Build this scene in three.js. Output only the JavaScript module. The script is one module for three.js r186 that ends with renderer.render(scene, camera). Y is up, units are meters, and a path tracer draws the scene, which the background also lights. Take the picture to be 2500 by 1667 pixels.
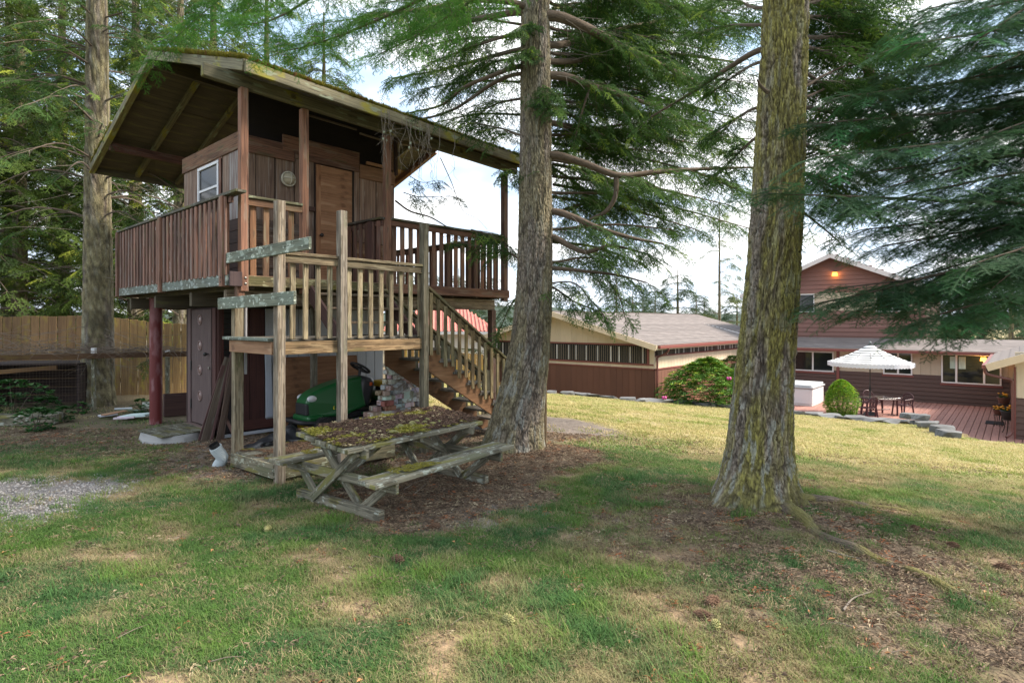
import * as THREE from 'three';
import { mergeGeometries } from 'three/addons/utils/BufferGeometryUtils.js';
import { FontLoader } from 'three/addons/loaders/FontLoader.js';
import { TextGeometry } from 'three/addons/geometries/TextGeometry.js';
import { ConvexGeometry } from 'three/addons/geometries/ConvexGeometry.js';
import { RoundedBoxGeometry } from 'three/addons/geometries/RoundedBoxGeometry.js';

// ---------------------------------------------------------------- camera, sky, sun, exposure
const EYE = 1.9, FOCAL = 1443, HORIZON = 785;             // eye height in metres; focal length and horizon row of the 2500 x 1667 photograph
const scene = new THREE.Scene();
const camera = new THREE.PerspectiveCamera(2 * Math.atan(833.5 / FOCAL) * 180 / Math.PI, 2500 / 1667, 0.05, 1500);
camera.position.set(0, EYE, 0);
camera.setViewOffset(2500, 1667, 0, 833.5 - HORIZON, 2500, 1667);   // a shifted lens keeps the verticals upright
camera.updateMatrixWorld();
const renderer = new THREE.WebGLRenderer({ antialias: true });
renderer.toneMapping = THREE.LinearToneMapping;
renderer.toneMappingExposure = 2.6;
renderer.shadowMap.enabled = true;

// value noise, repeating every (px, py) cells
const hash = (x, y, s) => { let h = Math.imul(x | 0, 374761393) ^ Math.imul(y | 0, 668265263) ^ Math.imul(s | 0, 2246822519); h = Math.imul(h ^ (h >>> 13), 1274126177); h = Math.imul(h ^ (h >>> 15), 2654435761); return ((h ^ (h >>> 16)) >>> 0) / 4294967296; };
const mod = (a, n) => ((a % n) + n) % n;
function vn(x, y, s = 0, px = 0, py = 0) {
  const x0 = Math.floor(x), y0 = Math.floor(y), fx = x - x0, fy = y - y0, u = fx * fx * (3 - 2 * fx), v = fy * fy * (3 - 2 * fy);
  const a = px ? mod(x0, px) : x0, b = px ? mod(x0 + 1, px) : x0 + 1, c = py ? mod(y0, py) : y0, d = py ? mod(y0 + 1, py) : y0 + 1;
  return (hash(a, c, s) * (1 - u) + hash(b, c, s) * u) * (1 - v) + (hash(a, d, s) * (1 - u) + hash(b, d, s) * u) * v;
}
function fbm(x, y, s = 0, oct = 4, px = 0, py = 0) {
  let t = 0, a = 0.5, n = 0;
  for (let i = 0; i < oct; i++) { t += a * vn(x, y, s + i * 17, px, py); n += a; a *= 0.5; x *= 2; y *= 2; px *= 2; py *= 2; }
  return t / n;
}
const clamp = (x, a = 0, b = 1) => Math.min(b, Math.max(a, x));
const sm = (a, b, x) => { const t = clamp((x - a) / (b - a)); return t * t * (3 - 2 * t); };
const lerp = (a, b, t) => a + (b - a) * t;
const mix3 = (a, b, t) => [lerp(a[0], b[0], t), lerp(a[1], b[1], t), lerp(a[2], b[2], t)];
function rng(seed) { let a = seed >>> 0; return () => { a = (a + 0x6d2b79f5) | 0; let t = Math.imul(a ^ (a >>> 15), 1 | a); t = (t + Math.imul(t ^ (t >>> 7), 61 | t)) ^ t; return ((t ^ (t >>> 14)) >>> 0) / 4294967296; }; }

const SUN = new THREE.Vector3(0.74, 0.66, -0.16).normalize();   // afternoon sun from the right, through thin cloud
{ // sky: pale blue with thin bright cloud
  const W = 1024, Hh = 512, data = new Float32Array(W * Hh * 4);
  for (let j = 0; j < Hh; j++) {
    const el = ((j + 0.5) / Hh - 0.5) * Math.PI, ce = Math.cos(el), se = Math.sin(el);
    for (let i = 0; i < W; i++) {
      const az = ((i + 0.5) / W - 0.5) * 2 * Math.PI, x = ce * Math.cos(az), z = ce * Math.sin(az);
      const k = 3.2 / (Math.max(se, 0) + 0.28), u = x * k, v = z * k;
      const c1 = fbm(u * 0.9 + 20, v * 1.5 + 7, 5, 6), c2 = fbm(u * 2.2 + 3, v * 3.4 + 50, 9, 5);
      const cov = sm(0.38, 0.62, c1 * 0.68 + c2 * 0.32);
      const blue = mix3([0.45, 0.62, 0.84], [0.34, 0.53, 0.84], sm(0, 0.8, se));
      const white = 1.0 + 0.22 * c2;
      let c = mix3(blue, [white, white * 1.005, white * 1.01], 0.12 + 0.88 * cov);
      c = mix3(c, [0.94, 0.95, 0.98], 0.4 * (1 - sm(0, 0.25, se)));
      const g = Math.max(0, x * SUN.x + se * SUN.y + z * SUN.z), glow = 1 + 0.35 * Math.pow(g, 6);
      const o = (j * W + i) * 4;
      const S = 0.66; data[o] = S * c[0] * glow; data[o + 1] = S * c[1] * glow; data[o + 2] = S * c[2] * (1 + 0.25 * Math.pow(g, 6)); data[o + 3] = 1;
    }
  }
  const sky = new THREE.DataTexture(data, W, Hh, THREE.RGBAFormat, THREE.FloatType);
  sky.mapping = THREE.EquirectangularReflectionMapping; sky.colorSpace = THREE.LinearSRGBColorSpace; sky.magFilter = THREE.LinearFilter; sky.needsUpdate = true;
  scene.background = sky; scene.environment = sky; scene.environmentIntensity = 1;
}
const sun = new THREE.DirectionalLight(new THREE.Color().setRGB(1, 0.87, 0.74), 3.7);
sun.name = 'sun'; sun.position.copy(SUN).multiplyScalar(80); sun.target.position.set(0, 0, -10);
sun.castShadow = true; sun.shadow.radius = 24; sun.shadow.mapSize.set(4096, 4096);
Object.assign(sun.shadow.camera, { left: -45, right: 45, top: 45, bottom: -45, near: 1, far: 200 });
scene.add(sun, sun.target);

// ---------------------------------------------------------------- helpers
const V = (x, y, z) => new THREE.Vector3(x, y, z);
const at = (px, py, d) => V((px - 1250) / FOCAL * d, EYE - (py - HORIZON) / FOCAL * d, -d);      // a point of the place, from a row and column of the photograph and its distance
const names = {};
function numbered(n) { const k = names[n] = (names[n] ?? -1) + 1; return k ? `${n}_${String(k).padStart(3, '0')}` : n; }
function tag(o, label, category, group, kind) {
  if (label) o.userData.label = label;
  if (category) o.userData.category = category;
  if (group) o.userData.group = group;
  if (kind) o.userData.kind = kind;
  return o;
}
function thing(name, label, category, pos = [0, 0, 0], turn = 0, group) {
  const o = new THREE.Group(); o.name = numbered(name); scene.add(o);
  o.position.set(...(pos.isVector3 ? pos.toArray() : pos)); o.rotation.y = turn;
  return tag(o, label, category, group);
}
function grp(parent, name) { const o = new THREE.Group(); o.name = name; parent.add(o); return o; }
function part(parent, name, geo, mat, pos, rot) {
  const m = new THREE.Mesh(geo, mat); m.name = parent === scene ? numbered(name) : name; m.castShadow = m.receiveShadow = true;
  if (pos) m.position.set(...(pos.isVector3 ? pos.toArray() : pos));
  if (rot) m.rotation.set(...rot);
  parent.add(m); return m;
}
function instanced(parent, name, geo, mat, mats, colors) {
  const m = new THREE.InstancedMesh(geo, mat, mats.length); m.name = name; m.castShadow = m.receiveShadow = true;
  mats.forEach((x, i) => m.setMatrixAt(i, x));
  if (colors) { const c = new THREE.Color(); colors.forEach((x, i) => m.setColorAt(i, c.setRGB(...x))); }
  m.userData.kind = 'stuff'; parent.add(m); return m;
}
const _q = new THREE.Quaternion(), _e = new THREE.Euler(), _s = V(1, 1, 1);
const mtx = (p, rx = 0, ry = 0, rz = 0, s = 1) => new THREE.Matrix4().compose(p, _q.setFromEuler(_e.set(rx, ry, rz, 'YXZ')), s.isVector3 ? s : _s.set(s, s, s));
function basis(p, x, up, s = 1) { // x along the stem, up roughly along y
  const X = x.clone().normalize(), Z = X.clone().cross(up).normalize(), Y = Z.clone().cross(X);
  return new THREE.Matrix4().makeBasis(X.multiplyScalar(s), Y.multiplyScalar(s), Z.multiplyScalar(s)).setPosition(p);
}
function geoFrom(pos, uv, col) {
  const g = new THREE.BufferGeometry(); g.setAttribute('position', new THREE.Float32BufferAttribute(pos, 3));
  if (uv) g.setAttribute('uv', new THREE.Float32BufferAttribute(uv, 2));
  if (col) g.setAttribute('color', new THREE.Float32BufferAttribute(col, 3));
  return g;
}
const R0 = rng(77);
// convex solid from corner points with flat faces; chamfered box with uv in metres, the grain along its longest side, and one tone per piece
function flatSolid(tris, tint = [1, 1, 1], grain = null, size = [1, 1, 1]) {
  const pos = [], uv = [], col = [], nor = [], ou = R0() * 7, ov = R0() * 7, a = V(), b = V(), c = V(), n = V(), m = V();
  const g = grain ?? (size[0] >= size[1] && size[0] >= size[2] ? 0 : size[1] >= size[2] ? 1 : 2);
  for (const t of tris) {
    a.set(...t[0]); b.set(...t[1]); c.set(...t[2]); n.copy(b).sub(a).cross(m.copy(c).sub(a));
    if (n.lengthSq() < 1e-16) continue;
    n.normalize(); m.copy(a).add(b).add(c);
    const q = t.keep || n.dot(m) >= 0 ? t : [t[0], t[2], t[1]]; if (q !== t) n.negate();
    const w = [Math.abs(n.x), Math.abs(n.y), Math.abs(n.z)], k = w[0] > w[1] && w[0] > w[2] ? 0 : w[1] > w[2] ? 1 : 2;
    const ax = [0, 1, 2].filter((i) => i !== k), U = ax.includes(g) ? g : ax[0], Vv = ax.find((i) => i !== U);
    for (const p of q) { pos.push(...p); nor.push(n.x, n.y, n.z); uv.push(p[U] + ou, p[Vv] + ov + k * 0.37); col.push(...tint); }
  }
  const geo = geoFrom(pos, uv, col); geo.setAttribute('normal', new THREE.Float32BufferAttribute(nor, 3)); return geo;
}
function bx(w, h, d, tint, c = 0.004, grain = null) {
  c = Math.min(c, w * 0.3, h * 0.3, d * 0.3);
  const X = w / 2, Y = h / 2, Z = d / 2, t = [], S = [-1, 1];
  const P = (k, x, y, z) => k === 0 ? [x * X, y * (Y - c), z * (Z - c)] : k === 1 ? [x * (X - c), y * Y, z * (Z - c)] : [x * (X - c), y * (Y - c), z * Z];
  const quad = (p, q, r, s) => { t.push([p, q, r], [p, r, s]); };
  for (const s of S) {
    quad(P(0, s, -1, -1), P(0, s, 1, -1), P(0, s, 1, 1), P(0, s, -1, 1));
    quad(P(1, -1, s, -1), P(1, 1, s, -1), P(1, 1, s, 1), P(1, -1, s, 1));
    quad(P(2, -1, -1, s), P(2, 1, -1, s), P(2, 1, 1, s), P(2, -1, 1, s));
    for (const r of S) {
      quad(P(0, s, r, -1), P(1, s, r, -1), P(1, s, r, 1), P(0, s, r, 1));
      quad(P(0, s, -1, r), P(2, s, -1, r), P(2, s, 1, r), P(0, s, 1, r));
      quad(P(1, -1, s, r), P(2, -1, s, r), P(2, 1, s, r), P(1, 1, s, r));
      for (const q of S) t.push([P(0, s, r, q), P(1, s, r, q), P(2, s, r, q)]);
    }
  }
  return flatSolid(t, tint, grain, [w, h, d]);
}
// a board between two points: width up, thickness across
function beamBetween(a, b, w, th, tint, up = V(0, 1, 0)) {
  const L = a.distanceTo(b), g = bx(L, w, th, tint), x = b.clone().sub(a).normalize(), z = x.clone().cross(up).normalize(), y = z.clone().cross(x);
  g.applyMatrix4(new THREE.Matrix4().makeBasis(x, y, z).setPosition(a.clone().add(b).multiplyScalar(0.5))); return g;
}
// a prism: outline in x,y pushed from z0 to z1 (convex or not)
function prism(pts, z0, z1, tint = [1, 1, 1], grain = 0) {
  const t = [], f = THREE.ShapeUtils.triangulateShape(pts.map((p) => new THREE.Vector2(...p)), []);
  const keep = (a) => { a.keep = true; return a; }, ccw = THREE.ShapeUtils.area(pts.map((p) => new THREE.Vector2(...p))) > 0;
  const P = (i, z) => [pts[i][0], pts[i][1], z];
  for (const [a, b, c] of f) { t.push(keep([P(a, z1), P(b, z1), P(c, z1)]), keep([P(a, z0), P(c, z0), P(b, z0)])); }
  for (let i = 0; i < pts.length; i++) { const j = (i + 1) % pts.length, [p, q] = ccw ? [i, j] : [j, i]; t.push(keep([P(p, z0), P(q, z0), P(q, z1)]), keep([P(p, z0), P(q, z1), P(p, z1)])); }
  return flatSolid(t, tint, grain);
}
function tube(pts, r0, r1, sides = 6, segs = pts.length * 3) { // tapered tube through points
  const c = new THREE.CatmullRomCurve3(pts), fr = c.computeFrenetFrames(segs), pos = [], idx = [], uv = [], p = V(), L = c.getLength();
  for (let i = 0; i <= segs; i++) {
    const t = i / segs, r = lerp(r0, r1, t); c.getPointAt(t, p);
    for (let k = 0; k <= sides; k++) {
      const a = k / sides * Math.PI * 2, n = fr.normals[i], b = fr.binormals[i], x = Math.cos(a) * r, y = Math.sin(a) * r;
      pos.push(p.x + n.x * x + b.x * y, p.y + n.y * x + b.y * y, p.z + n.z * x + b.z * y); uv.push(k / sides * 6.28 * r0, t * L);
    }
  }
  for (let i = 0; i < segs; i++) for (let k = 0; k < sides; k++) { const a = i * (sides + 1) + k, b = a + sides + 1; idx.push(a, a + 1, b, b, a + 1, b + 1); }
  const g = geoFrom(pos, uv); g.setIndex(idx); g.computeVertexNormals(); return g;
}
function cyl(a, b, r, sides = 12, r2 = r) { const g = new THREE.CylinderGeometry(r2, r, a.distanceTo(b), sides); g.applyQuaternion(new THREE.Quaternion().setFromUnitVectors(V(0, 1, 0), b.clone().sub(a).normalize())); g.translate((a.x + b.x) / 2, (a.y + b.y) / 2, (a.z + b.z) / 2); return g; }
const merge = (list) => mergeGeometries(list.map((g) => { const q = g.index ? g.toNonIndexed() : g.clone(); for (const k of Object.keys(q.attributes)) if (!['position', 'normal', 'uv', 'color'].includes(k)) q.deleteAttribute(k); return q; }), false);
function tinted(g, c) { const n = g.attributes.position.count, a = new Float32Array(n * 3); for (let i = 0; i < n; i++) a.set(c, i * 3); g.setAttribute('color', new THREE.BufferAttribute(a, 3)); return g; }

// ---------------------------------------------------------------- computed textures
function tex(W, H, f, srgb = false) {
  const d = new Uint8Array(W * H * 4);
  for (let j = 0; j < H; j++) for (let i = 0; i < W; i++) { const c = f(i / W, j / H), o = (j * W + i) * 4; for (let k = 0; k < 3; k++) { let v = clamp(Array.isArray(c) ? c[k] : c); if (srgb) v = v <= 0.0031308 ? v * 12.92 : 1.055 * Math.pow(v, 1 / 2.4) - 0.055; d[o + k] = v * 255; } d[o + 3] = 255; }
  const t = new THREE.DataTexture(d, W, H, THREE.RGBAFormat); t.wrapS = t.wrapT = THREE.RepeatWrapping; t.magFilter = THREE.LinearFilter; t.minFilter = THREE.LinearMipmapLinearFilter; if (srgb) t.colorSpace = THREE.SRGBColorSpace; t.needsUpdate = true; return t;
}
const rep = (t, u, v) => { t.repeat.set(1 / u, 1 / v); return t; };
// sawn wood: u along the grain (1.6 m), v across (0.32 m); light and dark are linear colours; stains: list of [colour, scale along, scale across, threshold, softness, strength]
function woodHeight(u, v, s) {
  const w = vn(u * 4, v * 4, s + 3, 4, 4) * 0.6;
  const g1 = fbm(u * 3, (v + w * 0.06) * 26, s, 3, 3, 26), g2 = fbm(u * 8, v * 90, s + 9, 2, 8, 90);
  const crack = sm(0.80, 0.92, vn(u * 5, v * 48, s + 31, 5, 48)) ;
  return [g1 * 0.6 + g2 * 0.4, crack];
}
function woodMat(seed, light, dark, { stains = [], bump = 0.002, rough = 0.85, crackDark = 0.45, contrast = 1, size = 512 } = {}) {
  const map = tex(size, size, (u, v) => {
    const [h, k] = woodHeight(u, v, seed), blot = fbm(u * 4, v * 3, seed + 70, 3, 4, 3);
    let c = mix3(dark, light, clamp(0.5 + (h - 0.5) * 2.2 * contrast + (blot - 0.5) * 0.8));
    for (const [sc, a, b, th, so, st] of stains) c = mix3(c, sc, st * sm(th, th + so, fbm(u * a, v * b, seed + 200 + a * 3 + b, 5, a, b)));
    return c.map((x) => x * (1 - crackDark * k));
  }, true);
  const bm = tex(256, 256, (u, v) => { const [h, k] = woodHeight(u, v, seed); return clamp(h * 0.8 + 0.2 - 0.7 * k); });
  rep(map, 1.6, 0.32); rep(bm, 1.6, 0.32);
  return new THREE.MeshStandardMaterial({ map, bumpMap: bm, bumpScale: bump, roughness: rough, vertexColors: true });
}
const std = (r, g, b, rough = 0.8, extra = {}) => new THREE.MeshStandardMaterial({ color: new THREE.Color().setRGB(r, g, b), roughness: rough, ...extra });
const lichen = [0.42, 0.46, 0.40], mossC = [0.16, 0.15, 0.02], green = [0.10, 0.115, 0.05];
const M = {
  grey: woodMat(1, [0.35, 0.295, 0.225], [0.125, 0.10, 0.075], { stains: [[green, 4, 3, 0.56, 0.2, 0.65], [[0.36, 0.33, 0.27], 9, 14, 0.55, 0.12, 0.6], [[0.09, 0.07, 0.045], 10, 12, 0.62, 0.08, 0.6]], bump: 0.005, contrast: 1.2 }),
  red: woodMat(2, [0.265, 0.135, 0.088], [0.12, 0.060, 0.042], { stains: [[[0.24, 0.18, 0.14], 5, 8, 0.55, 0.14, 0.65], [green, 3, 3, 0.62, 0.12, 0.45], [[0.06, 0.035, 0.028], 6, 9, 0.64, 0.1, 0.5]], bump: 0.003, contrast: 1.15 }),
  old: woodMat(3, [0.24, 0.22, 0.16], [0.10, 0.095, 0.07], { stains: [[green, 3, 3, 0.5, 0.15, 0.5], [lichen, 26, 12, 0.63, 0.06, 0.7], [mossC, 5, 4, 0.6, 0.1, 0.7], [[0.05, 0.045, 0.03], 9, 6, 0.6, 0.1, 0.6]], bump: 0.006 }),
  lichen: woodMat(4, [0.17, 0.18, 0.14], [0.07, 0.075, 0.06], { stains: [[[0.17, 0.20, 0.17], 4, 3, 0.48, 0.2, 0.6], [[0.36, 0.40, 0.36], 16, 6, 0.56, 0.14, 0.65], [[0.58, 0.61, 0.56], 30, 10, 0.66, 0.06, 0.75]], bump: 0.004 }),
  siding: woodMat(5, [0.27, 0.185, 0.135], [0.115, 0.070, 0.052], { stains: [[[0.30, 0.26, 0.23], 3, 12, 0.58, 0.12, 0.65], [[0.08, 0.04, 0.03], 3, 5, 0.62, 0.15, 0.5]], bump: 0.003 }),
  paleSiding: woodMat(6, [0.34, 0.33, 0.32], [0.17, 0.13, 0.11], { stains: [[[0.14, 0.075, 0.06], 3, 14, 0.52, 0.12, 0.7]], bump: 0.003 }),
  ply: woodMat(7, [0.40, 0.235, 0.135], [0.22, 0.115, 0.062], { stains: [[[0.12, 0.06, 0.035], 5, 2, 0.66, 0.12, 0.6], [[0.50, 0.34, 0.22], 3, 4, 0.62, 0.14, 0.5]], bump: 0.0012, contrast: 0.7 }),
  dark: woodMat(8, [0.075, 0.045, 0.038], [0.04, 0.024, 0.022], { bump: 0.002, contrast: 0.8 }),
  under: woodMat(9, [0.11, 0.09, 0.055], [0.055, 0.045, 0.03], { stains: [[[0.15, 0.14, 0.05], 3, 3, 0.58, 0.15, 0.6]], bump: 0.002 }),
  fence: woodMat(10, [0.36, 0.25, 0.115], [0.19, 0.12, 0.058], { stains: [[[0.36, 0.31, 0.06], 3, 2, 0.55, 0.12, 0.6], [[0.20, 0.12, 0.07], 4, 3, 0.6, 0.14, 0.6]], bump: 0.003 }),
  mossy: woodMat(11, [0.26, 0.24, 0.16], [0.13, 0.12, 0.085], { stains: [[[0.30, 0.28, 0.03], 4, 2, 0.53, 0.12, 0.85], [[0.30, 0.36, 0.28], 6, 4, 0.6, 0.1, 0.7], [[0.06, 0.045, 0.03], 5, 3, 0.66, 0.1, 0.8]], bump: 0.003 }),
  white: woodMat(12, [0.66, 0.67, 0.68], [0.54, 0.54, 0.54], { stains: [[[0.35, 0.34, 0.32], 3, 4, 0.68, 0.16, 0.45]], bump: 0.0006, contrast: 0.5, crackDark: 0.1 }),
  door: woodMat(13, [0.115, 0.085, 0.08], [0.075, 0.052, 0.05], { stains: [[[0.16, 0.14, 0.13], 3, 3, 0.6, 0.2, 0.5]], bump: 0.001, contrast: 0.6 }),
};
const vinyl = std(0.62, 0.64, 0.68, 0.4, { vertexColors: false }), darkGlass = new THREE.MeshPhysicalMaterial({ color: new THREE.Color().setRGB(0.015, 0.018, 0.02), roughness: 0.04, specularIntensity: 1 });
// ---------------------------------------------------------------- the lawn: level by the treehouse, falling towards the house, ending at a line of edging stones
const seg = (x, d, a, b) => { const vx = b[0] - a[0], vd = b[1] - a[1], t = clamp(((x - a[0]) * vx + (d - a[1]) * vd) / (vx * vx + vd * vd)); return Math.hypot(x - a[0] - vx * t, d - a[1] - vd * t); };
const smin = (a, b) => a <= 0 ? 0 : Math.pow(Math.pow(a, -4) + Math.pow(b, -4), -0.25);
function lawnY(x, d) {
  const q = 0.8 * x + 0.6 * d, p = 0.115 * 1.2 * Math.log(1 + Math.exp((q - 7) / 1.2));
  let y = -smin(p, 1.75);
  const r1 = Math.hypot(x - 2.52, d - 5.95), r2 = Math.hypot(x - 0.1, d - 8.8);
  if (x > 2 && x < 4 && d < 6.2) y += 0.045 * Math.exp(-Math.pow(Math.min(seg(x, d, [2.75, 5.8], [2.87, 4.96]), seg(x, d, [2.87, 4.96], [3.07, 4.4]), seg(x, d, [3.07, 4.4], [3.25, 3.85])) / 0.13, 2));
  y += 0.13 * Math.exp(-r1 * r1 / 1.3) + 0.10 * Math.exp(-r2 * r2 / 1.1);                          // soil heaved by the roots
  return y + 0.05 * (fbm(x * 0.8 + 9, d * 0.8, 3, 3) - 0.5);
}
function groundPoint(px, py, f = lawnY) { let d = 1.5; const k = (px - 1250) / FOCAL, s = (py - HORIZON) / FOCAL; while (d < 120 && EYE - s * d > f(k * d, d)) d += 0.02; return V(k * d, f(k * d, d), -d); }
const EDGE_PX = [[1180, 946], [1340, 960], [1450, 968], [1560, 980], [1680, 985], [1800, 997], [1950, 1010], [2060, 1022], [2160, 1030], [2250, 1034], [2330, 1056], [2380, 1074], [2480, 1083], [2560, 1090]];
const EDGE = EDGE_PX.map(([px, py]) => { const p = groundPoint(px, py); return [px, -p.z, p]; });
function edgeDepth(px) { if (px <= 1180) return 60; for (let i = 1; i < EDGE.length; i++) if (px <= EDGE[i][0]) return lerp(EDGE[i - 1][1], EDGE[i][1], (px - EDGE[i - 1][0]) / (EDGE[i][0] - EDGE[i - 1][0])); return EDGE[EDGE.length - 1][1]; }
function groundY(x, d) {
  if (d < 2) return lawnY(x, d);
  const over = d - edgeDepth(1250 + FOCAL * x / d);
  return lerp(lawnY(x, d), Math.min(lawnY(x, d), -2.3), sm(0.15, 1.0, over));
}
// what covers the ground: g = how green the grass is, n = how much grass, dirt/needle/gravel shares
function cover(x, d) {
  const w = 1.3 * (fbm(x * 1.1 + 4, d * 1.1, 21, 4) - 0.5), n1 = fbm(x * 0.9 + 30, d * 0.9 + 8, 22, 4), n2 = fbm(x * 2.3, d * 2.3, 23, 4), n3 = fbm(x * 0.35 + 60, d * 0.35, 24, 3);
  const table = 1 - sm(0.5, 1.25, seg(x, d, [-1.0, 6.2], [0.55, 8.3]) + w);
  const tree1 = 1 - sm(0.55, 2.1, Math.min(Math.hypot((x - 2.45) * 0.9, (d - 5.35) * 0.9), seg(x, d, [2.5, 5.4], [3.6, 3.6]) + 0.25) + w * 1.2);
  const right = 0.75 * (1 - sm(0.6, 2.4, Math.hypot((x - 4.2) * 0.7, d - 3.6) + w * 1.6));
  const house = 1 - sm(0.3, 1.2, seg(x, d, [-3.3, 8.4], [0.4, 11.6]) - 0.95 + w * 0.8);
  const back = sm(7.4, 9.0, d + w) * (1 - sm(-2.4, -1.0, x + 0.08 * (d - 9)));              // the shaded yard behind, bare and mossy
  const gravel = 1 - sm(0.30, 0.95, Math.hypot((x + 5.75) * 0.52, (d - 6.4) * 0.66) + w * 0.7);
  const far = sm(8, 13, d + 0.35 * x);
  const rag = sm(0.30, 0.62, fbm(x * 4.5 + 11, d * 4.5, 77, 3)), ragged = (v) => v > 0.85 ? v : v * (0.35 + 0.9 * rag);
  const needle = clamp(Math.max(ragged(table), ragged(tree1 * 0.84), ragged(right * 0.7)));
  let grass = clamp(1 - needle * 1.15) * (1 - 0.97 * gravel) * (1 - 0.93 * house) * (1 - 0.80 * back);
  const bare = sm(0.58, 0.66, n2 * 0.6 + n1 * 0.4 + 0.16 * (fbm(x * 7, d * 7, 26, 3) - 0.5)) * (1 - 0.8 * far);
  grass *= 1 - 0.85 * bare;
  let dry = sm(0.46, 0.62, n1 * 0.55 + n2 * 0.45 + 0.10 * far + 0.05 * (n3 - 0.5) + 0.06 * needle + 0.03 * sm(0.5, 3, x));
  return { grass, dry, needle, house, back, gravel, bare, far, n1, n2 };
}
function soil(x, d, c) {
  const f = vn(x * 9, d * 9, 40), f2 = vn(x * 23, d * 23, 41);
  let k = mix3([0.085, 0.115, 0.035], [0.26, 0.205, 0.10], clamp(c.dry * 0.9 + 0.2 * (f - 0.5)));
  k = mix3(k, [0.36, 0.25, 0.155], 0.85 * c.bare);
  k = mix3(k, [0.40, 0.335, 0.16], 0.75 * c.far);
  k = mix3(k, mix3([0.115, 0.078, 0.052], [0.25, 0.19, 0.135], clamp(f * 0.6 + f2 * 0.4)), c.needle);
  k = mix3(k, [0.27, 0.24, 0.215], 0.75 * sm(0.9, 0.3, Math.hypot((x - 0.1) * 0.7, (d - 5.75) * 1.6) + 0.5 * (f - 0.5)));
  k = mix3(k, mix3([0.13, 0.105, 0.085], [0.24, 0.205, 0.175], f2), c.house);
  k = mix3(k, mix3([0.10, 0.078, 0.045], [0.165, 0.13, 0.075], f), 0.85 * c.back * (1 - c.house));
  k = mix3(k, mix3([0.15, 0.14, 0.135], [0.26, 0.245, 0.235], f2), c.gravel);
  return k;
}
{
  const N = 460, B = 5, A = 300 / Math.sinh(B), pos = [], col = [], uv = [], idx = [];
  for (let j = 0; j <= N; j++) for (let i = 0; i <= N; i++) {
    const x = A * Math.sinh(B * (2 * i / N - 1)), d = 6.5 + A * Math.sinh(B * (2 * j / N - 1)), c = cover(x, d);
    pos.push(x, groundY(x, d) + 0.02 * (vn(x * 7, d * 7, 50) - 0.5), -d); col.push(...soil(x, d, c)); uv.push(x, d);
  }
  for (let j = 0; j < N; j++) for (let i = 0; i < N; i++) { const a = j * (N + 1) + i, b = a + N + 1; idx.push(a, a + 1, b, b, a + 1, b + 1); }
  const g = geoFrom(pos, uv, col); g.setIndex(idx); g.computeVertexNormals();
  const map = rep(tex(512, 512, (u, v) => { const a = fbm(u * 24, v * 24, 61, 4, 24, 24), b = vn(u * 150, v * 150, 62, 150, 150); const q = 0.45 + 0.75 * a * 0.9 + 0.35 * (b - 0.5); return [q, q, q]; }, true), 1.3, 1.3);
  const bm = rep(tex(512, 512, (u, v) => fbm(u * 40, v * 40, 63, 4, 40, 40)), 1.3, 1.3);
  tag(part(scene, 'ground', g, new THREE.MeshStandardMaterial({ map, bumpMap: bm, bumpScale: 0.02, roughness: 1, vertexColors: true })), null, null, null, 'structure');
}
// grass: tufts of bent blades
function tuftGeo(seed, n, rad, hgt, w) {
  const r = rng(seed), pos = [];
  for (let i = 0; i < n; i++) {
    const a = r() * 6.283, q = rad * Math.sqrt(r()), x = Math.cos(a) * q, z = Math.sin(a) * q, b = r() * 6.283, h = hgt * (0.45 + 0.9 * r()), lean = (0.5 + 1.9 * r()) * h, dx = Math.cos(b), dz = Math.sin(b);
    const wx = -dz * w / 2, wz = dx * w / 2, m = 0.55;
    const p0 = [x - wx, -0.012, z - wz], p1 = [x + wx, -0.012, z + wz], q0 = [x + dx * lean * 0.35 - wx * 0.8, h * m, z + dz * lean * 0.35 - wz * 0.8], q1 = [x + dx * lean * 0.35 + wx * 0.8, h * m, z + dz * lean * 0.35 + wz * 0.8], t = [x + dx * lean, h, z + dz * lean];
    pos.push(...p0, ...p1, ...q0, ...q0, ...p1, ...q1, ...q0, ...q1, ...t);
  }
  return geoFrom(pos);
}
const blade = new THREE.MeshPhysicalMaterial({ color: 0xffffff, roughness: 0.9, transmission: 0.25, thickness: 0, side: THREE.DoubleSide, specularIntensity: 0.4 });
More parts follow.
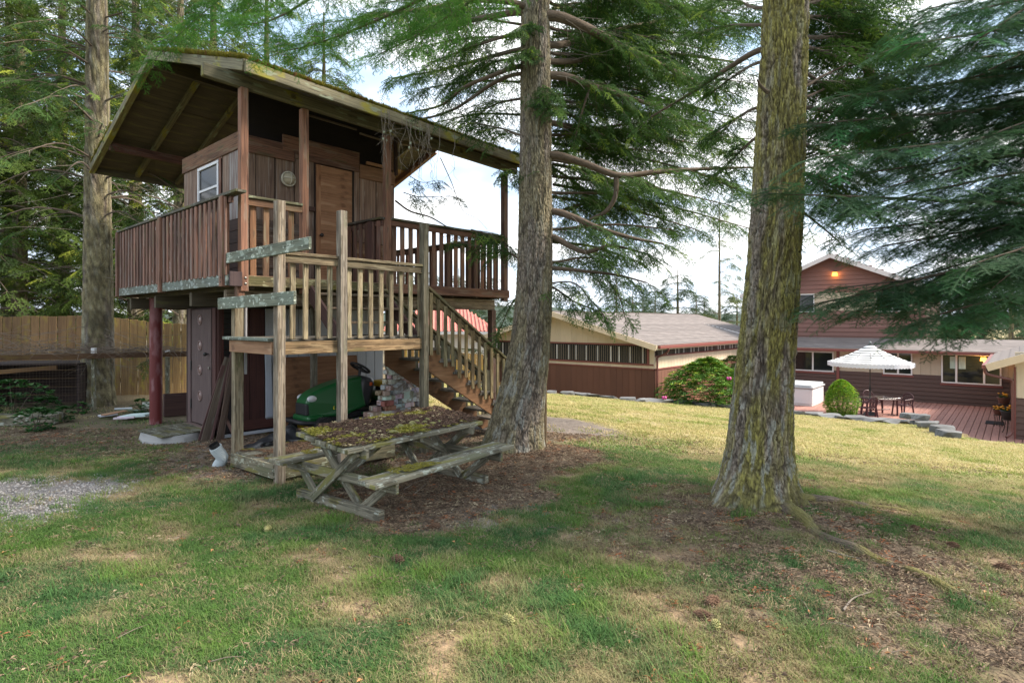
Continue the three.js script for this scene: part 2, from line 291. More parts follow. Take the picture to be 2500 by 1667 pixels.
{
  const geos = [tuftGeo(1, 50, 0.085, 0.020, 0.0040), tuftGeo(2, 34, 0.075, 0.027, 0.0036), tuftGeo(3, 60, 0.20, 0.026, 0.010), tuftGeo(5, 26, 0.06, 0.052, 0.0045)];
  const lists = geos.map(() => [[], []]), r = rng(5);
  const put = (n, d0, d1, k, slack) => {
    for (let i = 0; i < n; i++) {
      const d = Math.sqrt(lerp(d0 * d0, d1 * d1, r())), x = (r() * 2 - 1) * (0.92 * d + slack), keep = r(), tone = r(), pick = r();
      if (1250 + FOCAL * x / d > 1180 && d > edgeDepth(1250 + FOCAL * x / d) - 0.1) continue;
      if (x < -3 && d > 13) continue;
      if (x > -3.5 && x < 1.2 && d > 8.6 && d < 12.4 && x + 3.65 < (d - 7.0) * 0.95) continue;
      const c = cover(x, d); if (keep > c.grass) continue;
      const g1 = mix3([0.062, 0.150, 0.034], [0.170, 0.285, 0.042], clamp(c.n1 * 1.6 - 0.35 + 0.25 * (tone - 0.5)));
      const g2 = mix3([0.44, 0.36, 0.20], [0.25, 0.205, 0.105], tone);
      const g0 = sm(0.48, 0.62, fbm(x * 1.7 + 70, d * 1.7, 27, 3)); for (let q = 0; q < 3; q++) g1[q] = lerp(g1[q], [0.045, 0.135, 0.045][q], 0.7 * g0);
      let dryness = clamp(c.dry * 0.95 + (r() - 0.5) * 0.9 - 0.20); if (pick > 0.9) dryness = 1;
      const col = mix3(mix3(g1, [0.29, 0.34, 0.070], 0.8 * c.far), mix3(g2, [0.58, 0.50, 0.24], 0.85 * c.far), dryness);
      const vI = k === 2 ? 2 : (c.n1 > 0.52 && pick < 0.25 && dryness < 0.5 ? 3 : pick < 0.5 ? 0 : 1), L = lists[vI];
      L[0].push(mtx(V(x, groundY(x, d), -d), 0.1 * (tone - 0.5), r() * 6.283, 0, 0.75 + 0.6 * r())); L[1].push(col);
    }
  };
  put(52000, 1.6, 9, 0, 1.2); put(30000, 8, 30, 2, 1);
  const lawn = new THREE.Group(); lawn.name = 'grass'; scene.add(lawn); tag(lawn, 'short patchy lawn grass, green and dry, all over the yard', 'grass', null, 'stuff');
  geos.forEach((g, i) => { if (lists[i][0].length) instanced(lawn, 'grass_tufts', g, blade, ...lists[i]); });
}
{ // fallen needles, bud scales and bark chips; gravel stones
  const r = rng(8), chips = [], cc = [], pos = [];
  for (let i = 0; i < 14; i++) { const a = r() * 6.28, l = 0.006 + 0.011 * r(), w = 0.0009 + 0.0024 * r(), x = (r() - 0.5) * 0.07, z = (r() - 0.5) * 0.07, y = 0.002 + 0.008 * r(), dx = Math.cos(a) * l, dz = Math.sin(a) * l, wx = -Math.sin(a) * w, wz = Math.cos(a) * w, ty = (r() - 0.5) * 0.012; pos.push(x - dx - wx, y, z - dz - wz, x + dx, y + ty, z + dz, x + wx, y + 0.004, z + wz, x - dx - wx, y, z - dz - wz, x + wx, y + 0.004, z + wz, x - dx, y, z - dz + 0.003); }
  for (let i = 0; i < 75000; i++) {
    const d = Math.sqrt(lerp(4, 110, r())), x = (r() * 2 - 1) * (0.92 * d + 1), k = r(), t = r(), c = cover(x, d);
    if (k > Math.max(c.needle * 0.8, 0.07, 0.5 * c.house, 0.35 * c.back) - 0.3 * c.gravel) continue;
    chips.push(mtx(V(x, groundY(x, d) + 0.006, -d), 0.4 * (r() - 0.5), r() * 6.28, 0.4 * (r() - 0.5), 0.8 + r()));
    cc.push(t < 0.05 ? [0.30, 0.115, 0.05] : t < 0.12 ? [0.38, 0.31, 0.20] : mix3([0.085, 0.054, 0.036], [0.28, 0.205, 0.135], r()));
  }
  const m = instanced(scene, numbered('needle_litter'), geoFrom(pos), std(1, 1, 1, 0.95, { side: THREE.DoubleSide }), chips, cc);
  tag(m, 'brown fallen needles and bark chips scattered under the trees and picnic table', 'needle litter', null, 'stuff');
  const lf = [], lc2 = [], leaf = geoFrom([-0.02, 0.004, 0, 0, 0.010, 0.009, 0.022, 0.004, 0, -0.02, 0.004, 0, 0.022, 0.004, 0, 0, 0.012, -0.009]), twg = [];
  for (let i = 0; i < 900; i++) { const d = Math.sqrt(lerp(5, 130, r())), x = (r() * 2 - 1) * (0.92 * d + 0.6), c = cover(x, d); if (c.gravel > 0.4 || r() > 0.45 + 0.5 * c.needle) continue; lf.push(mtx(V(x, groundY(x, d) + 0.018, -d), 0.6 * (r() - 0.5), r() * 6.28, 0.6 * (r() - 0.5), 0.5 + 0.8 * r())); lc2.push(mix3([0.22, 0.09, 0.035], [0.46, 0.24, 0.10], r())); if (i % 5 === 0) { const a = r() * 6.28, l = 0.05 + 0.16 * r(), y = groundY(x, d) + 0.02; twg.push(tube([V(x, y, -d), V(x + Math.cos(a) * l * 0.5 + 0.01, y + 0.012, -d + Math.sin(a) * l * 0.5), V(x + Math.cos(a) * l, y, -d + Math.sin(a) * l)], 0.0035, 0.0015, 4, 4)); } }
  tag(instanced(scene, numbered('fallen_leaves'), leaf, std(1, 1, 1, 0.8, { side: THREE.DoubleSide }), lf, lc2), 'small orange-brown fallen leaves dotted over the near lawn', 'fallen leaves', null, 'stuff');
  tag(part(scene, 'twig_litter', merge(twg), std(0.17, 0.14, 0.11, 0.95)), 'little grey twigs scattered in the grass', 'twig litter', null, 'stuff');
  const st = [], sc = [], stone = new THREE.IcosahedronGeometry(0.012, 0); stone.scale(1.2, 0.7, 1);
  for (let i = 0; i < 26000; i++) { const x = -7.8 + 4.6 * r(), d = 4.7 + 3.9 * r(), k = r(), c = cover(x, d); if (k > c.gravel * 0.75 * (0.3 + 1.2 * fbm(x * 2.5, d * 2.5, 88, 3))) continue; st.push(mtx(V(x, groundY(x, d) + 0.004, -d), r() * 3, r() * 6, r() * 3, 0.5 + 1.1 * r() * r())); const g = 0.13 + 0.26 * r(); sc.push([g, g * 0.96, g * 0.93]); }
  tag(instanced(scene, numbered('gravel'), stone, std(1, 1, 1, 0.95), st, sc), 'patch of loose grey gravel in the grass at the left', 'gravel', null, 'stuff');
}
// ---------------------------------------------------------------- the treehouse: a cabin with a porch on posts. Local x runs along the front (away to the right), local z towards the right-hand side of the camera, so t (depth) = -z
const TH = { pos: [-3.65, 0, -7.7], turn: 47.7 * Math.PI / 180 };
const house = thing('treehouse', 'weathered wooden treehouse with porch, railings and stairs under a mossy gable roof', 'treehouse', TH.pos, TH.turn);
const rT = rng(11);
const jit = (a = 0.14) => { const k = 1 + 1.5 * a * (rT() * 2 - 1), h = 0.16 * (rT() - 0.6); return [k * (1 + h), k, k * (1 - h * 0.8)]; };
// a board from low to high corner, in (s, y, t)
function bd(parent, name, mat, s0, s1, y0, y1, t0, t1, { tint, rot, c = 0.004, grain } = {}) {
  return part(parent, name, bx(Math.abs(s1 - s0), Math.abs(y1 - y0), Math.abs(t1 - t0), tint ?? jit(), c, grain), mat, [(s0 + s1) / 2, (y0 + y1) / 2, -(t0 + t1) / 2], rot);
}
const thp = (s, y, t) => V(s, y, -t);
function bmS(parent, name, mat, a, b, w, th, tint) { return part(parent, name, beamBetween(thp(...a), thp(...b), w, th, tint ?? jit()), mat); }
const steel = new THREE.MeshStandardMaterial({ color: 0x9a9a94, roughness: 0.4, metalness: 0.9 });
const blackPaint = std(0.02, 0.02, 0.02, 0.45);

{ // porch deck
  const deck = grp(house, 'porch_deck');
  for (let t = 0.0; t < 4.85; t += 0.145) bd(deck, 'deck_board', M.red, 0.02, 5.26, 2.485, 2.52, t + 0.03, t + 0.165, { tint: jit(0.2) });
  bd(deck, 'fascia_board', M.lichen, -0.045, -0.005, 2.375, 2.52, 0.08, 4.95, { tint: [0.9, 0.95, 1] });
  bd(deck, 'fascia_board', M.old, 0.0, 2.36, 2.37, 2.51, -0.04, 0.0, { tint: [0.85, 0.75, 0.5] });
  bd(deck, 'fascia_board', M.red, 2.5, 5.27, 2.36, 2.51, -0.04, 0.0, { tint: [0.9, 0.85, 0.8] });
  bd(deck, 'fascia_board', M.red, 5.27, 5.31, 2.36, 2.51, -0.04, 4.92);
  bd(deck, 'fascia_board', M.red, 0, 5.26, 2.36, 2.51, 4.96, 5.0);
  bd(deck, 'beam_end', M.dark, -0.06, 0.10, 2.36, 2.55, -0.075, -0.045, { tint: [1.1, 1.2, 1.4] });
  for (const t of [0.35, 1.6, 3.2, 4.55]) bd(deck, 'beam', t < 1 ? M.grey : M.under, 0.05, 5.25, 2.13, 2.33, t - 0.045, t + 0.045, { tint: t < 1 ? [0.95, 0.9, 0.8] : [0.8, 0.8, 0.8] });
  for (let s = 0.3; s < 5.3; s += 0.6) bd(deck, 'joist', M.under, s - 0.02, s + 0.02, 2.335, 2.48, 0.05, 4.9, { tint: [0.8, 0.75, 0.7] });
}
// posts that carry the porch roof and the deck
const posts = grp(house, 'porch_posts');
bd(posts, 'post', M.red, 0.09, 0.19, 2.30, 4.98, -0.055, 0.045, { tint: [1.12, 1.1, 1.05] });
bd(posts, 'post', M.red, 0.98, 1.08, 2.30, 4.95, 0.0, 0.10, { tint: [1.1, 1.08, 1] });
bd(posts, 'post', M.red, 2.42, 2.52, 2.30, 4.90, 0.0, 0.10, { tint: [1.0, 1.0, 0.95] });
bd(posts, 'post', M.red, 5.20, 5.31, 2.30, 4.80, 0.0, 0.10, { tint: [0.85, 0.9, 1] });
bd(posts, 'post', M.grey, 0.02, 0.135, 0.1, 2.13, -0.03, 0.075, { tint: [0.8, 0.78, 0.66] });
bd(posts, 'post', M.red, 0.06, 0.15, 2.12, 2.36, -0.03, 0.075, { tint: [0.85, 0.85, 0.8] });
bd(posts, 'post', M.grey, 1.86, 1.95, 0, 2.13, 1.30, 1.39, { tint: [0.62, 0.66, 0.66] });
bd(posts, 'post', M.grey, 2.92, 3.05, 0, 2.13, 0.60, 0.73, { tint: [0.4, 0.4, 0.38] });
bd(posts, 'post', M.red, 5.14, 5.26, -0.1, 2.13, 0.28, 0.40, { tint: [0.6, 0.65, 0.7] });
for (const y of [2.40, 2.475]) for (const s of [0.15, 2.48]) part(posts, 'bolt', new THREE.SphereGeometry(0.017, 10, 6).scale(1, 1, 0.5), steel, [s, y, s < 1 ? 0.058 : 0.004]);
for (const y of [2.42, 2.48]) part(posts, 'bolt', new THREE.SphereGeometry(0.012, 8, 6).scale(0.5, 1, 1), blackPaint, [-0.087, y, -0.16]);
{ // round steel column under the back-left corner
  const g = new THREE.CylinderGeometry(0.105, 0.105, 2.36, 28, 1); const p = V(0.43, 1.18, -4.42);
  const rust = tex(256, 256, (u, v) => mix3([0.13, 0.018, 0.018], [0.30, 0.16, 0.17], 0.8 * sm(0.55, 0.8, fbm(u * 7, v * 9, 90, 4, 7, 9)) * (1 - v * 0.6)), true);
  part(house, 'steel_column', g, new THREE.MeshStandardMaterial({ map: rust, roughness: 0.6 }), p);
}
// railings: flat cap, rail under it, boards as balusters
function railing(parent, mat, a, b, { yTop = 3.58, yBot = 2.46, step = 0.17, w = 0.082, from = 0.10, out = 0.035, cap = 0.14, tint = [1, 1, 1], over0 = 0, over1 = 0, slats = 1 } = {}) {
  const A = thp(a[0], 0, a[1]), B = thp(b[0], 0, b[1]), L = A.distanceTo(B), dir = B.clone().sub(A).normalize(), nrm = dir.clone().cross(V(0, 1, 0));
  const put = (name, along0, along1, y0, y1, off, th, tt, m = mat) => { const g = bx(along1 - along0, y1 - y0, th, tt ?? jit().map((x, i) => x * tint[i])), o = part(parent, name, g, m); o.position.copy(A).addScaledVector(dir, (along0 + along1) / 2).addScaledVector(nrm, off).setY((y0 + y1) / 2); o.rotation.y = Math.atan2(-dir.z, dir.x); return o; };
  put('cap_rail', -over0, L + over1, yTop - 0.036, yTop, 0, cap, tint.map((x) => x * (mat === M.red ? 0.62 : 0.95)), mat === M.red ? M.old : mat);
  put('rail', 0, L, yTop - 0.13, yTop - 0.045, 0, 0.036, tint.map((x) => x * 0.8));
  for (let q = from; q < L - 0.04; q += step) { const o = put('baluster', q - w / 2 + 0.006 * (rT() - 0.5), q + w / 2, yBot + 0.012 * rT(), yTop - 0.05, out, 0.026, jit(0.2).map((x, i) => x * tint[i])); o.rotation.z = 0.012 * (rT() - 0.5); }
}
{
  const left = grp(house, 'railing');
  railing(left, M.red, [0, 4.92], [0, 0.0], { yTop: 3.585, yBot: 2.5, tint: [0.92, 0.95, 1.02], out: 0.045, over0: 0.05, over1: 0.27, from: 0.17, step: 0.1655 });
  for (const [t, c] of [[4.92, 0.8], [2.58, 0.95], [0.17, 1.12]]) bd(left, 'post', M.red, -0.085, 0.015, 2.36, 3.55, t - 0.05, t + 0.05, { tint: [c, c, c] });
  const front = grp(house, 'railing');
  railing(front, M.red, [0.2, 0.02], [0.98, 0.02], { tint: [1.1, 1.15, 0.9], out: -0.045, cap: 0.09, step: 0.18, from: 0.1 });
  railing(front, M.red, [2.52, 0.02], [5.2, 0.02], { tint: [0.9, 0.88, 0.85], out: -0.045, cap: 0.09 });
  const side = grp(house, 'railing');
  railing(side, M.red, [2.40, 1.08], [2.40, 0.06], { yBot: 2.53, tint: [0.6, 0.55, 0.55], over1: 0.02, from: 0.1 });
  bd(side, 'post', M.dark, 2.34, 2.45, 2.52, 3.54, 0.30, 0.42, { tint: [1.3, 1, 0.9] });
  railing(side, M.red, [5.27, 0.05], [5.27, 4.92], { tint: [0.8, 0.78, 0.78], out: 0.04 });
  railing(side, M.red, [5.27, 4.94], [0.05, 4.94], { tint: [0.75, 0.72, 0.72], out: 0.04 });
}
{ // landing with its own posts, one flight up to the porch and one down to the lawn
  const L = grp(house, 'landing');
  const P = (s, t, y1, c, y0 = -0.05) => bd(L, 'post', M.grey, s - 0.05, s + 0.05, y0, y1, t - 0.05, t + 0.05, { tint: c, rot: [0, 0.03, 0] });
  P(0.04, -1.22, 3.31, [0.98, 0.96, 0.94]); P(0.845, -1.25, 3.30, [0.88, 0.90, 0.94]); P(2.2, -1.22, 3.31, [0.58, 0.62, 0.56]);
  for (let t = -1.15; t < -0.1; t += 0.146) bd(L, 'deck_board', M.grey, 0.0, 2.26, 1.665, 1.70, t, t + 0.14, { tint: jit(0.2).map((x) => x * 0.75) });
  bd(L, 'edge_board', M.lichen, -0.075, 0.07, 1.668, 1.705, -1.16, 0.13, { tint: [0.9, 0.95, 0.95] });
  bd(L, 'fascia_board', M.grey, 0.09, 2.15, 1.51, 1.66, -1.23, -1.19, { tint: [0.98, 0.78, 0.52] });
  bd(L, 'fascia_board', M.ply, -0.03, 0.01, 1.51, 1.66, -1.16, 0.02, { tint: [0.9, 0.9, 0.9] });
  bd(L, 'beam', M.grey, 0.02, 2.2, 1.5, 1.66, -0.14, -0.10, { tint: [0.55, 0.5, 0.4] });
  const mid = (y0, y1, t0, t1, s = -0.085, k) => bd(L, 'brace_board', M.lichen, s - 0.018, s + 0.018, y0, y1, t0, t1, { rot: [k, 0, 0], tint: [1.05, 1.1, 1.05] });
  mid(2.665, 2.80, -2.05, 0.12, -0.03, -0.005); mid(2.075, 2.225, -1.74, 0.32, -0.04, -0.012);
  const rl = grp(house, 'landing_railing');
  railing(rl, M.grey, [0.09, -1.22], [0.80, -1.22], { yTop: 2.725, yBot: 1.68, cap: 0.085, step: 0.165, w: 0.066, tint: [0.92, 0.86, 0.68], out: -0.036, from: 0.13 });
  railing(rl, M.grey, [0.89, -1.22], [2.20, -1.22], { yTop: 2.72, yBot: 1.68, cap: 0.085, step: 0.165, w: 0.066, tint: [0.86, 0.84, 0.68], out: -0.036, from: 0.1 });
  const base = grp(house, 'ground_platform');
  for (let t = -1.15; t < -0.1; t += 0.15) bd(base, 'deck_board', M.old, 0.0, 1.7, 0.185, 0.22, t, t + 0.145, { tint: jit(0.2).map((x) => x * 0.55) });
  bd(base, 'frame_board', M.old, -0.03, 0.01, 0.05, 0.215, -1.2, -0.02, { tint: [0.95, 0.93, 0.85], rot: [-0.03, 0, 0] });
  bd(base, 'frame_board', M.old, 0.1, 1.7, 0.05, 0.21, -1.21, -1.17, { tint: [0.85, 0.85, 0.7] });
  const up = grp(house, 'porch_steps');
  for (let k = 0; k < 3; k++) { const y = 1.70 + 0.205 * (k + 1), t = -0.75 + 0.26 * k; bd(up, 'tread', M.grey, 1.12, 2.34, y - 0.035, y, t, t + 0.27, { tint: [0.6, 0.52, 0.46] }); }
  for (const s of [1.1, 2.36]) bmS(up, 'stringer', M.dark, [s, 1.62, -0.85], [s, 2.42, 0.12], 0.2, 0.038, [1.2, 1, 1]);
  const down = grp(house, 'stairs'), RISE = 0.187, RUN = 0.28, S0 = 2.24;
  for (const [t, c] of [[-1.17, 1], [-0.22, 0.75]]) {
    const pts = [[S0, 1.70 - 0.04]]; for (let k = 1; k <= 8; k++) { pts.push([S0 + RUN * (k - 1) + 0.02, 1.70 - RISE * k - 0.035], [S0 + RUN * k + 0.02, 1.70 - RISE * k - 0.035]); }
    pts.push([S0 + RUN * 8 + 0.02, -0.02], [S0 + RUN * 7.6, -0.05], [S0, 1.70 - 0.48]);
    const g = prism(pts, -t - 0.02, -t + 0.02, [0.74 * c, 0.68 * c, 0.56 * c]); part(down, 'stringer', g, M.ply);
  }
  for (let k = 1; k <= 8; k++) bd(down, 'tread', M.grey, S0 + RUN * (k - 1) - 0.02, S0 + RUN * k + 0.025, 1.70 - RISE * k - 0.035, 1.70 - RISE * k, -1.22, -0.18, { tint: jit(0.1).map((x) => x * 0.62) });
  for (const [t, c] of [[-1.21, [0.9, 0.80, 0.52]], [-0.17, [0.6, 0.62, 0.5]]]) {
    const sl = -RISE / RUN, yA = 2.37, e = 2.25;
    bmS(down, 'hand_rail', M.grey, [S0 + 0.03, yA + 0.03, t], [S0 + e, yA + 0.03 + sl * (e - 0.03), t], 0.036, 0.085, [0.75, 0.72, 0.5]);
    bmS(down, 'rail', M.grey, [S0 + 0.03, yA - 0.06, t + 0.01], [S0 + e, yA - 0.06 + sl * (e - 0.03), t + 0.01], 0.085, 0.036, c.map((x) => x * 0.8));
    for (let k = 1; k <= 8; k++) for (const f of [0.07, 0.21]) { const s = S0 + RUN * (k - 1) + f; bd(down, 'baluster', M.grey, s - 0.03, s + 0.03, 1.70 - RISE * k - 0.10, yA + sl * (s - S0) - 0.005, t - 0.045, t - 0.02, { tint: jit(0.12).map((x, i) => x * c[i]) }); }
    bd(down, 'newel_post', M.grey, S0 + e, S0 + e + 0.09, -0.1, 1.0, t - 0.045, t + 0.045, { tint: c });
  }
}
{ // cabin: vertical boards with gaps over horizontal laps, upper storey
  const fr = grp(house, 'cabin_wall'), T0 = 1.1;
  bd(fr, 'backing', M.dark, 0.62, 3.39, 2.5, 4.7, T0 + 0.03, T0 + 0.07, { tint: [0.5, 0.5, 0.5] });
  const boards = [[0.62, 0.80], [0.815, 1.10], [1.125, 1.42], [1.44, 1.56], [1.58, 1.77], [2.52, 2.64], [2.655, 2.98], [3.0, 3.20], [3.215, 3.39]];
  for (const [a, b] of boards) { const g = [bd(fr, 'siding_board', M.siding, a, b, a < 1.5 ? 3.47 : b < 2.5 && a > 1.5 ? 2.54 : 3.30, 4.55, T0 + 0.0, T0 + 0.028, { tint: a > 2.5 ? [1.5, 1.45, 1.4] : [0.95, 0.95, 0.95] })]; }
  for (let k = 0; k < 5; k++) { const y = 2.53 + 0.19 * k; bd(fr, 'lap_board', M.siding, 0.62, 1.56, y, y + 0.185, T0 - 0.008, T0 + 0.02, { rot: [-0.03, 0, 0], tint: jit(0.1).map((x) => x * 0.55) }); }
  for (let k = 0; k < 4; k++) { const y = 2.53 + 0.19 * k; bd(fr, 'lap_board', M.ply, 2.53, 3.39, y, y + 0.185, T0 - 0.008, T0 + 0.02, { rot: [-0.03, 0, 0], tint: jit(0.1).map((x) => x * 1.25) }); }
  bd(fr, 'header_board', M.red, 0.62, 1.42, 4.46, 4.72, T0 - 0.03, T0 - 0.002, { tint: [0.75, 0.72, 0.7] });
  bd(fr, 'header_board', M.red, 1.22, 2.62, 4.62, 4.86, T0 - 0.036, T0 - 0.004, { tint: [0.8, 0.78, 0.72] });
  bd(fr, 'header_board', M.red, 1.43, 2.62, 4.52, 4.62, T0 - 0.03, T0 - 0.004, { tint: [0.7, 0.68, 0.65] });
  bd(fr, 'header_board', M.ply, 2.63, 3.39, 4.42, 4.66, T0 - 0.03, T0 - 0.002, { tint: [0.75, 0.7, 0.66] });
  bd(fr, 'trim_strip', M.paleSiding, 1.45, 2.35, 5.12, 5.15, 0.72, 0.75, { tint: [0.55, 0.5, 0.42], rot: [0, 0, -0.02] });
  bd(fr, 'trim_strip', M.paleSiding, 2.42, 3.1, 5.06, 5.09, 0.74, 0.77, { tint: [0.7, 0.64, 0.55], rot: [0, 0, -0.03] });
  bd(fr, 'trim_strip', M.ply, 2.75, 3.2, 4.68, 4.73, T0 - 0.07, T0 - 0.03, { tint: [1.2, 1.15, 1.05] });
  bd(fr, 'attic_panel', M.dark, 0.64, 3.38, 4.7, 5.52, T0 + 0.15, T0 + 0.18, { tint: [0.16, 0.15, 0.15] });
  // left wall
  const lw = grp(house, 'cabin_wall'), S = 0.6;
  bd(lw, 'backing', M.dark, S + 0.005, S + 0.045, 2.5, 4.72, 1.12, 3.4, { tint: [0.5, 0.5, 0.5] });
  for (const [a, b, lo, pale] of [[1.10, 1.22, 3.46, 1], [1.225, 1.50, 3.46, 1], [1.51, 1.75, 3.46, 0], [2.80, 3.02, 3.9, 0], [3.03, 3.20, 3.9, 0], [3.21, 3.41, 3.9, 0]]) bd(lw, 'siding_board', pale ? M.paleSiding : M.siding, S - 0.028, S, lo, 4.5, a, b, { tint: pale ? [1, 1.02, 1.05] : [1.0, 1.0, 1.0] });
  for (let k = 0; k < 7; k++) { const y = 2.53 + 0.19 * k; bd(lw, 'lap_board', M.dark, S - 0.02, S, y, y + 0.185, k < 5 ? 1.1 : 1.78, 3.41, { tint: jit(0.1).map((x) => x * 0.9) }); }
  bd(lw, 'header_board', M.red, S - 0.05, S - 0.005, 4.5, 4.76, 1.08, 3.44, { tint: [0.75, 0.75, 0.6] });
  bd(lw, 'corner_board', M.paleSiding, S - 0.05, S + 0.02, 2.53, 4.5, 1.06, 1.097, { tint: [0.9, 0.9, 0.95] });
  bd(lw, 'flashing', M.white, S - 0.045, S - 0.02, 3.855, 3.89, 2.75, 3.42);
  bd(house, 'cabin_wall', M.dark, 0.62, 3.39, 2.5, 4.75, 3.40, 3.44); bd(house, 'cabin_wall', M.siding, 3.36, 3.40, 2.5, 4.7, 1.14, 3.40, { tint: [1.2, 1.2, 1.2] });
  const gr = prism([[1.1, 4.70], [3.42, 4.70], [3.42, 6.1], [3.2, 6.15], [1.1, 5.42]], -0.02, 0.02, [0.9, 0.9, 0.9], 0); gr.rotateY(Math.PI / 2); part(house, 'gable_panel', gr, M.ply, [3.38, 0, 0]);
  bd(house, 'corner_board', M.dark, 3.37, 3.42, 4.6, 5.42, 1.03, 1.10);
  // window in the left wall
  const w = grp(house, 'window'), f = (n, y0, y1, t0, t1, o = 0.05) => bd(w, n, vinyl, S - o, S - 0.012, y0, y1, t0, t1, { tint: [1, 1, 1] });
  f('frame', 3.86, 3.91, 1.88, 2.74); f('frame', 4.42, 4.47, 1.88, 2.74); f('frame', 3.91, 4.42, 1.88, 1.93); f('frame', 3.91, 4.42, 2.69, 2.74); f('sash_rail', 4.05, 4.09, 1.935, 2.685, 0.042);
  part(w, 'pane', bx(0.006, 0.51, 0.75), new THREE.MeshPhysicalMaterial({ color: new THREE.Color().setRGB(0.012, 0.012, 0.012), roughness: 0.08, specularIntensity: 0.35 }), [S - 0.022, 4.165, -2.31]);
  bd(w, 'trim_board', M.red, S - 0.035, S - 0.03, 4.475, 4.5, 1.75, 2.78); bd(w, 'trim_board', M.red, S - 0.04, S - 0.028, 3.5, 4.5, 1.79, 1.875, { tint: [0.8, 0.7, 0.7] });
  // porch door
  const dr = grp(house, 'door');
  bd(dr, 'door_panel', M.ply, 1.80, 2.48, 2.56, 4.50, T0 - 0.022, T0 + 0.018, { tint: [1.02, 0.92, 0.85], grain: 0 });
  bd(dr, 'edge_strip', M.ply, 1.80, 1.88, 3.0, 4.50, T0 - 0.029, T0 - 0.023, { tint: [0.95, 0.8, 0.7] });
  for (const y of [4.06, 3.52]) bd(dr, 'batten', M.ply, 1.885, 2.47, y, y + 0.012, T0 - 0.027, T0 - 0.023, { tint: [1.35, 1.3, 1.25] });
  bd(dr, 'door_frame', M.dark, 2.485, 2.525, 2.53, 4.52, T0 - 0.02, T0 + 0.02, { tint: [0.4, 0.4, 0.4] }); bd(dr, 'door_frame', M.dark, 1.775, 1.797, 2.53, 4.52, T0 - 0.02, T0 + 0.02, { tint: [0.5, 0.45, 0.4] });
  const kn = part(dr, 'handle', new THREE.SphereGeometry(0.032, 16, 10), std(0.05, 0.04, 0.035, 0.3, { metalness: 0.6 }), [1.87, 3.33, -(T0 - 0.08)]); part(dr, 'handle_stem', cyl(V(0, 0, 0), V(0, 0, 0.06), 0.014), blackPaint, [1.87, 3.33, -(T0 - 0.02)]);
  bd(dr, 'latch', M.dark, 1.66, 1.76, 3.71, 3.78, T0 - 0.06, T0 - 0.005, { tint: [1.2, 1, 0.9] });
}
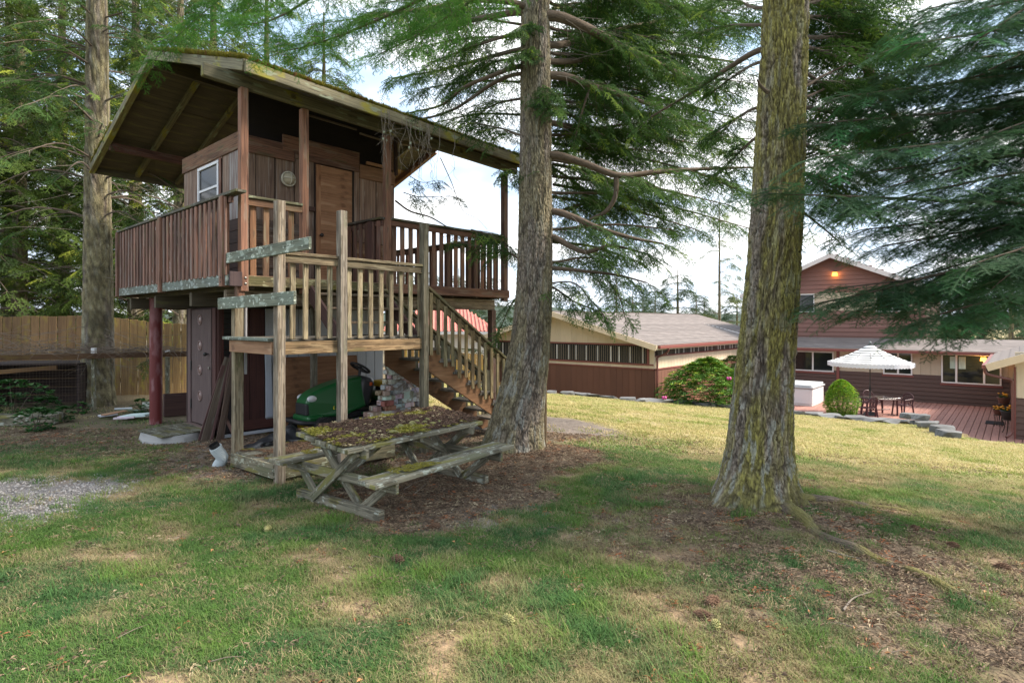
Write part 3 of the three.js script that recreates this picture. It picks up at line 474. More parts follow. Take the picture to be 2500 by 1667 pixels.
{ // lower storage room under the cabin
  const lo = grp(house, 'storage_wall'), T = 2.0;
  bd(lo, 'wall_panel', M.dark, 0.62, 3.6, 0.06, 2.12, T + 0.03, T + 0.07, { tint: [0.5, 0.45, 0.45] });
  bd(lo, 'corner_board', M.dark, 0.6, 0.66, 0.06, 2.13, T - 0.01, T + 0.03, { tint: [1.2, 0.8, 0.75] });
  bd(lo, 'frame', M.dark, 0.66, 0.90, 1.12, 1.18, T, T + 0.025, { tint: [1.5, 0.8, 0.75] }); bd(lo, 'frame', M.dark, 0.66, 0.69, 1.18, 2.12, T, T + 0.025, { tint: [1.5, 0.8, 0.75] }); bd(lo, 'frame', M.dark, 0.87, 0.90, 1.18, 2.12, T, T + 0.025, { tint: [1.5, 0.8, 0.75] });
  for (let y = 1.19; y < 2.1; y += 0.085) bd(lo, 'louvre_slat', blackPaint, 0.69, 0.87, y, y + 0.075, T + 0.005, T + 0.012, { rot: [0.35, 0, 0] });
  bd(lo, 'sill', M.white, 0.67, 0.90, 1.06, 1.115, T - 0.005, T + 0.02, { tint: [0.7, 0.75, 0.85] });
  bd(lo, 'wall_panel', M.dark, 0.66, 0.91, 0.08, 1.05, T + 0.005, T + 0.025, { tint: [0.55, 0.7, 0.9] });
  for (const [a, b] of [[0.92, 1.10], [1.11, 1.36]]) bd(lo, 'wall_panel', M.dark, a, b, 0.12, 2.12, T, T + 0.025, { tint: [1.05, 0.62, 0.58] });
  bd(lo, 'base_board', M.dark, 0.92, 1.5, 0.10, 0.26, T - 0.02, T - 0.002, { tint: [1.3, 0.75, 0.65] });
  bd(lo, 'threshold', M.white, 0.58, 1.55, 0.03, 0.075, T - 0.09, T - 0.025, { tint: [0.75, 0.78, 0.85] });
  for (let s = 1.37; s < 3.6; s += 0.20) bd(lo, 'wall_board', M.white, s, s + 0.192, 0.24, 2.12, T - 0.02, T, { tint: [0.60, 0.62, 0.66] });
  bd(lo, 'wall_board', M.white, 1.36, 1.47, 0.28, 1.5, T - 0.05, T - 0.03, { tint: [0.72, 0.78, 0.9], rot: [0, 0, 0.03] });
  const lf = grp(house, 'storage_wall'), S = 0.6;
  bd(lf, 'wall_panel', M.dark, S + 0.01, S + 0.05, 0.1, 2.13, 2.03, 3.4, { tint: [0.6, 0.5, 0.5] });
  bd(lf, 'frame', M.door, S - 0.06, S + 0.01, 0.16, 2.12, 3.02, 3.14, { tint: [1.15, 1.05, 1.05] }); bd(lf, 'frame', M.dark, S - 0.03, S + 0.01, 0.16, 2.12, 2.03, 2.16, { tint: [1.3, 0.9, 0.9] });
  const dr = grp(house, 'storage_door');
  const slab = bd(dr, 'door_panel', M.door, S - 0.045, S - 0.003, 0.19, 2.1, 2.17, 3.0, { tint: [1, 0.95, 0.96] });
  for (const y of [0.66, 1.09, 1.5, 1.93]) { part(dr, 'roundel', new THREE.TorusGeometry(0.075, 0.014, 8, 24), std(0.17, 0.11, 0.10, 0.5), [S - 0.048, y, -2.62], [0, Math.PI / 2, 0]); part(dr, 'roundel_pane', new THREE.SphereGeometry(0.062, 16, 8).scale(0.3, 1, 1), std(0.20, 0.13, 0.12, 0.25), [S - 0.045, y, -2.62]); }
  part(dr, 'handle', new THREE.SphereGeometry(0.032, 12, 8), blackPaint, [S - 0.1, 1.37, -2.27]); part(dr, 'handle_stem', cyl(V(0, 0, 0), V(-0.09, 0, 0), 0.012), blackPaint, [S - 0.04, 1.37, -2.27]); part(dr, 'lock', cyl(V(0, 0, 0), V(-0.02, 0, 0), 0.022, 12), steel, [S - 0.045, 1.15, -2.22]);
  for (const y of [0.5, 1.15]) part(dr, 'hinge', bx(0.02, 0.16, 0.03), blackPaint, [S - 0.055, y, -3.01]);
  bd(dr, 'door_sill', M.door, S - 0.12, S + 0.0, 0.13, 0.17, 2.1, 3.1, { tint: [1.3, 1.2, 1.1] });
  bd(house, 'storage_wall', M.dark, 0.62, 3.6, 0, 2.13, 3.4, 3.44); bd(house, 'storage_wall', M.dark, 3.56, 3.6, 0, 2.13, 2.08, 3.39);
  bd(house, 'angle_brace', M.white, 0.18, 0.205, 1.2, 2.1, 0.02, 0.06, { tint: [0.6, 0.6, 0.62] });
}
{ // gable roof, ridge along the front, leaning a little to the right
  const roof = grp(house, 'roof'); roof.rotation.z = -0.026; roof.position.y = 0.05;
  const RY = 6.34, RT = 3.235, SL = 0.34, S0 = -0.15, S1 = 6.1, EF = -0.45, EB = 6.92, yAt = (t) => RY - SL * Math.abs(t - RT);
  const an = Math.atan(SL);
  const slope = (name, mat, s0, s1, ta, tb, th, up, tint, c) => { const ym = (yAt(ta) + yAt(tb)) / 2 + up, len = Math.abs(tb - ta) / Math.cos(an), front = (ta + tb) / 2 < RT; return part(roof, name, bx(s1 - s0, th, len, tint ?? jit(), c), mat, [(s0 + s1) / 2, ym, -(ta + tb) / 2], [front ? an : -an, 0, 0]); };
  // plywood sheets, shingles in courses, rafters
  for (const [a, b] of [[EF, 0.72], [0.73, 1.98], [1.99, RT], [RT, 4.48], [4.49, 5.73], [5.74, EB]]) for (let k = 0; k < 3; k++) slope('roof_sheet', M.under, S0 + k * 2.085, S0 + (k + 1) * 2.085 - 0.01, a, b, 0.02, 0.01, k === 2 && a > RT ? [2.3, 1.7, 1.4] : jit(0.12).map((x) => x * 0.8));
  const shingle = woodMat(14, [0.11, 0.10, 0.085], [0.06, 0.055, 0.05], { stains: [[[0.13, 0.125, 0.03], 4, 3, 0.5, 0.15, 0.8]] });
  for (let k = 0; k < 14; k++) { const a = EF - 0.02 + k * 0.263; slope('shingle_course', shingle, S0 - 0.02, S1 + 0.02, a, a + 0.3, 0.016, 0.04 + 0.004 * (k % 2), jit(0.2)); const b = EB + 0.02 - k * 0.263; slope('shingle_course', shingle, S0 - 0.02, S1 + 0.02, b - 0.3, b, 0.016, 0.04 + 0.004 * (k % 2), jit(0.2)); }
  for (let s = 0.66; s < S1 - 0.3; s += 0.8) { slope('rafter', M.mossy, s - 0.04, s + 0.04, RT + 0.06, EB - 0.05, 0.09, -0.05, [0.62, 0.58, 0.40]); slope('rafter', M.under, s - 0.02, s + 0.02, EF + 0.04, RT - 0.06, 0.12, -0.065, [1, 0.95, 0.8]); }
  for (const [s, m, c] of [[S0 - 0.02, M.mossy, [0.9, 0.9, 0.82]], [S1, M.red, [0.95, 0.85, 0.85]]]) { slope('barge_board', m, s - 0.02, s + 0.02, EF, RT, 0.14, -0.04, c); slope('barge_board', m, s - 0.02, s + 0.02, RT, EB, 0.14, -0.04, c.map((x) => x * 0.85)); slope('barge_batten', m, s - 0.03, s + 0.07, RT + 0.1, EB, 0.04, -0.13, [0.9, 0.85, 0.45]); }
  bd(roof, 'eave_board', M.mossy, S0 - 0.02, S1, yAt(EF) - 0.13, yAt(EF) + 0.02, EF - 0.045, EF - 0.005, { tint: [0.85, 0.84, 0.78] });
  bd(roof, 'eave_board', M.under, S0, S1, yAt(EB) - 0.13, yAt(EB) + 0.02, EB + 0.005, EB + 0.045);
  bd(roof, 'porch_beam', M.mossy, -0.5, 5.42, 4.93, 5.10, -0.04, 0.05, { tint: [0.62, 0.62, 0.56], c: 0.01 });
  bd(roof, 'purlin', M.red, S0 + 0.04, 5.9, yAt(5.81) - 0.24, yAt(5.81) - 0.08, 5.77, 5.86, { tint: [0.5, 0.42, 0.42] });
  bd(roof, 'ridge_beam', M.under, S0 + 0.02, 6.0, RY - 0.24, RY - 0.02, RT - 0.045, RT + 0.045, { tint: [0.7, 0.65, 0.6] });
  // moss cushions along the edges and in patches
  const r = rng(31), mm = [], mc = [], puff = (() => { const pos = []; const q = rng(4); for (let i = 0; i < 70; i++) { const a = q() * 6.28, e = Math.acos(2 * q() - 1) * 0.6, rr = 0.6 + 0.5 * q(), dx = Math.sin(e) * Math.cos(a), dy = Math.cos(e), dz = Math.sin(e) * Math.sin(a), w = 0.16; pos.push(dx * 0.25 - dz * w, -0.2, dz * 0.25 + dx * w, dx * 0.25 + dz * w, -0.2, dz * 0.25 - dx * w, dx * rr, dy * rr * 0.9, dz * rr); } return geoFrom(pos); })();
  const puts = (n, f, dens) => { for (let i = 0; i < n; i++) { const [s, t, lift] = f(); if (r() > dens(s, t)) continue; mm.push(mtx(V(s, yAt(t) + 0.05 + lift, -t), (r() - 0.5) * 0.8, r() * 6.28, (r() - 0.5) * 0.8, 0.030 + 0.06 * r() * r())); const k = r(); mc.push(k < 0.12 ? [0.20, 0.10, 0.04] : mix3([0.30, 0.27, 0.03], [0.14, 0.14, 0.025], k)); } };
  puts(3600, () => [S0 - 0.03 + 0.10 * r(), EF + (RT - EF) * r(), 0.005], (s, t) => t < 2.6 ? 0.9 : 0.25);
  puts(3800, () => [S0 + 6.2 * r(), EF - 0.02 + 0.12 * r(), 0.0], (s) => s < 1.6 ? 0.95 : s < 3.4 ? 0.45 : 0.15);
  puts(1500, () => [S0 + 3.2 * r(), EF + 2.2 * r(), 0.0], (s, t) => sm(0.45, 0.65, fbm(s * 2, t * 2, 5, 3)));
  puts(700, () => [S0 - 0.03 + 0.06 * r(), RT + 2.2 + 1.4 * r(), 0.0], () => 0.7);
  instanced(roof, 'roof_moss', puff, std(1, 1, 1, 1, { side: THREE.DoubleSide }), mm, mc);
}
{ // bulkhead lamp on the porch wall, unlit
  const p = V(1.30, 4.16, -1.07).applyAxisAngle(V(0, 1, 0), TH.turn).add(V(...TH.pos)), l = thing('wall_lamp', 'round caged wall lamp of pale glass beside the upper porch door', 'lamp', p, TH.turn);
  part(l, 'lamp_base', cyl(V(0, 0, 0), V(0, 0, 0.035), 0.115, 24), std(0.45, 0.42, 0.34, 0.5));
  part(l, 'lamp_glass', new THREE.SphereGeometry(0.095, 24, 12, 0, 6.29, 0, 1.57).rotateX(Math.PI / 2), std(0.42, 0.38, 0.28, 0.15), [0, 0, 0.033]);
  for (const a of [0, Math.PI / 2]) part(l, 'cage_bar', new THREE.TorusGeometry(0.105, 0.008, 6, 20, Math.PI).rotateX(Math.PI / 2).rotateZ(a), std(0.5, 0.47, 0.38, 0.45), [0, 0, 0.033]);
  part(l, 'cage_ring', new THREE.TorusGeometry(0.11, 0.012, 8, 28), std(0.5, 0.47, 0.38, 0.45), [0, 0, 0.04]);
}
// ---------------------------------------------------------------- trees
const leafMat = (rough = 0.75, tr = 0.38) => new THREE.MeshPhysicalMaterial({ color: 0xffffff, roughness: rough, transmission: tr, thickness: 0, side: THREE.DoubleSide, specularIntensity: 0.25 });
const needleMat = leafMat(0.85, 0.4);
// a spray: a twig along x with side twigs, all set with needles; each needle one thin triangle
function sprayGeo(seed, { len = 0.5, twigs = 11, side = 0.2, nl = 0.024, nw = 0.0035, step = 0.006, flat = 0.5, droop = 0.12, ang = 0.85 } = {}) {
  const r = rng(seed), pos = [], UP = V(0, 1, 0);
  const stem = (a, dir, L, w, sag) => {
    const n = Math.max(3, Math.round(L / step)), z = dir.clone().cross(UP).normalize(), y = z.clone().cross(dir), P = (t) => a.clone().addScaledVector(dir, L * t).add(V(0, -sag * L * t * t, 0));
    const e = P(1), m = P(0.5); // the woody stem: two slim triangles
    for (const [p, q] of [[a, m], [m, e]]) pos.push(p.x + z.x * w, p.y, p.z + z.z * w, p.x - z.x * w, p.y, p.z - z.z * w, q.x, q.y - w, q.z);
    for (let i = 0; i < n; i++) {
      const t = (i + r()) / n, p = P(t), phi = (i % 2 ? 0 : Math.PI) + (r() - 0.5) * 3.0 * (1 - flat), fw = 0.55 + 0.5 * r(), l = nl * (0.7 + 0.5 * r()) * (t > 0.9 ? 0.8 : 1);
      const d = z.clone().multiplyScalar(Math.cos(phi)).addScaledVector(y, Math.sin(phi) + 0.25).addScaledVector(dir, fw).normalize(), wd = dir.clone().multiplyScalar(nw / 2);
      pos.push(p.x - wd.x, p.y - wd.y, p.z - wd.z, p.x + wd.x, p.y + wd.y, p.z + wd.z, p.x + d.x * l, p.y + d.y * l, p.z + d.z * l);
    }
    return P;
  };
  const P = stem(V(0, 0, 0), V(1, 0, 0), len, 0.003, droop);
  for (let k = 0; k < twigs; k++) {
    const t = 0.08 + 0.86 * (k + 0.6 * r()) / twigs, sgn = k % 2 ? 1 : -1, a = ang * (0.8 + 0.4 * r()), L = side * (1 - 0.72 * t) * (0.75 + 0.5 * r());
    const d = V(Math.cos(a), 0.10 * (r() - 0.5) - droop * t, sgn * Math.sin(a)).normalize(), Q = stem(P(t), d, L, 0.002, droop * 1.6);
    if (L > 0.11) for (let j = 0; j < 3; j++) { const s2 = j % 2 ? 1 : -1, dd = d.clone().applyAxisAngle(UP, s2 * 0.7); stem(Q(0.3 + 0.22 * j), dd, L * (0.42 - 0.07 * j), 0.0015, droop); }
  }
  return geoFrom(pos);
}
const SPRAY = {
  near: [1, 2, 3].map((s) => sprayGeo(s, { len: 0.30, twigs: 7, side: 0.15, nl: 0.024, nw: 0.0042, step: 0.0032, flat: 0.1, droop: 0.15, ang: 0.9 })),
  mid: [4, 5, 6, 12].map((s) => sprayGeo(s, { len: 0.27, twigs: 6, side: 0.15, nl: 0.021, nw: 0.0095, step: 0.0042, flat: 0.35, droop: 0.16, ang: 1.0 })),
  flat: [7, 8, 9].map((s) => sprayGeo(s, { len: 0.36, twigs: 8, side: 0.20, nl: 0.025, nw: 0.0062, step: 0.0042, flat: 0.9, droop: 0.10, ang: 1.0 })),
  far: [10, 11, 13].map((s) => sprayGeo(s, { len: 0.46, twigs: 6, side: 0.26, nl: 0.038, nw: 0.024, step: 0.010, flat: 0.3, droop: 0.18, ang: 1.0 })),
};
const barkTone = rep(tex(256, 512, (u, v) => { const q = 0.40 + 0.9 * (fbm(u * 14, v * 8, 5, 5, 14, 8)) + 0.45 * (vn(u * 80, v * 60, 6, 80, 60) - 0.5); return [q, q * 0.99, q * 0.97]; }, true), 0.5, 1);
const barkFine = rep(tex(512, 512, (u, v) => { const a = fbm(u * 14, v * 7, 8, 5, 14, 7), f = Math.abs(2 * vn(u * 22 + 2 * a, v * 6, 18, 22, 6) - 1); return clamp(a * 0.7 + 0.4 * sm(0, 0.3, f)); }), 0.35, 0.5);
const barkMat = new THREE.MeshStandardMaterial({ map: barkTone, bumpMap: barkFine, bumpScale: 0.022, roughness: 0.95, vertexColors: true });
const limbMat = new THREE.MeshStandardMaterial({ map: barkTone, bumpMap: barkFine, bumpScale: 0.006, roughness: 0.95, color: new THREE.Color().setRGB(0.13, 0.098, 0.07) });
const twigMat = std(0.10, 0.078, 0.058, 0.95), deadMat = std(0.19, 0.165, 0.135, 0.95);
// furrowed bark: distance to the edges of tall cells that interlock
function cells(u, v, pu, s) { // F1, F2 of a jittered grid, periodic in u
  const x0 = Math.floor(u), y0 = Math.floor(v); let a = 9, b = 9, id = 0;
  for (let j = -1; j <= 1; j++) for (let i = -1; i <= 1; i++) { const cx = x0 + i, cy = y0 + j, h = mod(cx, pu), px = cx + 0.15 + 0.7 * hash(h, cy, s), py = cy + 0.1 + 0.8 * hash(h, cy, s + 1), d = Math.hypot(u - px, v - py); if (d < a) { b = a; a = d; id = hash(h, cy, s + 2); } else if (d < b) b = d; }
  return [a, b, id];
}
// rows: [x, y, d, r]; flare: how the foot widens per angle; the bark is real relief
function trunkGeo(rows, { nu = 160, nv = 400, depth = 0.03, cell = 0.075, tall = 3.2, seed = 1, roots = [], color }) {
  const pts = rows.map((r) => V(r[0], r[1], -r[2])), c = new THREE.CatmullRomCurve3(pts), L = c.getLength(), pos = [], col = [], uv = [], idx = [], p = V();
  const y0 = rows[0][1], rad = (y) => { let i = 1; while (i < rows.length - 1 && rows[i][1] < y) i++; const a = rows[i - 1], b = rows[i], t = clamp((y - a[1]) / (b[1] - a[1])); return lerp(a[3], b[3], t); };
  const rm = rows[Math.min(3, rows.length - 1)][3], pu = Math.max(5, Math.round(2 * Math.PI * rm / cell));
  for (let j = 0; j <= nv; j++) {
    const t = Math.pow(j / nv, 1.15); c.getPointAt(t, p); const r0 = rad(p.y), hgt = p.y - y0;
    for (let i = 0; i <= nu; i++) {
      const ui = i % nu, th = ui / nu * 2 * Math.PI, cu = ui / nu * pu, s = t * L / cell;
      const w1 = 1.5 * (fbm(cu * 0.5, s * 0.16, seed, 3, Math.round(pu * 0.5)) - 0.5) + 0.5 * (fbm(cu * 2, s * 0.7, seed + 2, 2, pu * 2) - 0.5);
      const f1 = Math.abs(2 * vn(cu + w1 * 1.3, s / tall * 0.8 + 3, seed + 4, pu) - 1), f2 = Math.abs(2 * vn(cu * 2 + w1 * 2.2, s / tall * 2.1, seed + 6, pu * 2) - 1), f3 = Math.abs(2 * vn(cu + 0.6 * w1 + 5, s * 0.55 + w1, seed + 7, pu) - 1);
      const f0 = Math.abs(2 * vn(cu * 0.5 + w1 * 0.9, s / tall * 0.45 + 9, seed + 5, Math.round(pu * 0.5)) - 1), plate = Math.min(0.15 + 0.85 * sm(0, 0.12, f0), 0.2 + 0.8 * sm(0.0, 0.16, f1 + 0.10 * (fbm(cu * 4, s * 1.6, seed + 15, 2, pu * 4) - 0.5)), 0.4 + 0.6 * sm(0.0, 0.16, f2), 0.45 + 0.55 * sm(0.0, 0.08, f3)), fine = fbm(cu * 3, s * 0.9, seed + 11, 4, pu * 3);
      let fl = 0; for (const [a, w, amt, h] of roots) { let da = Math.abs(mod(th - a + Math.PI, 2 * Math.PI) - Math.PI); fl += amt * Math.exp(-da * da / (w * w)) * Math.exp(-hgt / h); }
      const lob = 1 + 0.03 * (vn(th * 1.6 + 3, t * 3, seed + 21, 10) - 0.5), R = r0 * lob * (1 + fl) + depth * (plate - 0.75) * (0.8 + 0.4 * fine) + depth * 0.8 * (fine - 0.5) + depth * 0.3 * (vn(cu * 7, s * 4, seed + 60, pu * 7) - 0.5);
      pos.push(p.x + Math.cos(th) * R, p.y, p.z - Math.sin(th) * R);
      uv.push(th * rm, t * L); col.push(...color(th, p.y - y0, plate, fine, fbm(th * 2.2, t * L * 1.3, seed + 40, 4, 14), fbm(th * 7, t * L * 5, seed + 44, 3, 44), seed));
    }
  }
  for (let j = 0; j < nv; j++) for (let i = 0; i < nu; i++) { const a = j * (nu + 1) + i, b = a + nu + 1; idx.push(a, a + 1, b, b, a + 1, b + 1); }
  const g = geoFrom(pos, uv, col); g.setIndex(idx); g.computeVertexNormals(); return g;
}
// a limb with side branches and sprays; everything but the limb itself is gathered and joined per tree
class Crown {
  constructor(tree, seed, kind, tone, opts = {}) { Object.assign(this, { tree, r: rng(seed), kind, tone, tubes: [], dead: [], mats: SPRAY[kind].map(() => []), cols: SPRAY[kind].map(() => []), o: { spacing: 0.14, side: 0.8, droop: 0.35, scale: 1, flatUp: 0.3, ...opts } }); }
  spray(p, dir, up, s) {
    const r = this.r, k = Math.floor(r() * this.mats.length); this.mats[k].push(basis(p, dir, up, s)); const t = r();
    const [a, b, n] = this.tone; this.cols[k].push(t > 0.94 && n ? n : mix3(a, b, clamp(0.65 * (this.t0 ?? 0.5) + 0.35 * r())));
  }
  branchlet(p, dir, L, lod) {
    this.t0 = this.r(); const { r, o } = this, down = V(0, -1, 0), pts = [p.clone()], n = 3; let d = dir.clone();
    for (let i = 0; i < n; i++) { d.addScaledVector(down, o.droop * (0.5 + r() * 0.8) / n * 1.6).add(V(r() - 0.5, 0.3 * (r() - 0.5), r() - 0.5).multiplyScalar(0.22)).normalize(); pts.push(pts[i].clone().addScaledVector(d, L / n)); }
    if (!lod) this.tubes.push(tube(pts, 0.006 * o.scale * (0.5 + L), 0.002 * o.scale, 4, 4));
    const c = new THREE.CatmullRomCurve3(pts), m = Math.max(2, Math.round(L / (o.spacing * o.scale))), q = V();
    for (let i = 0; i <= m; i++) {
      const t = clamp((i + 0.3 * r()) / m, 0, 1); c.getPointAt(t, q); const tg = c.getTangentAt(t), sd = (i % 2 ? 1 : -1), z = tg.clone().cross(V(0, 1, 0)).normalize();
      const dd = i === m ? tg : tg.clone().multiplyScalar(0.75).addScaledVector(z, sd * (0.5 + 0.3 * r())).add(V(0, -o.droop * 0.5 * r(), 0)).normalize();
      this.spray(q, dd, V((this.kind === 'flat' ? 0.6 : 1.0) * (r() - 0.5), 1, (this.kind === 'flat' ? 0.6 : 1.0) * (r() - 0.5)).normalize(), o.scale * (0.75 + 0.5 * r()) * (1 - 0.25 * t));
    }
  }
  // pts: limb axis; from: where foliage begins (0..1); len: side branch length; gap: metres between side branches
  limb(pts, r0, r1, { from = 0.25, len = this.o.side, gap = 0.2, name = 'branch', both = 1, bare = 0.0 } = {}) {
    const { r } = this; if (name) part(this.tree, name, tube(pts, r0, r1, 8, pts.length * 5), limbMat); else this.tubes.push(tube(pts, r0, r1, 5, pts.length * 3));
    const c = new THREE.CatmullRomCurve3(pts), L = c.getLength(), n = Math.round(L * (1 - from * 0.6) / gap), q = V();
    for (let i = 0; i < n; i++) {
      const t = from * 0.4 + (1 - from * 0.4) * (i + 0.7 * r()) / n; c.getPointAt(clamp(t), q); const tg = c.getTangentAt(clamp(t)), z = tg.clone().cross(V(0, 1, 0)).normalize(), sd = (i % 2 ? 1 : -1) * both;
      const d = tg.clone().multiplyScalar(0.5 + 0.4 * r()).addScaledVector(z, sd * (0.6 + 0.4 * r())).add(V(0, (this.kind === 'far' ? 0.3 : 0.75) * (r() - 0.62), 0)).normalize(), l = len * (0.55 + 0.6 * r()) * (1.05 - 0.65 * t);
      if (t < from || r() < bare) { if (r() < 0.6) this.twig(q, d, l * 0.8); continue; }
      this.branchlet(q, d, l);
    }
    c.getPointAt(1, q); this.branchlet(q, c.getTangentAt(1), len * 0.6);
  }
  twig(p, d, L) { const { r } = this, pts = [p.clone()]; let e = d.clone(); for (let i = 0; i < 3; i++) { e.add(V(r() - 0.5, r() - 0.65, r() - 0.5).multiplyScalar(0.5)).normalize(); pts.push(pts[i].clone().addScaledVector(e, L / 3)); } this.dead.push(tube(pts, 0.005, 0.0015, 4, 5)); if (r() < 0.7) { const q = pts[1 + Math.floor(r() * 2)], f = e.clone().add(V(r() - 0.5, r() - 0.5, r() - 0.5)).normalize(); this.dead.push(tube([q.clone(), q.clone().addScaledVector(f, L * 0.25), q.clone().addScaledVector(f, L * 0.45).add(V(0, -0.05, 0))], 0.003, 0.001, 3, 3)); } }
  done() {
    if (this.tubes.length) { const m = part(this.tree, 'twigs', merge(this.tubes), twigMat); m.userData.kind = 'stuff'; }
    if (this.dead.length) { const m = part(this.tree, 'dead_twigs', merge(this.dead), deadMat); m.userData.kind = 'stuff'; }
    this.mats.forEach((m, k) => m.length && instanced(this.tree, 'foliage', SPRAY[this.kind][k], needleMat, m, this.cols[k]));
  }
}
const rooted = (pts, axis) => { const a = axis(pts[0].y), h = Math.hypot(pts[0].x - a.x, pts[0].z - a.z); if (h < 0.75) pts.unshift(axis(pts[0].y - 0.03)); return pts; };   // a limb starts inside its trunk
const G = { fir: [[0.024, 0.068, 0.022], [0.115, 0.225, 0.048], [0.24, 0.36, 0.06]], teal: [[0.028, 0.085, 0.040], [0.105, 0.225, 0.090], [0.09, 0.29, 0.10]], bright: [[0.040, 0.13, 0.026], [0.12, 0.30, 0.045], [0.20, 0.42, 0.07]], wild: [[0.024, 0.056, 0.018], [0.18, 0.27, 0.048], [0.42, 0.48, 0.07]] };
const firBark = (warm) => (th, h, plate, fine, big, small, seed) => {
  let c = mix3([0.040, 0.031, 0.025], mix3([0.15, 0.12, 0.095], [0.33, 0.29, 0.245], sm(0.25, 0.75, fine)), plate);
  c = mix3(c, mix3([0.15, 0.135, 0.035], [0.31, 0.29, 0.065], sm(0.3, 0.7, fine)), warm * (0.35 + 0.65 * plate) * sm(0.26, 0.50, big) * 0.9);                  // yellow-green algae on the plates
  c = mix3(c, [0.34, 0.36, 0.33], plate * sm(0.57, 0.66, small) * 0.7 * (1 - sm(0.9, 2.4, h) * 0.6)); // pale lichen, mostly low
  c = mix3(c, [0.13, 0.125, 0.045], sm(0.5, 0.1, h) * sm(0.45, 0.6, big) * 0.8);
  return c;
};
{ // the near fir on the right of the lawn
  const t = thing('fir_tree', 'tall fir trunk with yellow-green bark standing alone on the right of the lawn', 'tree', [0, 0, 0]);
  const rows = [[2.49, -0.12, 6.05, 0.46], [2.50, 0.10, 6.05, 0.40], [2.51, 0.32, 6.04, 0.352], [2.53, 0.65, 6.03, 0.312], [2.56, 1.2, 6.02, 0.280], [2.66, 2.5, 6.0, 0.249], [2.78, 5.1, 6.0, 0.210], [2.88, 9, 6.0, 0.17], [2.9, 15, 6.0, 0.06]];
  part(t, 'trunk', trunkGeo(rows, { nu: 330, nv: 950, depth: 0.024, cell: 0.050, tall: 4.0, seed: 3, roots: [[-0.55, 0.35, 0.75, 0.20], [3.5, 0.4, 0.5, 0.20], [-1.9, 0.45, 0.28, 0.22], [1.3, 0.5, 0.3, 0.2], [2.4, 0.4, 0.35, 0.2], [-2.6, 0.3, 0.3, 0.2], [-1.2, 0.25, 0.2, 0.25]], color: firBark(1.0) }), barkMat);
  const gp = (px, py, lift) => { const p = groundPoint(px, py); p.y += lift; return p; };
  const root = (pts, r0, r1, segs) => { const g = tube(pts, r0, r1, 14, segs), p = g.attributes.position, n = g.attributes.normal, col = []; for (let i = 0; i < p.count; i++) { const q = fbm(p.getX(i) * 9, p.getZ(i) * 9 + p.getY(i) * 14, 71, 4), k = 0.03 * (q - 0.5); p.setXYZ(i, p.getX(i) + n.getX(i) * k, p.getY(i) + n.getY(i) * k, p.getZ(i) + n.getZ(i) * k); col.push(...mix3(mix3([0.07, 0.055, 0.042], [0.21, 0.17, 0.13], q), [0.20, 0.185, 0.05], 0.85 * sm(0.42, 0.6, fbm(p.getX(i) * 4, p.getZ(i) * 4, 72, 3)))); } g.setAttribute('color', new THREE.Float32BufferAttribute(col, 3)); g.computeVertexNormals(); part(t, 'root', g, barkMat); };
  root([V(2.5, 0.16, -5.95), gp(1945, 1255, -0.03), gp(2010, 1310, -0.04), gp(2080, 1338, -0.025), gp(2160, 1372, -0.035), gp(2250, 1405, -0.012), gp(2340, 1450, -0.01), gp(2400, 1475, -0.016), gp(2470, 1500, -0.03)], 0.105, 0.02, 90);
  root([V(2.6, 0.12, -5.95), gp(2040, 1225, -0.015), gp(2130, 1238, -0.02), gp(2210, 1248, -0.01), gp(2300, 1275, -0.05)], 0.085, 0.03, 40);
  const c = new Crown(t, 21, 'mid', G.fir, { side: 0.62, droop: 0.32, spacing: 0.095 });
  const L = (pts, r0, r1, o) => c.limb(rooted(pts.map((p) => at(...p)), (y) => V(lerp(2.55, 2.78, clamp((y - 1.2) / 3.9)), y, -6.0)), r0, r1, o);
  L([[1862, 120, 6.1], [1780, 165, 6.6], [1690, 225, 7.2], [1590, 285, 7.8]], 0.035, 0.012, { from: 0.35, len: 0.6 });
  L([[1955, 215, 6.0], [2010, 185, 6.3], [2085, 150, 6.7]], 0.018, 0.006, { from: 0.8, len: 0.3, bare: 0.7 });
  L([[1955, 240, 6.0], [2020, 215, 6.4], [2100, 190, 6.9]], 0.016, 0.005, { from: 0.8, len: 0.3, bare: 0.8 });
  L([[1995, -60, 6.6], [2060, 60, 7.0], [2110, 150, 7.4], [2170, 260, 7.8], [2230, 340, 8.2]], 0.10, 0.03, { from: 0.1, len: 0.9, gap: 0.09 });
  L([[1960, -20, 6.3], [2100, 60, 7.4], [2250, 130, 8.6]], 0.05, 0.02, { from: 0.2, len: 0.9, gap: 0.10 });
  L([[1950, 300, 6.1], [2080, 330, 7.2], [2220, 400, 8.2]], 0.035, 0.012, { from: 0.15, len: 0.8, gap: 0.11 });
  L([[1945, 420, 6.2], [2040, 450, 7.0], [2120, 520, 7.8]], 0.028, 0.010, { from: 0.2, len: 0.7, gap: 0.12 });
  L([[1930, 500, 6.2], [1990, 540, 6.8], [2050, 590, 7.2]], 0.016, 0.008, { from: 0.3, len: 0.5 });
  for (const [y0, qx, qy, d] of [[40, 2180, 60, 7.5], [110, 2160, 190, 7.2], [170, 2090, 280, 7.0], [350, 2110, 430, 7.4], [260, 2200, 330, 8.2], [10, 2080, 10, 6.8], [90, 2260, 110, 8.6], [420, 2060, 500, 7.0], [200, 2240, 220, 8.0], [-40, 2200, -10, 7.5]]) L([[1950, y0, 6.1], [lerp(1950, qx, 0.5), lerp(y0, qy, 0.5) - 8, lerp(6.1, d, 0.5)], [qx, qy, d]], 0.026, 0.008, { from: 0.15, len: 0.6, gap: 0.10, name: null });
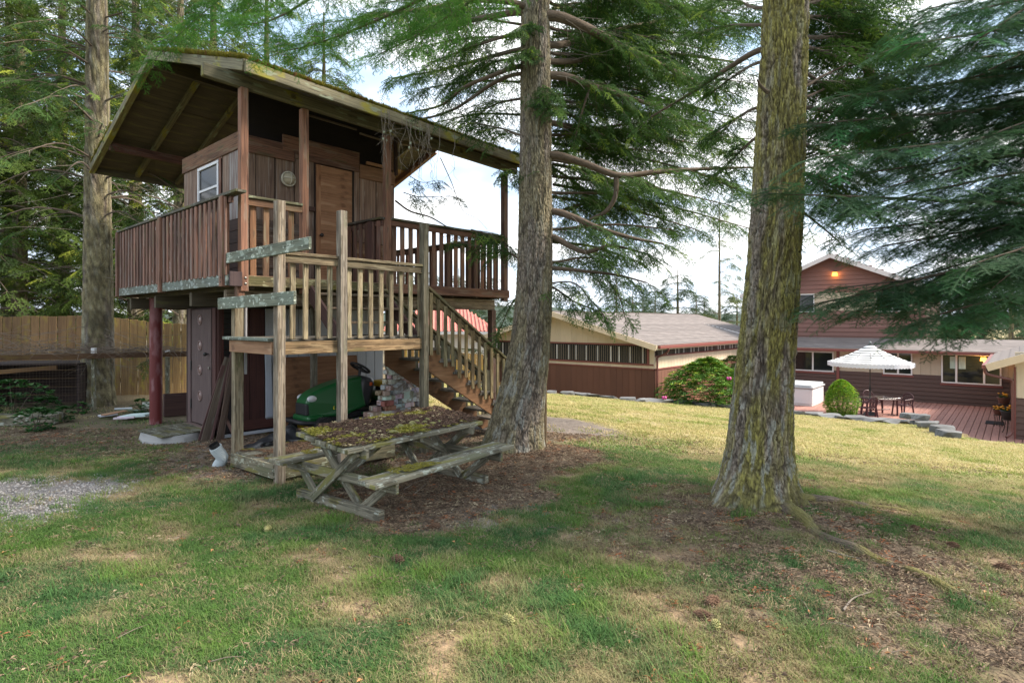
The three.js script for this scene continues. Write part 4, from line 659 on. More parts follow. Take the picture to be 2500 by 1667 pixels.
  for (const [y0, qx, qy, d] of [[60, 1700, 80, 7.6], [150, 1720, 240, 7.4], [260, 1740, 330, 7.6], [330, 1760, 420, 7.2], [20, 1740, 0, 7.8]]) L([[1862, y0, 6.1], [lerp(1862, qx, 0.5), lerp(y0, qy, 0.5) - 8, lerp(6.1, d, 0.5)], [qx, qy, d]], 0.02, 0.007, { from: 0.3, len: 0.5, gap: 0.11, name: null });
  part(t, 'branch', tube([at(1875, 225, 5.78), at(1858, 210, 5.7), at(1850, 195, 5.6)], 0.022, 0.008, 6, 6), limbMat);
  const r = rng(91); // upper crown, above the frame
  for (let i = 0; i < 12; i++) { const y = 6.4 + i * 0.65, a = i * 2.4, l = (2.6 - 0.16 * (y - 5)) * (0.8 + 0.4 * r()), x = 2.8, z = -6, dx = Math.cos(a), dz = Math.sin(a); c.limb([V(x, y, z), V(x + dx * l * 0.5, y + 0.05, z + dz * l * 0.5), V(x + dx * l, y - 0.35, z + dz * l)], 0.035, 0.012, { from: 0.2, len: 0.8, gap: 0.2 }); }
  c.done();
}
{ // the fir in the middle, by the stairs
  const t = thing('fir_tree', 'fir with grey-brown bark right behind the picnic table, its limbs over roof and lawn', 'tree', [0, 0, 0]);
  const rows = [[0.02, -0.1, 8.75, 0.46], [0.04, 0.12, 8.75, 0.415], [0.09, 0.5, 8.75, 0.375], [0.18, 1.0, 8.75, 0.335], [0.27, 1.6, 8.75, 0.29], [0.33, 2.4, 8.75, 0.262], [0.35, 4.4, 8.75, 0.232], [0.345, 6.7, 8.75, 0.205], [0.34, 10, 8.75, 0.15], [0.34, 16, 8.75, 0.04]];
  part(t, 'trunk', trunkGeo(rows, { nu: 260, nv: 800, depth: 0.018, cell: 0.040, tall: 4.2, seed: 8, roots: [[3.3, 0.5, 0.35, 0.3], [-1.6, 0.5, 0.22, 0.28], [-0.3, 0.5, 0.2, 0.25], [4.2, 0.35, 0.3, 0.22], [1.2, 0.5, 0.3, 0.2]], color: firBark(0.35) }), barkMat);
  const c = new Crown(t, 22, 'mid', G.fir, { side: 0.66, droop: 0.52, spacing: 0.09 });
  const L = (pts, r0, r1, o) => c.limb(rooted(pts.map((p) => at(...p)), (y) => V(y < 2.4 ? lerp(0.18, 0.33, clamp((y - 1) / 1.4)) : 0.345, y, -8.75)), r0, r1, o);
  // to the right
  L([[1348, 38, 8.7], [1420, 62, 8.9], [1520, 115, 9.3], [1620, 160, 9.7], [1700, 200, 10.1]], 0.085, 0.03, { from: 0.22, len: 1.1, gap: 0.075 });
  L([[1370, 185, 8.8], [1450, 210, 9.0], [1540, 240, 9.3], [1625, 265, 9.6]], 0.07, 0.025, { from: 0.2, len: 1.0, gap: 0.085 });
  L([[1352, 378, 8.7], [1430, 400, 8.8], [1508, 428, 8.9], [1600, 420, 9.1], [1700, 413, 9.4], [1850, 408, 9.8]], 0.065, 0.014, { from: 0.3, len: 0.75, gap: 0.13 });
  L([[1505, 428, 8.9], [1502, 480, 8.9], [1480, 515, 8.9], [1440, 536, 8.9]], 0.042, 0.025, { from: 0.55, len: 0.5, gap: 0.2 });
  L([[1690, 415, 9.4], [1760, 445, 9.5], [1840, 478, 9.6]], 0.022, 0.010, { from: 0.2, len: 0.7, gap: 0.12 });
  L([[1350, 516, 8.7], [1400, 530, 8.6], [1460, 556, 8.5], [1540, 580, 8.5], [1620, 595, 8.6]], 0.06, 0.014, { from: 0.3, len: 0.7, gap: 0.08 });
  L([[1348, 578, 8.7], [1390, 600, 8.6], [1430, 615, 8.5], [1490, 600, 8.5], [1580, 620, 8.6]], 0.05, 0.012, { from: 0.4, len: 0.65, gap: 0.10 });
  L([[1345, 655, 8.7], [1430, 662, 8.6], [1510, 672, 8.6], [1580, 690, 8.7]], 0.035, 0.010, { from: 0.35, len: 0.6, gap: 0.09 });
  L([[1350, 110, 8.9], [1440, 90, 10], [1560, 60, 11], [1680, 40, 12]], 0.06, 0.02, { from: 0.2, len: 1.1, gap: 0.10 });
  L([[1350, 300, 9.0], [1440, 320, 10], [1530, 330, 10.8], [1640, 340, 11.4]], 0.05, 0.018, { from: 0.2, len: 1.0, gap: 0.11 });
  L([[1350, -40, 8.8], [1460, -30, 9.4], [1600, 0, 10.2], [1760, 60, 11]], 0.07, 0.02, { from: 0.2, len: 1.1, gap: 0.09 });
  L([[1350, 150, 8.9], [1480, 140, 10], [1620, 130, 11], [1790, 150, 12]], 0.05, 0.02, { from: 0.25, len: 1.1, gap: 0.11 });
  L([[1440, 215, 9.0], [1425, 260, 9.0], [1405, 330, 9.0]], 0.02, 0.008, { from: 0.2, len: 0.5, gap: 0.10 });
  L([[1345, 700, 8.8], [1400, 735, 8.8], [1450, 755, 8.8]], 0.02, 0.008, { from: 0.2, len: 0.5, gap: 0.09 });
  for (const [px, py, d, qx, qy] of [[1350, 70, 9.2, 1720, 120], [1350, 130, 9.6, 1800, 230], [1350, 240, 9.3, 1780, 330], [1350, 330, 9.4, 1700, 300], [1350, 260, 9.0, 1560, 400], [1350, -80, 9.0, 1700, -40], [1350, -20, 9.6, 1820, 40], [1350, 470, 9.2, 1600, 500], [1350, 400, 9.8, 1560, 470], [1350, 200, 10, 1840, 300], [1350, 20, 11, 1600, 40], [1350, 90, 11.5, 1830, 90], [1350, 160, 11, 1640, 190], [1350, 230, 11.5, 1560, 270], [1350, 300, 11.5, 1820, 380], [1350, -60, 11, 1500, -20], [1350, 50, 12, 1760, -10], [1350, 340, 11, 1480, 350], [1350, 130, 9, 1500, 160], [1350, 190, 9.4, 1700, 260], [1350, 640, 9.4, 1500, 640], [1350, -30, 12, 1840, 60], [1350, 80, 12.5, 1700, 150], [1350, 110, 10.5, 1560, 60], [1350, 180, 12, 1820, 200], [1350, 210, 11, 1480, 240], [1350, 260, 12, 1720, 300], [1350, 10, 9.4, 1480, 30], [1350, 320, 12, 1840, 340], [1350, 150, 13, 1600, 130], [1350, 560, 9.2, 1640, 560], [1350, 390, 9.0, 1640, 470], [1350, 430, 9.5, 1780, 500], [1350, 480, 10, 1700, 560], [1350, 350, 10, 1800, 450], [1350, 520, 9.6, 1500, 500], [1350, 410, 10.5, 1480, 520], [1350, 590, 9.8, 1560, 640], [1350, 370, 11, 1700, 380], [1350, 450, 11, 1840, 560]]) L([[px, py, d], [lerp(px, qx, 0.5), lerp(py, qy, 0.5) - 12, d + 0.7], [qx, qy, d + 1.6]], 0.03, 0.010, { from: 0.12, len: 0.75, gap: 0.11, name: py < 120 || d < 9.3 ? 'branch' : null });
  // low sprays in front of the garage gable
  L([[1400, 690, 8.6], [1440, 730, 8.4], [1475, 770, 8.3]], 0.014, 0.006, { from: 0.0, len: 0.4, gap: 0.10 });
  L([[1480, 680, 8.6], [1510, 720, 8.5], [1525, 770, 8.4]], 0.012, 0.006, { from: 0.0, len: 0.35, gap: 0.12 });
  for (const [px, py, d, qx, qy] of [[1275, -20, 9, 1050, 20], [1275, 60, 10, 900, 30], [1275, 90, 11, 1000, 120], [1275, 140, 9.6, 1130, 190], [1275, 200, 10.5, 1020, 220], [1275, -60, 10, 800, -30], [1275, 20, 12, 760, 60], [1275, 240, 10, 1150, 290], [1275, 280, 11, 1060, 300]]) L([[px, py, d], [lerp(px, qx, 0.5), lerp(py, qy, 0.5) - 12, d + 0.5], [qx, qy, d + 1.2]], 0.024, 0.008, { from: 0.15, len: 0.7, gap: 0.11, name: null });
  // to the left, over the roof
  L([[1272, 30, 8.7], [1200, 40, 8.9], [1100, 60, 9.3], [980, 95, 9.7]], 0.055, 0.02, { from: 0.35, len: 1.0, gap: 0.085 });
  L([[1268, 82, 8.7], [1220, 92, 8.9], [1150, 115, 9.4], [1060, 150, 10]], 0.030, 0.012, { from: 0.35, len: 0.8, gap: 0.11 });
  L([[1270, 162, 8.7], [1200, 185, 8.8], [1130, 215, 9.0], [1080, 255, 9.2], [1000, 275, 9.5]], 0.042, 0.012, { from: 0.5, len: 0.7, gap: 0.13 });
  L([[1268, 180, 8.7], [1210, 200, 9.0], [1150, 240, 9.5], [1100, 270, 10], [1010, 290, 10.5], [900, 255, 10.8], [840, 205, 11]], 0.032, 0.010, { from: 0.55, len: 0.6, gap: 0.15 });
  L([[1268, 10, 8.6], [1180, 0, 8.4], [1040, 20, 8.0], [900, 40, 7.6]], 0.05, 0.016, { from: 0.3, len: 0.9, gap: 0.10 });
  L([[1272, 330, 8.8], [1230, 315, 9.3], [1160, 300, 10]], 0.02, 0.008, { from: 0.25, len: 0.7, gap: 0.10 });
  L([[1272, 120, 8.9], [1190, 140, 10], [1080, 170, 11], [960, 190, 12]], 0.04, 0.012, { from: 0.25, len: 0.9, gap: 0.12 });
  L([[1280, 640, 8.9], [1240, 615, 9.4], [1180, 605, 9.8], [1120, 590, 10.2]], 0.02, 0.008, { from: 0.3, len: 0.45, gap: 0.10 });
  L([[1290, 700, 8.9], [1250, 740, 9.2], [1222, 800, 9.3]], 0.016, 0.006, { from: 0.2, len: 0.4, gap: 0.10 });
  L([[1270, 420, 8.8], [1252, 412, 8.9], [1232, 418, 9.0]], 0.012, 0.006, { from: 0.0, len: 0.25, gap: 0.07 });
  for (const [y, s] of [[120, -1], [215, 1], [250, 1], [60, -1]]) L([[1307 + 22 * s, y, 8.55], [1307 + 50 * s, y + 12, 8.3]], 0.01, 0.004, { from: 0, len: 0.22, gap: 0.05 });
  const r = rng(92);
  for (let i = 0; i < 16; i++) { const y = 7.6 + i * 0.5, a = i * 2.4, l = (3.0 - 0.2 * (y - 7)) * (0.8 + 0.4 * r()), x = 0.34, z = -8.75, dx = Math.cos(a), dz = Math.sin(a); c.limb([V(x, y, z), V(x + dx * l * 0.5, y + 0.05, z + dz * l * 0.5), V(x + dx * l, y - 0.4, z + dz * l)], 0.035, 0.012, { from: 0.2, len: 0.9, gap: 0.22 }); }
  // bare hanging twigs over the eave, with tufts of lichen
  const tufts = [];
  for (let i = 0; i < 26; i++) {
    const px = 930 + 170 * r() * r() + (r() < 0.3 ? 60 : 0), top = 262 + (px - 920) * 0.33, len = 0.25 + 0.75 * r(), d = 8.7 + 0.5 * r(), p = at(px, top, d), pts = [p]; for (let k = 1; k <= 4; k++) pts.push(V(p.x + 0.09 * k * (r() - 0.5), p.y - len * k / 4, p.z + 0.08 * k * (r() - 0.5)));
    c.dead.push(tube(pts, 0.004, 0.0014, 4, 8)); for (let k = 0; k < 2; k++) { const q = pts[1 + Math.floor(r() * 3)]; c.dead.push(tube([q, V(q.x + 0.12 * (r() - 0.5), q.y - 0.1, q.z + 0.1 * (r() - 0.5)), V(q.x + 0.22 * (r() - 0.5), q.y - 0.22, q.z)], 0.0025, 0.001, 3, 4)); }
    if (r() < 0.35) tufts.push(new THREE.IcosahedronGeometry(0.010 + 0.012 * r(), 1).scale(1, 1.3, 0.8).translate(pts[2].x, pts[2].y, pts[2].z));
  }
  c.dead.push(tube([at(1075, 385, 9.0), at(1100, 440, 9.0), at(1135, 520, 9.0), at(1160, 530, 9.0), at(1190, 560, 9.0)], 0.008, 0.003, 5, 16), tube([at(965, 490, 11.5), at(1000, 515, 11.4), at(1050, 530, 11.3), at(1090, 553, 11.2)], 0.022, 0.012, 6, 14));
  part(t, 'lichen_tufts', merge(tufts), std(0.30, 0.34, 0.26, 1)).userData.kind = 'stuff';
  // the branch seen through the open porch
  L([[1090, 553, 11.2], [1130, 560, 11.2], [1180, 565, 11.2], [1210, 570, 11.1]], 0.012, 0.006, { from: 0.0, len: 0.35, gap: 0.10 });
  L([[985, 470, 11.8], [1020, 480, 11.7], [1060, 480, 11.7], [1100, 478, 11.7]], 0.010, 0.005, { from: 0.1, len: 0.4, gap: 0.13 });
  L([[1000, 430, 11.9], [1030, 445, 11.9], [1065, 440, 11.9]], 0.008, 0.004, { from: 0.1, len: 0.35, gap: 0.13 });
  L([[1150, 560, 9.6], [1200, 575, 9.5], [1240, 600, 9.4]], 0.010, 0.005, { from: 0.0, len: 0.35, gap: 0.06 });
  c.done();
}
{ // grand fir at the right edge: its trunk is out of frame, flat teal sprays reach in
  const t = thing('grand_fir', 'fir reaching in from the right edge with long flat bluish-green sprays', 'tree', [0, 0, 0]);
  part(t, 'trunk', trunkGeo([[6.9, -0.6, 5.6, 0.40], [6.9, 0.2, 5.6, 0.33], [6.9, 1.5, 5.6, 0.29], [6.9, 4, 5.6, 0.25], [6.95, 8, 5.6, 0.17], [7, 13, 5.6, 0.05]], { nu: 60, nv: 120, depth: 0.02, seed: 14, color: firBark(0.3) }), barkMat);
  const c = new Crown(t, 23, 'flat', G.teal, { side: 0.52, droop: 0.24, spacing: 0.12 });
  const L = (pts, r0, r1, o) => c.limb([V(6.85, pts[0][3] ?? at(...pts[0].slice(0, 3)).y - 0.2, -5.6), ...pts.map((p) => at(p[0], p[1], p[2]))], r0, r1, { from: 0.3, gap: 0.07, ...o });
  L([[2520, 500, 5.4], [2300, 490, 5.1], [2100, 480, 5.0], [1960, 475, 4.95], [1880, 472, 4.95]], 0.03, 0.006, { len: 0.34, from: 0.35 });
  L([[2520, 640, 5.6], [2390, 650, 5.5], [2250, 680, 5.4], [2120, 715, 5.4], [2010, 738, 5.4]], 0.032, 0.007, { len: 0.34 });
  L([[2540, 720, 5.3], [2420, 735, 5.2], [2320, 760, 5.2], [2230, 790, 5.2]], 0.026, 0.007, { len: 0.34 });
  L([[2540, 690, 6.2], [2460, 715, 6.2], [2390, 755, 6.2], [2310, 810, 6.2]], 0.024, 0.007, { len: 0.34 });
  for (const [px, py, d] of [[2035, 705, 5.6], [2090, 760, 5.8], [2150, 735, 6.2], [2180, 690, 6.6], [2230, 650, 6.0], [2250, 735, 5.5]]) L([[2560, py - 110, d + 0.2], [2330, py - 40, d], [px, py, d - 0.1]], 0.022, 0.006, { len: 0.32, from: 0.2, gap: 0.12, name: null });
  const fill = rng(97), tips = [[2270, 20], [2240, 60], [2210, 110], [2250, 160], [2120, 190], [2060, 235], [2150, 250], [2000, 300], [2090, 330], [1995, 385], [2150, 380], [2060, 430], [2190, 450], [2100, 505], [2230, 540], [2110, 560], [2290, 590], [2330, 300], [2360, 200], [2380, 400], [2400, 90], [2340, 480], [2420, 560], [2390, 640], [2200, 330], [2300, 380], [2260, 270], [2160, 600], [2440, 690], [2440, 310], [2460, 450]];
  for (const [px, py] of tips) { const d = 4.7 + 2.6 * fill(), y0 = py - 40 - 60 * fill() + (py > 450 ? 10 : 0), q = 2560; L([[q, y0, d + 0.2], [lerp(q, px, 0.5), lerp(y0, py, 0.35) + 6, d + 0.05], [px, py, d - 0.1]], 0.022, 0.006, { len: 0.30 + 0.16 * fill(), from: 0.2, gap: 0.085, name: fill() < 0.35 ? 'branch' : null }); }
  const r = rng(93);
  for (let i = 0; i < 11; i++) { const y = 3.4 + i * 0.75, a = i * 2.4, l = (2.9 - 0.2 * Math.max(0, y - 5)) * (0.8 + 0.3 * r()), dx = Math.cos(a), dz = Math.sin(a); if (dx < -0.1 && y < 6.2) continue; c.limb([V(6.95, y, -5.6), V(6.95 + dx * l * 0.5, y + 0.1, -5.6 + dz * l * 0.5), V(6.95 + dx * l, y - 0.2, -5.6 + dz * l)], 0.03, 0.01, { from: 0.2, len: 0.8, gap: 0.24 }); }
  c.done();
}
{ // the near branch over the treehouse roof
  const t = thing('douglas_fir', 'fir whose bright green needled branches hang into the top of the view over the roof', 'tree', [0, 0, 0]);
  part(t, 'trunk', trunkGeo([[1.3, -0.1, -2.0, 0.4], [1.3, 1.2, -2.0, 0.33], [1.3, 3, -2.0, 0.3], [1.3, 8, -2.0, 0.22], [1.3, 14, -2.0, 0.08]], { nu: 60, nv: 120, depth: 0.02, seed: 15, color: firBark(0.3) }), barkMat);
  const c = new Crown(t, 24, 'near', G.bright, { side: 0.5, droop: 0.22, spacing: 0.10, scale: 0.9 });
  const root = V(1.2, 6.3, 1.9);
  const L = (pts, r0, r1, o) => c.limb([root, V(0.2, 6.1, -1), ...pts.map((p) => at(...p))], r0, r1, { from: 0.55, gap: 0.075, ...o });
  L([[1090, -60, 4.4], [980, 20, 4.9], [870, 70, 5.3], [760, 110, 5.7], [690, 125, 5.9]], 0.05, 0.006, { len: 0.55 });
  L([[1190, -40, 4.8], [1090, 40, 5.2], [1010, 90, 5.6], [930, 130, 5.9]], 0.045, 0.006, { len: 0.5 });
  L([[900, -120, 4.6], [780, -20, 5.1], [660, 50, 5.6], [580, 60, 6.0]], 0.045, 0.006, { len: 0.5 });
  L([[640, -90, 6.2], [520, 10, 7.6], [420, 100, 8.6], [372, 150, 8.9], [352, 178, 9.0]], 0.02, 0.004, { len: 0.26, from: 0.72, gap: 0.07 });
  L([[700, -80, 6.6], [600, 10, 7.8], [500, 60, 8.6], [450, 95, 8.9]], 0.018, 0.004, { len: 0.26, from: 0.7, gap: 0.09 });
  const c2 = new Crown(t, 25, 'mid', G.fir, { side: 0.8, droop: 0.3, spacing: 0.16, scale: 1.5 }), r = rng(94);
  for (let i = 0; i < 40; i++) { const y = 5.6 + i * 0.19, a = i * 2.4, l = (3.0 - 0.26 * (y - 5.6)) * (0.75 + 0.35 * r()), dx = Math.cos(a), dz = Math.sin(a); if (dz < -0.2 && y < 8) continue; c2.limb([V(1.3, y, 2), V(1.3 + dx * l * 0.5, y + 0.1, 2 + dz * l * 0.5), V(1.3 + dx * l, y - 0.3, 2 + dz * l)], 0.03, 0.01, { from: 0.2, len: 0.9, gap: 0.2 }); }
  c.done(); c2.done();
}
// a whole conifer: trunk, whorls of limbs and sprays
function conifer(name, label, x, d, h, { r = 0.25, y0 = 1.5, spread = 2.6, kind = 'far', tone = G.wild, seed = 1, whorl = 0.42, per = 4, droop = 0.35, gap = 0.5, scale = 1, group, len = 1.0, base, dead = 0, lean = 0 } = {}) {
  const gy = base ?? groundY(x, d), t = thing(name, label, 'tree', [x, gy, -d], 0, group), q = rng(seed * 13 + 5);
  part(t, 'trunk', trunkGeo([[0, -0.2, 0, r * 1.35], [0, 0.4, 0, r * 1.12], [0.0, h * 0.15, 0, r], [lean * 0.4, h * 0.5, 0, r * 0.72], [lean, h, 0, 0.03]], { nu: 48, nv: 160, depth: r * 0.1, cell: 0.1, seed, color: firBark(0.5) }), barkMat);
  const c = new Crown(t, seed + 100, kind, tone, { side: len * 0.8, droop: droop * 0.6, scale, spacing: kind === 'far' ? 0.25 : 0.13 });
  for (let y = y0; y < h - 0.4; y += whorl * (0.8 + 0.4 * q())) {
    const f = (y - y0) / (h - y0), n = Math.round(per * (0.8 + 0.5 * q()));
    for (let k = 0; k < n; k++) { const a = q() * 6.283, l = spread * (1 - 0.85 * Math.pow(f, 1.4)) * (0.65 + 0.5 * q()), dx = Math.cos(a), dz = Math.sin(a), x0 = lean * f;
      const pts = [V(x0, y, 0), V(x0 + dx * l * 0.5, y + 0.08 * l, dz * l * 0.5), V(x0 + dx * l, y - droop * 0.5 * l, dz * l)];
      c.limb(pts, 0.012 + 0.008 * l * (1 - f), 0.006, { from: 0.2, gap, name: null, bare: y < y0 + 1.5 ? dead : 0 }); }
  }
  if (dead) for (let k = 0; k < 60 * dead; k++) { const y = 0.9 + q() * (y0 + 0.6), a = q() * 6.283, l = 0.5 + 1.8 * q(); c.twig(V(0, y, 0), V(Math.cos(a), -0.15 + 0.3 * q(), Math.sin(a)), l); }
  c.done(); return t;
}
{ // left: one big fir behind the wire fence, and the belt of firs beyond the board fence
  const p = (px, d) => (px - 1250) / FOCAL * d;
  const t = conifer('fir_tree', 'thick fir trunk left of the treehouse, behind the rusty wire fence', p(238, 13.3), 13.3, 17, { r: 0.285, y0: 4.2, spread: 2.3, seed: 31, kind: 'mid', tone: G.fir, whorl: 0.42, per: 3, gap: 0.26, scale: 1.25, dead: 0.75, lean: -0.05 });
  const belt = [[48, 19.5, 18, 0.22, 'slim fir trunk far left beyond the board fence, its lower limbs dead'], [-60, 17, 17, 0.28, 'fir at the very left edge, beyond the board fence'], [150, 23, 19, 0.25, 'fir standing far behind the thick trunk, left of it'], [330, 21, 18, 0.25, 'fir beyond the board fence, behind the low end of the treehouse roof'], [440, 18.5, 15, 0.22, 'fir behind the treehouse back corner, its green showing under the roof'], [520, 24, 19, 0.28, 'fir beyond the fence, behind the roof ridge'], [650, 26, 18, 0.26, 'fir behind the mossy roof, left of the bright branch'], [-160, 22, 18, 0.3, 'fir outside the left edge with limbs reaching in'], [790, 30, 18, 0.26, 'fir far behind the middle of the roof'], [250, 28, 22, 0.28, 'tall fir at the back of the belt, left'], [20, 27, 21, 0.28, 'tall fir at the back of the belt, far left']];
  belt.forEach(([px, d, h, r, label], i) => conifer('fir_tree', label, p(px, d), d, h, { r, y0: i % 3 ? 1.6 : 2.6, spread: 3.0, seed: 40 + i, tone: G.wild, per: 4, gap: 0.36, whorl: 0.50, scale: 1.2, dead: d < 20 ? 0.6 : 0.15, group: 'firs beyond the board fence' }));
  // trees and a ridge on the horizon beyond the houses
  const far = [[1505, 60, 12], [1545, 75, 11], [1655, 55, 12.2], [1700, 85, 12], [1720, 90, 10], [1600, 95, 13], [1570, 110, 13], [1800, 80, 11], [1120, 70, 14], [1200, 75, 14], [1050, 80, 15], [2320, 60, 14], [2400, 52, 13], [2470, 48, 15], [2360, 85, 15], [2540, 60, 18], [1160, 95, 15], [990, 90, 18]];
  const ord = ['leftmost', 'second', 'third', 'fourth', 'fifth', 'sixth', 'seventh', 'eighth'], rank = (px) => { const k = (p) => p < 1300 ? 0 : p < 1900 ? 1 : 2; return ord[far.filter((q) => k(q[0]) === k(px) && q[0] < px).length]; };
  far.forEach(([px, d, h], i) => conifer('distant_tree', rank(px) + (rank(px) === 'leftmost' ? ' ' : ' from left ') + (px < 1300 ? 'distant tree beyond the red-tiled house, seen through the porch railing' : px < 1900 ? 'distant conifer on the skyline above the garage roof' : 'distant conifer on the skyline right of the upper storey'), p(px, d), d, h * 0.8, { r: 0.2, y0: 0.6, spread: 2.2 + 0.02 * d, seed: 70 + i, tone: [[0.045, 0.085, 0.045], [0.085, 0.13, 0.06]], per: 4, gap: 0.8, whorl: 0.7, scale: 2.0, len: 1.3, group: px < 1300 ? 'distant trees beyond the tiled house' : px < 1900 ? 'distant conifers above the garage roof' : 'distant conifers right of the house', base: -3 }));
  conifer('spindly_tree', 'tall thin pale-stemmed tree with sparse foliage on the skyline between the two trunks', p(1757, 44), 44, 14, { r: 0.13, y0: 1.5, spread: 2.5, seed: 99, tone: [[0.11, 0.15, 0.05], [0.18, 0.22, 0.08]], per: 2, gap: 0.9, whorl: 0.75, scale: 1.3, len: 0.7, base: -3.5 });
  const pts = [], idx = []; for (let i = 0; i <= 80; i++) { const a = -0.9 + 1.8 * i / 80, D = 420, h = 6 + 16 * fbm(i * 0.12, 3, 7, 3) - 4; pts.push(Math.sin(a) * D, -12, -Math.cos(a) * D, Math.sin(a) * (D + 40), h, -Math.cos(a) * (D + 40), Math.sin(a) * (D + 160), h * 0.6, -Math.cos(a) * (D + 160)); if (i) { const b = i * 3; idx.push(b - 3, b, b - 2, b - 2, b, b + 1, b - 2, b + 1, b - 1, b - 1, b + 1, b + 2); } }
  const g = geoFrom(pts); g.setIndex(idx); g.computeVertexNormals(); tag(part(scene, 'hills', g, std(0.035, 0.055, 0.04, 1, { side: THREE.DoubleSide })), null, null, null, 'structure');
}
// ---------------------------------------------------------------- the houses down the slope; one frame for all: a runs away to the right, b away to the left
const HS = { pos: [6.03, 0, -25], turn: 49.4 * Math.PI / 180 };
const hw = (a, y, b) => V(a, y, -b).applyAxisAngle(V(0, 1, 0), HS.turn).add(V(...HS.pos));
const plain = (seed, c, k = 0.08, rough = 0.75, bump = 0.0006) => { const t = rep(tex(256, 256, (u, v) => { const q = 1 + k * 2 * (fbm(u * 4, v * 4, seed, 5, 4, 4) - 0.5) + k * (fbm(u * 10, v * 60, seed + 5, 2, 10, 60) - 0.5); return c.map((x) => x * q); }, true), 2, 2); return new THREE.MeshStandardMaterial({ map: t, bumpMap: t, bumpScale: bump, roughness: rough, vertexColors: true }); };
const cream = plain(401, [0.60, 0.50, 0.36]), brown = plain(402, [0.135, 0.058, 0.036]), mauve = plain(403, [0.205, 0.105, 0.085]), maroon = plain(404, [0.20, 0.06, 0.048], 0.05, 0.5), darkBrown = plain(405, [0.095, 0.056, 0.045]), roofing = plain(406, [0.165, 0.145, 0.136], 0.35, 0.95, 0.006), whiteTrim = plain(407, [0.74, 0.72, 0.70], 0.04, 0.5);
const one = [1, 1, 1], vary = (r, k) => { const q = 1 + k * (r() * 2 - 1); return [q, q, q]; };
function hb(parent, name, mat, a0, a1, y0, y1, b0, b1, { tint = one, rot, c = 0.006, grain } = {}) { return part(parent, name, bx(Math.abs(a1 - a0), Math.abs(y1 - y0), Math.abs(b1 - b0), tint, c, grain), mat, [(a0 + a1) / 2, (y0 + y1) / 2, -(b0 + b1) / 2], rot); }
function sloped(parent, name, mat, a0, a1, b0, y0, b1, y1, th, { tint = one } = {}) { const len = Math.hypot(b1 - b0, y1 - y0), an = Math.atan2(y1 - y0, b1 - b0); return part(parent, name, bx(Math.abs(a1 - a0), th, len, tint, 0.004, 0), mat, [(a0 + a1) / 2, (y0 + y1) / 2, -(b0 + b1) / 2], [an, 0, 0]); }
const curve = (mat, parent, name, pts, r) => part(parent, name, tube(pts.map((p) => V(p[0], p[1], -p[2])), r, r, 8, pts.length * 8), mat);
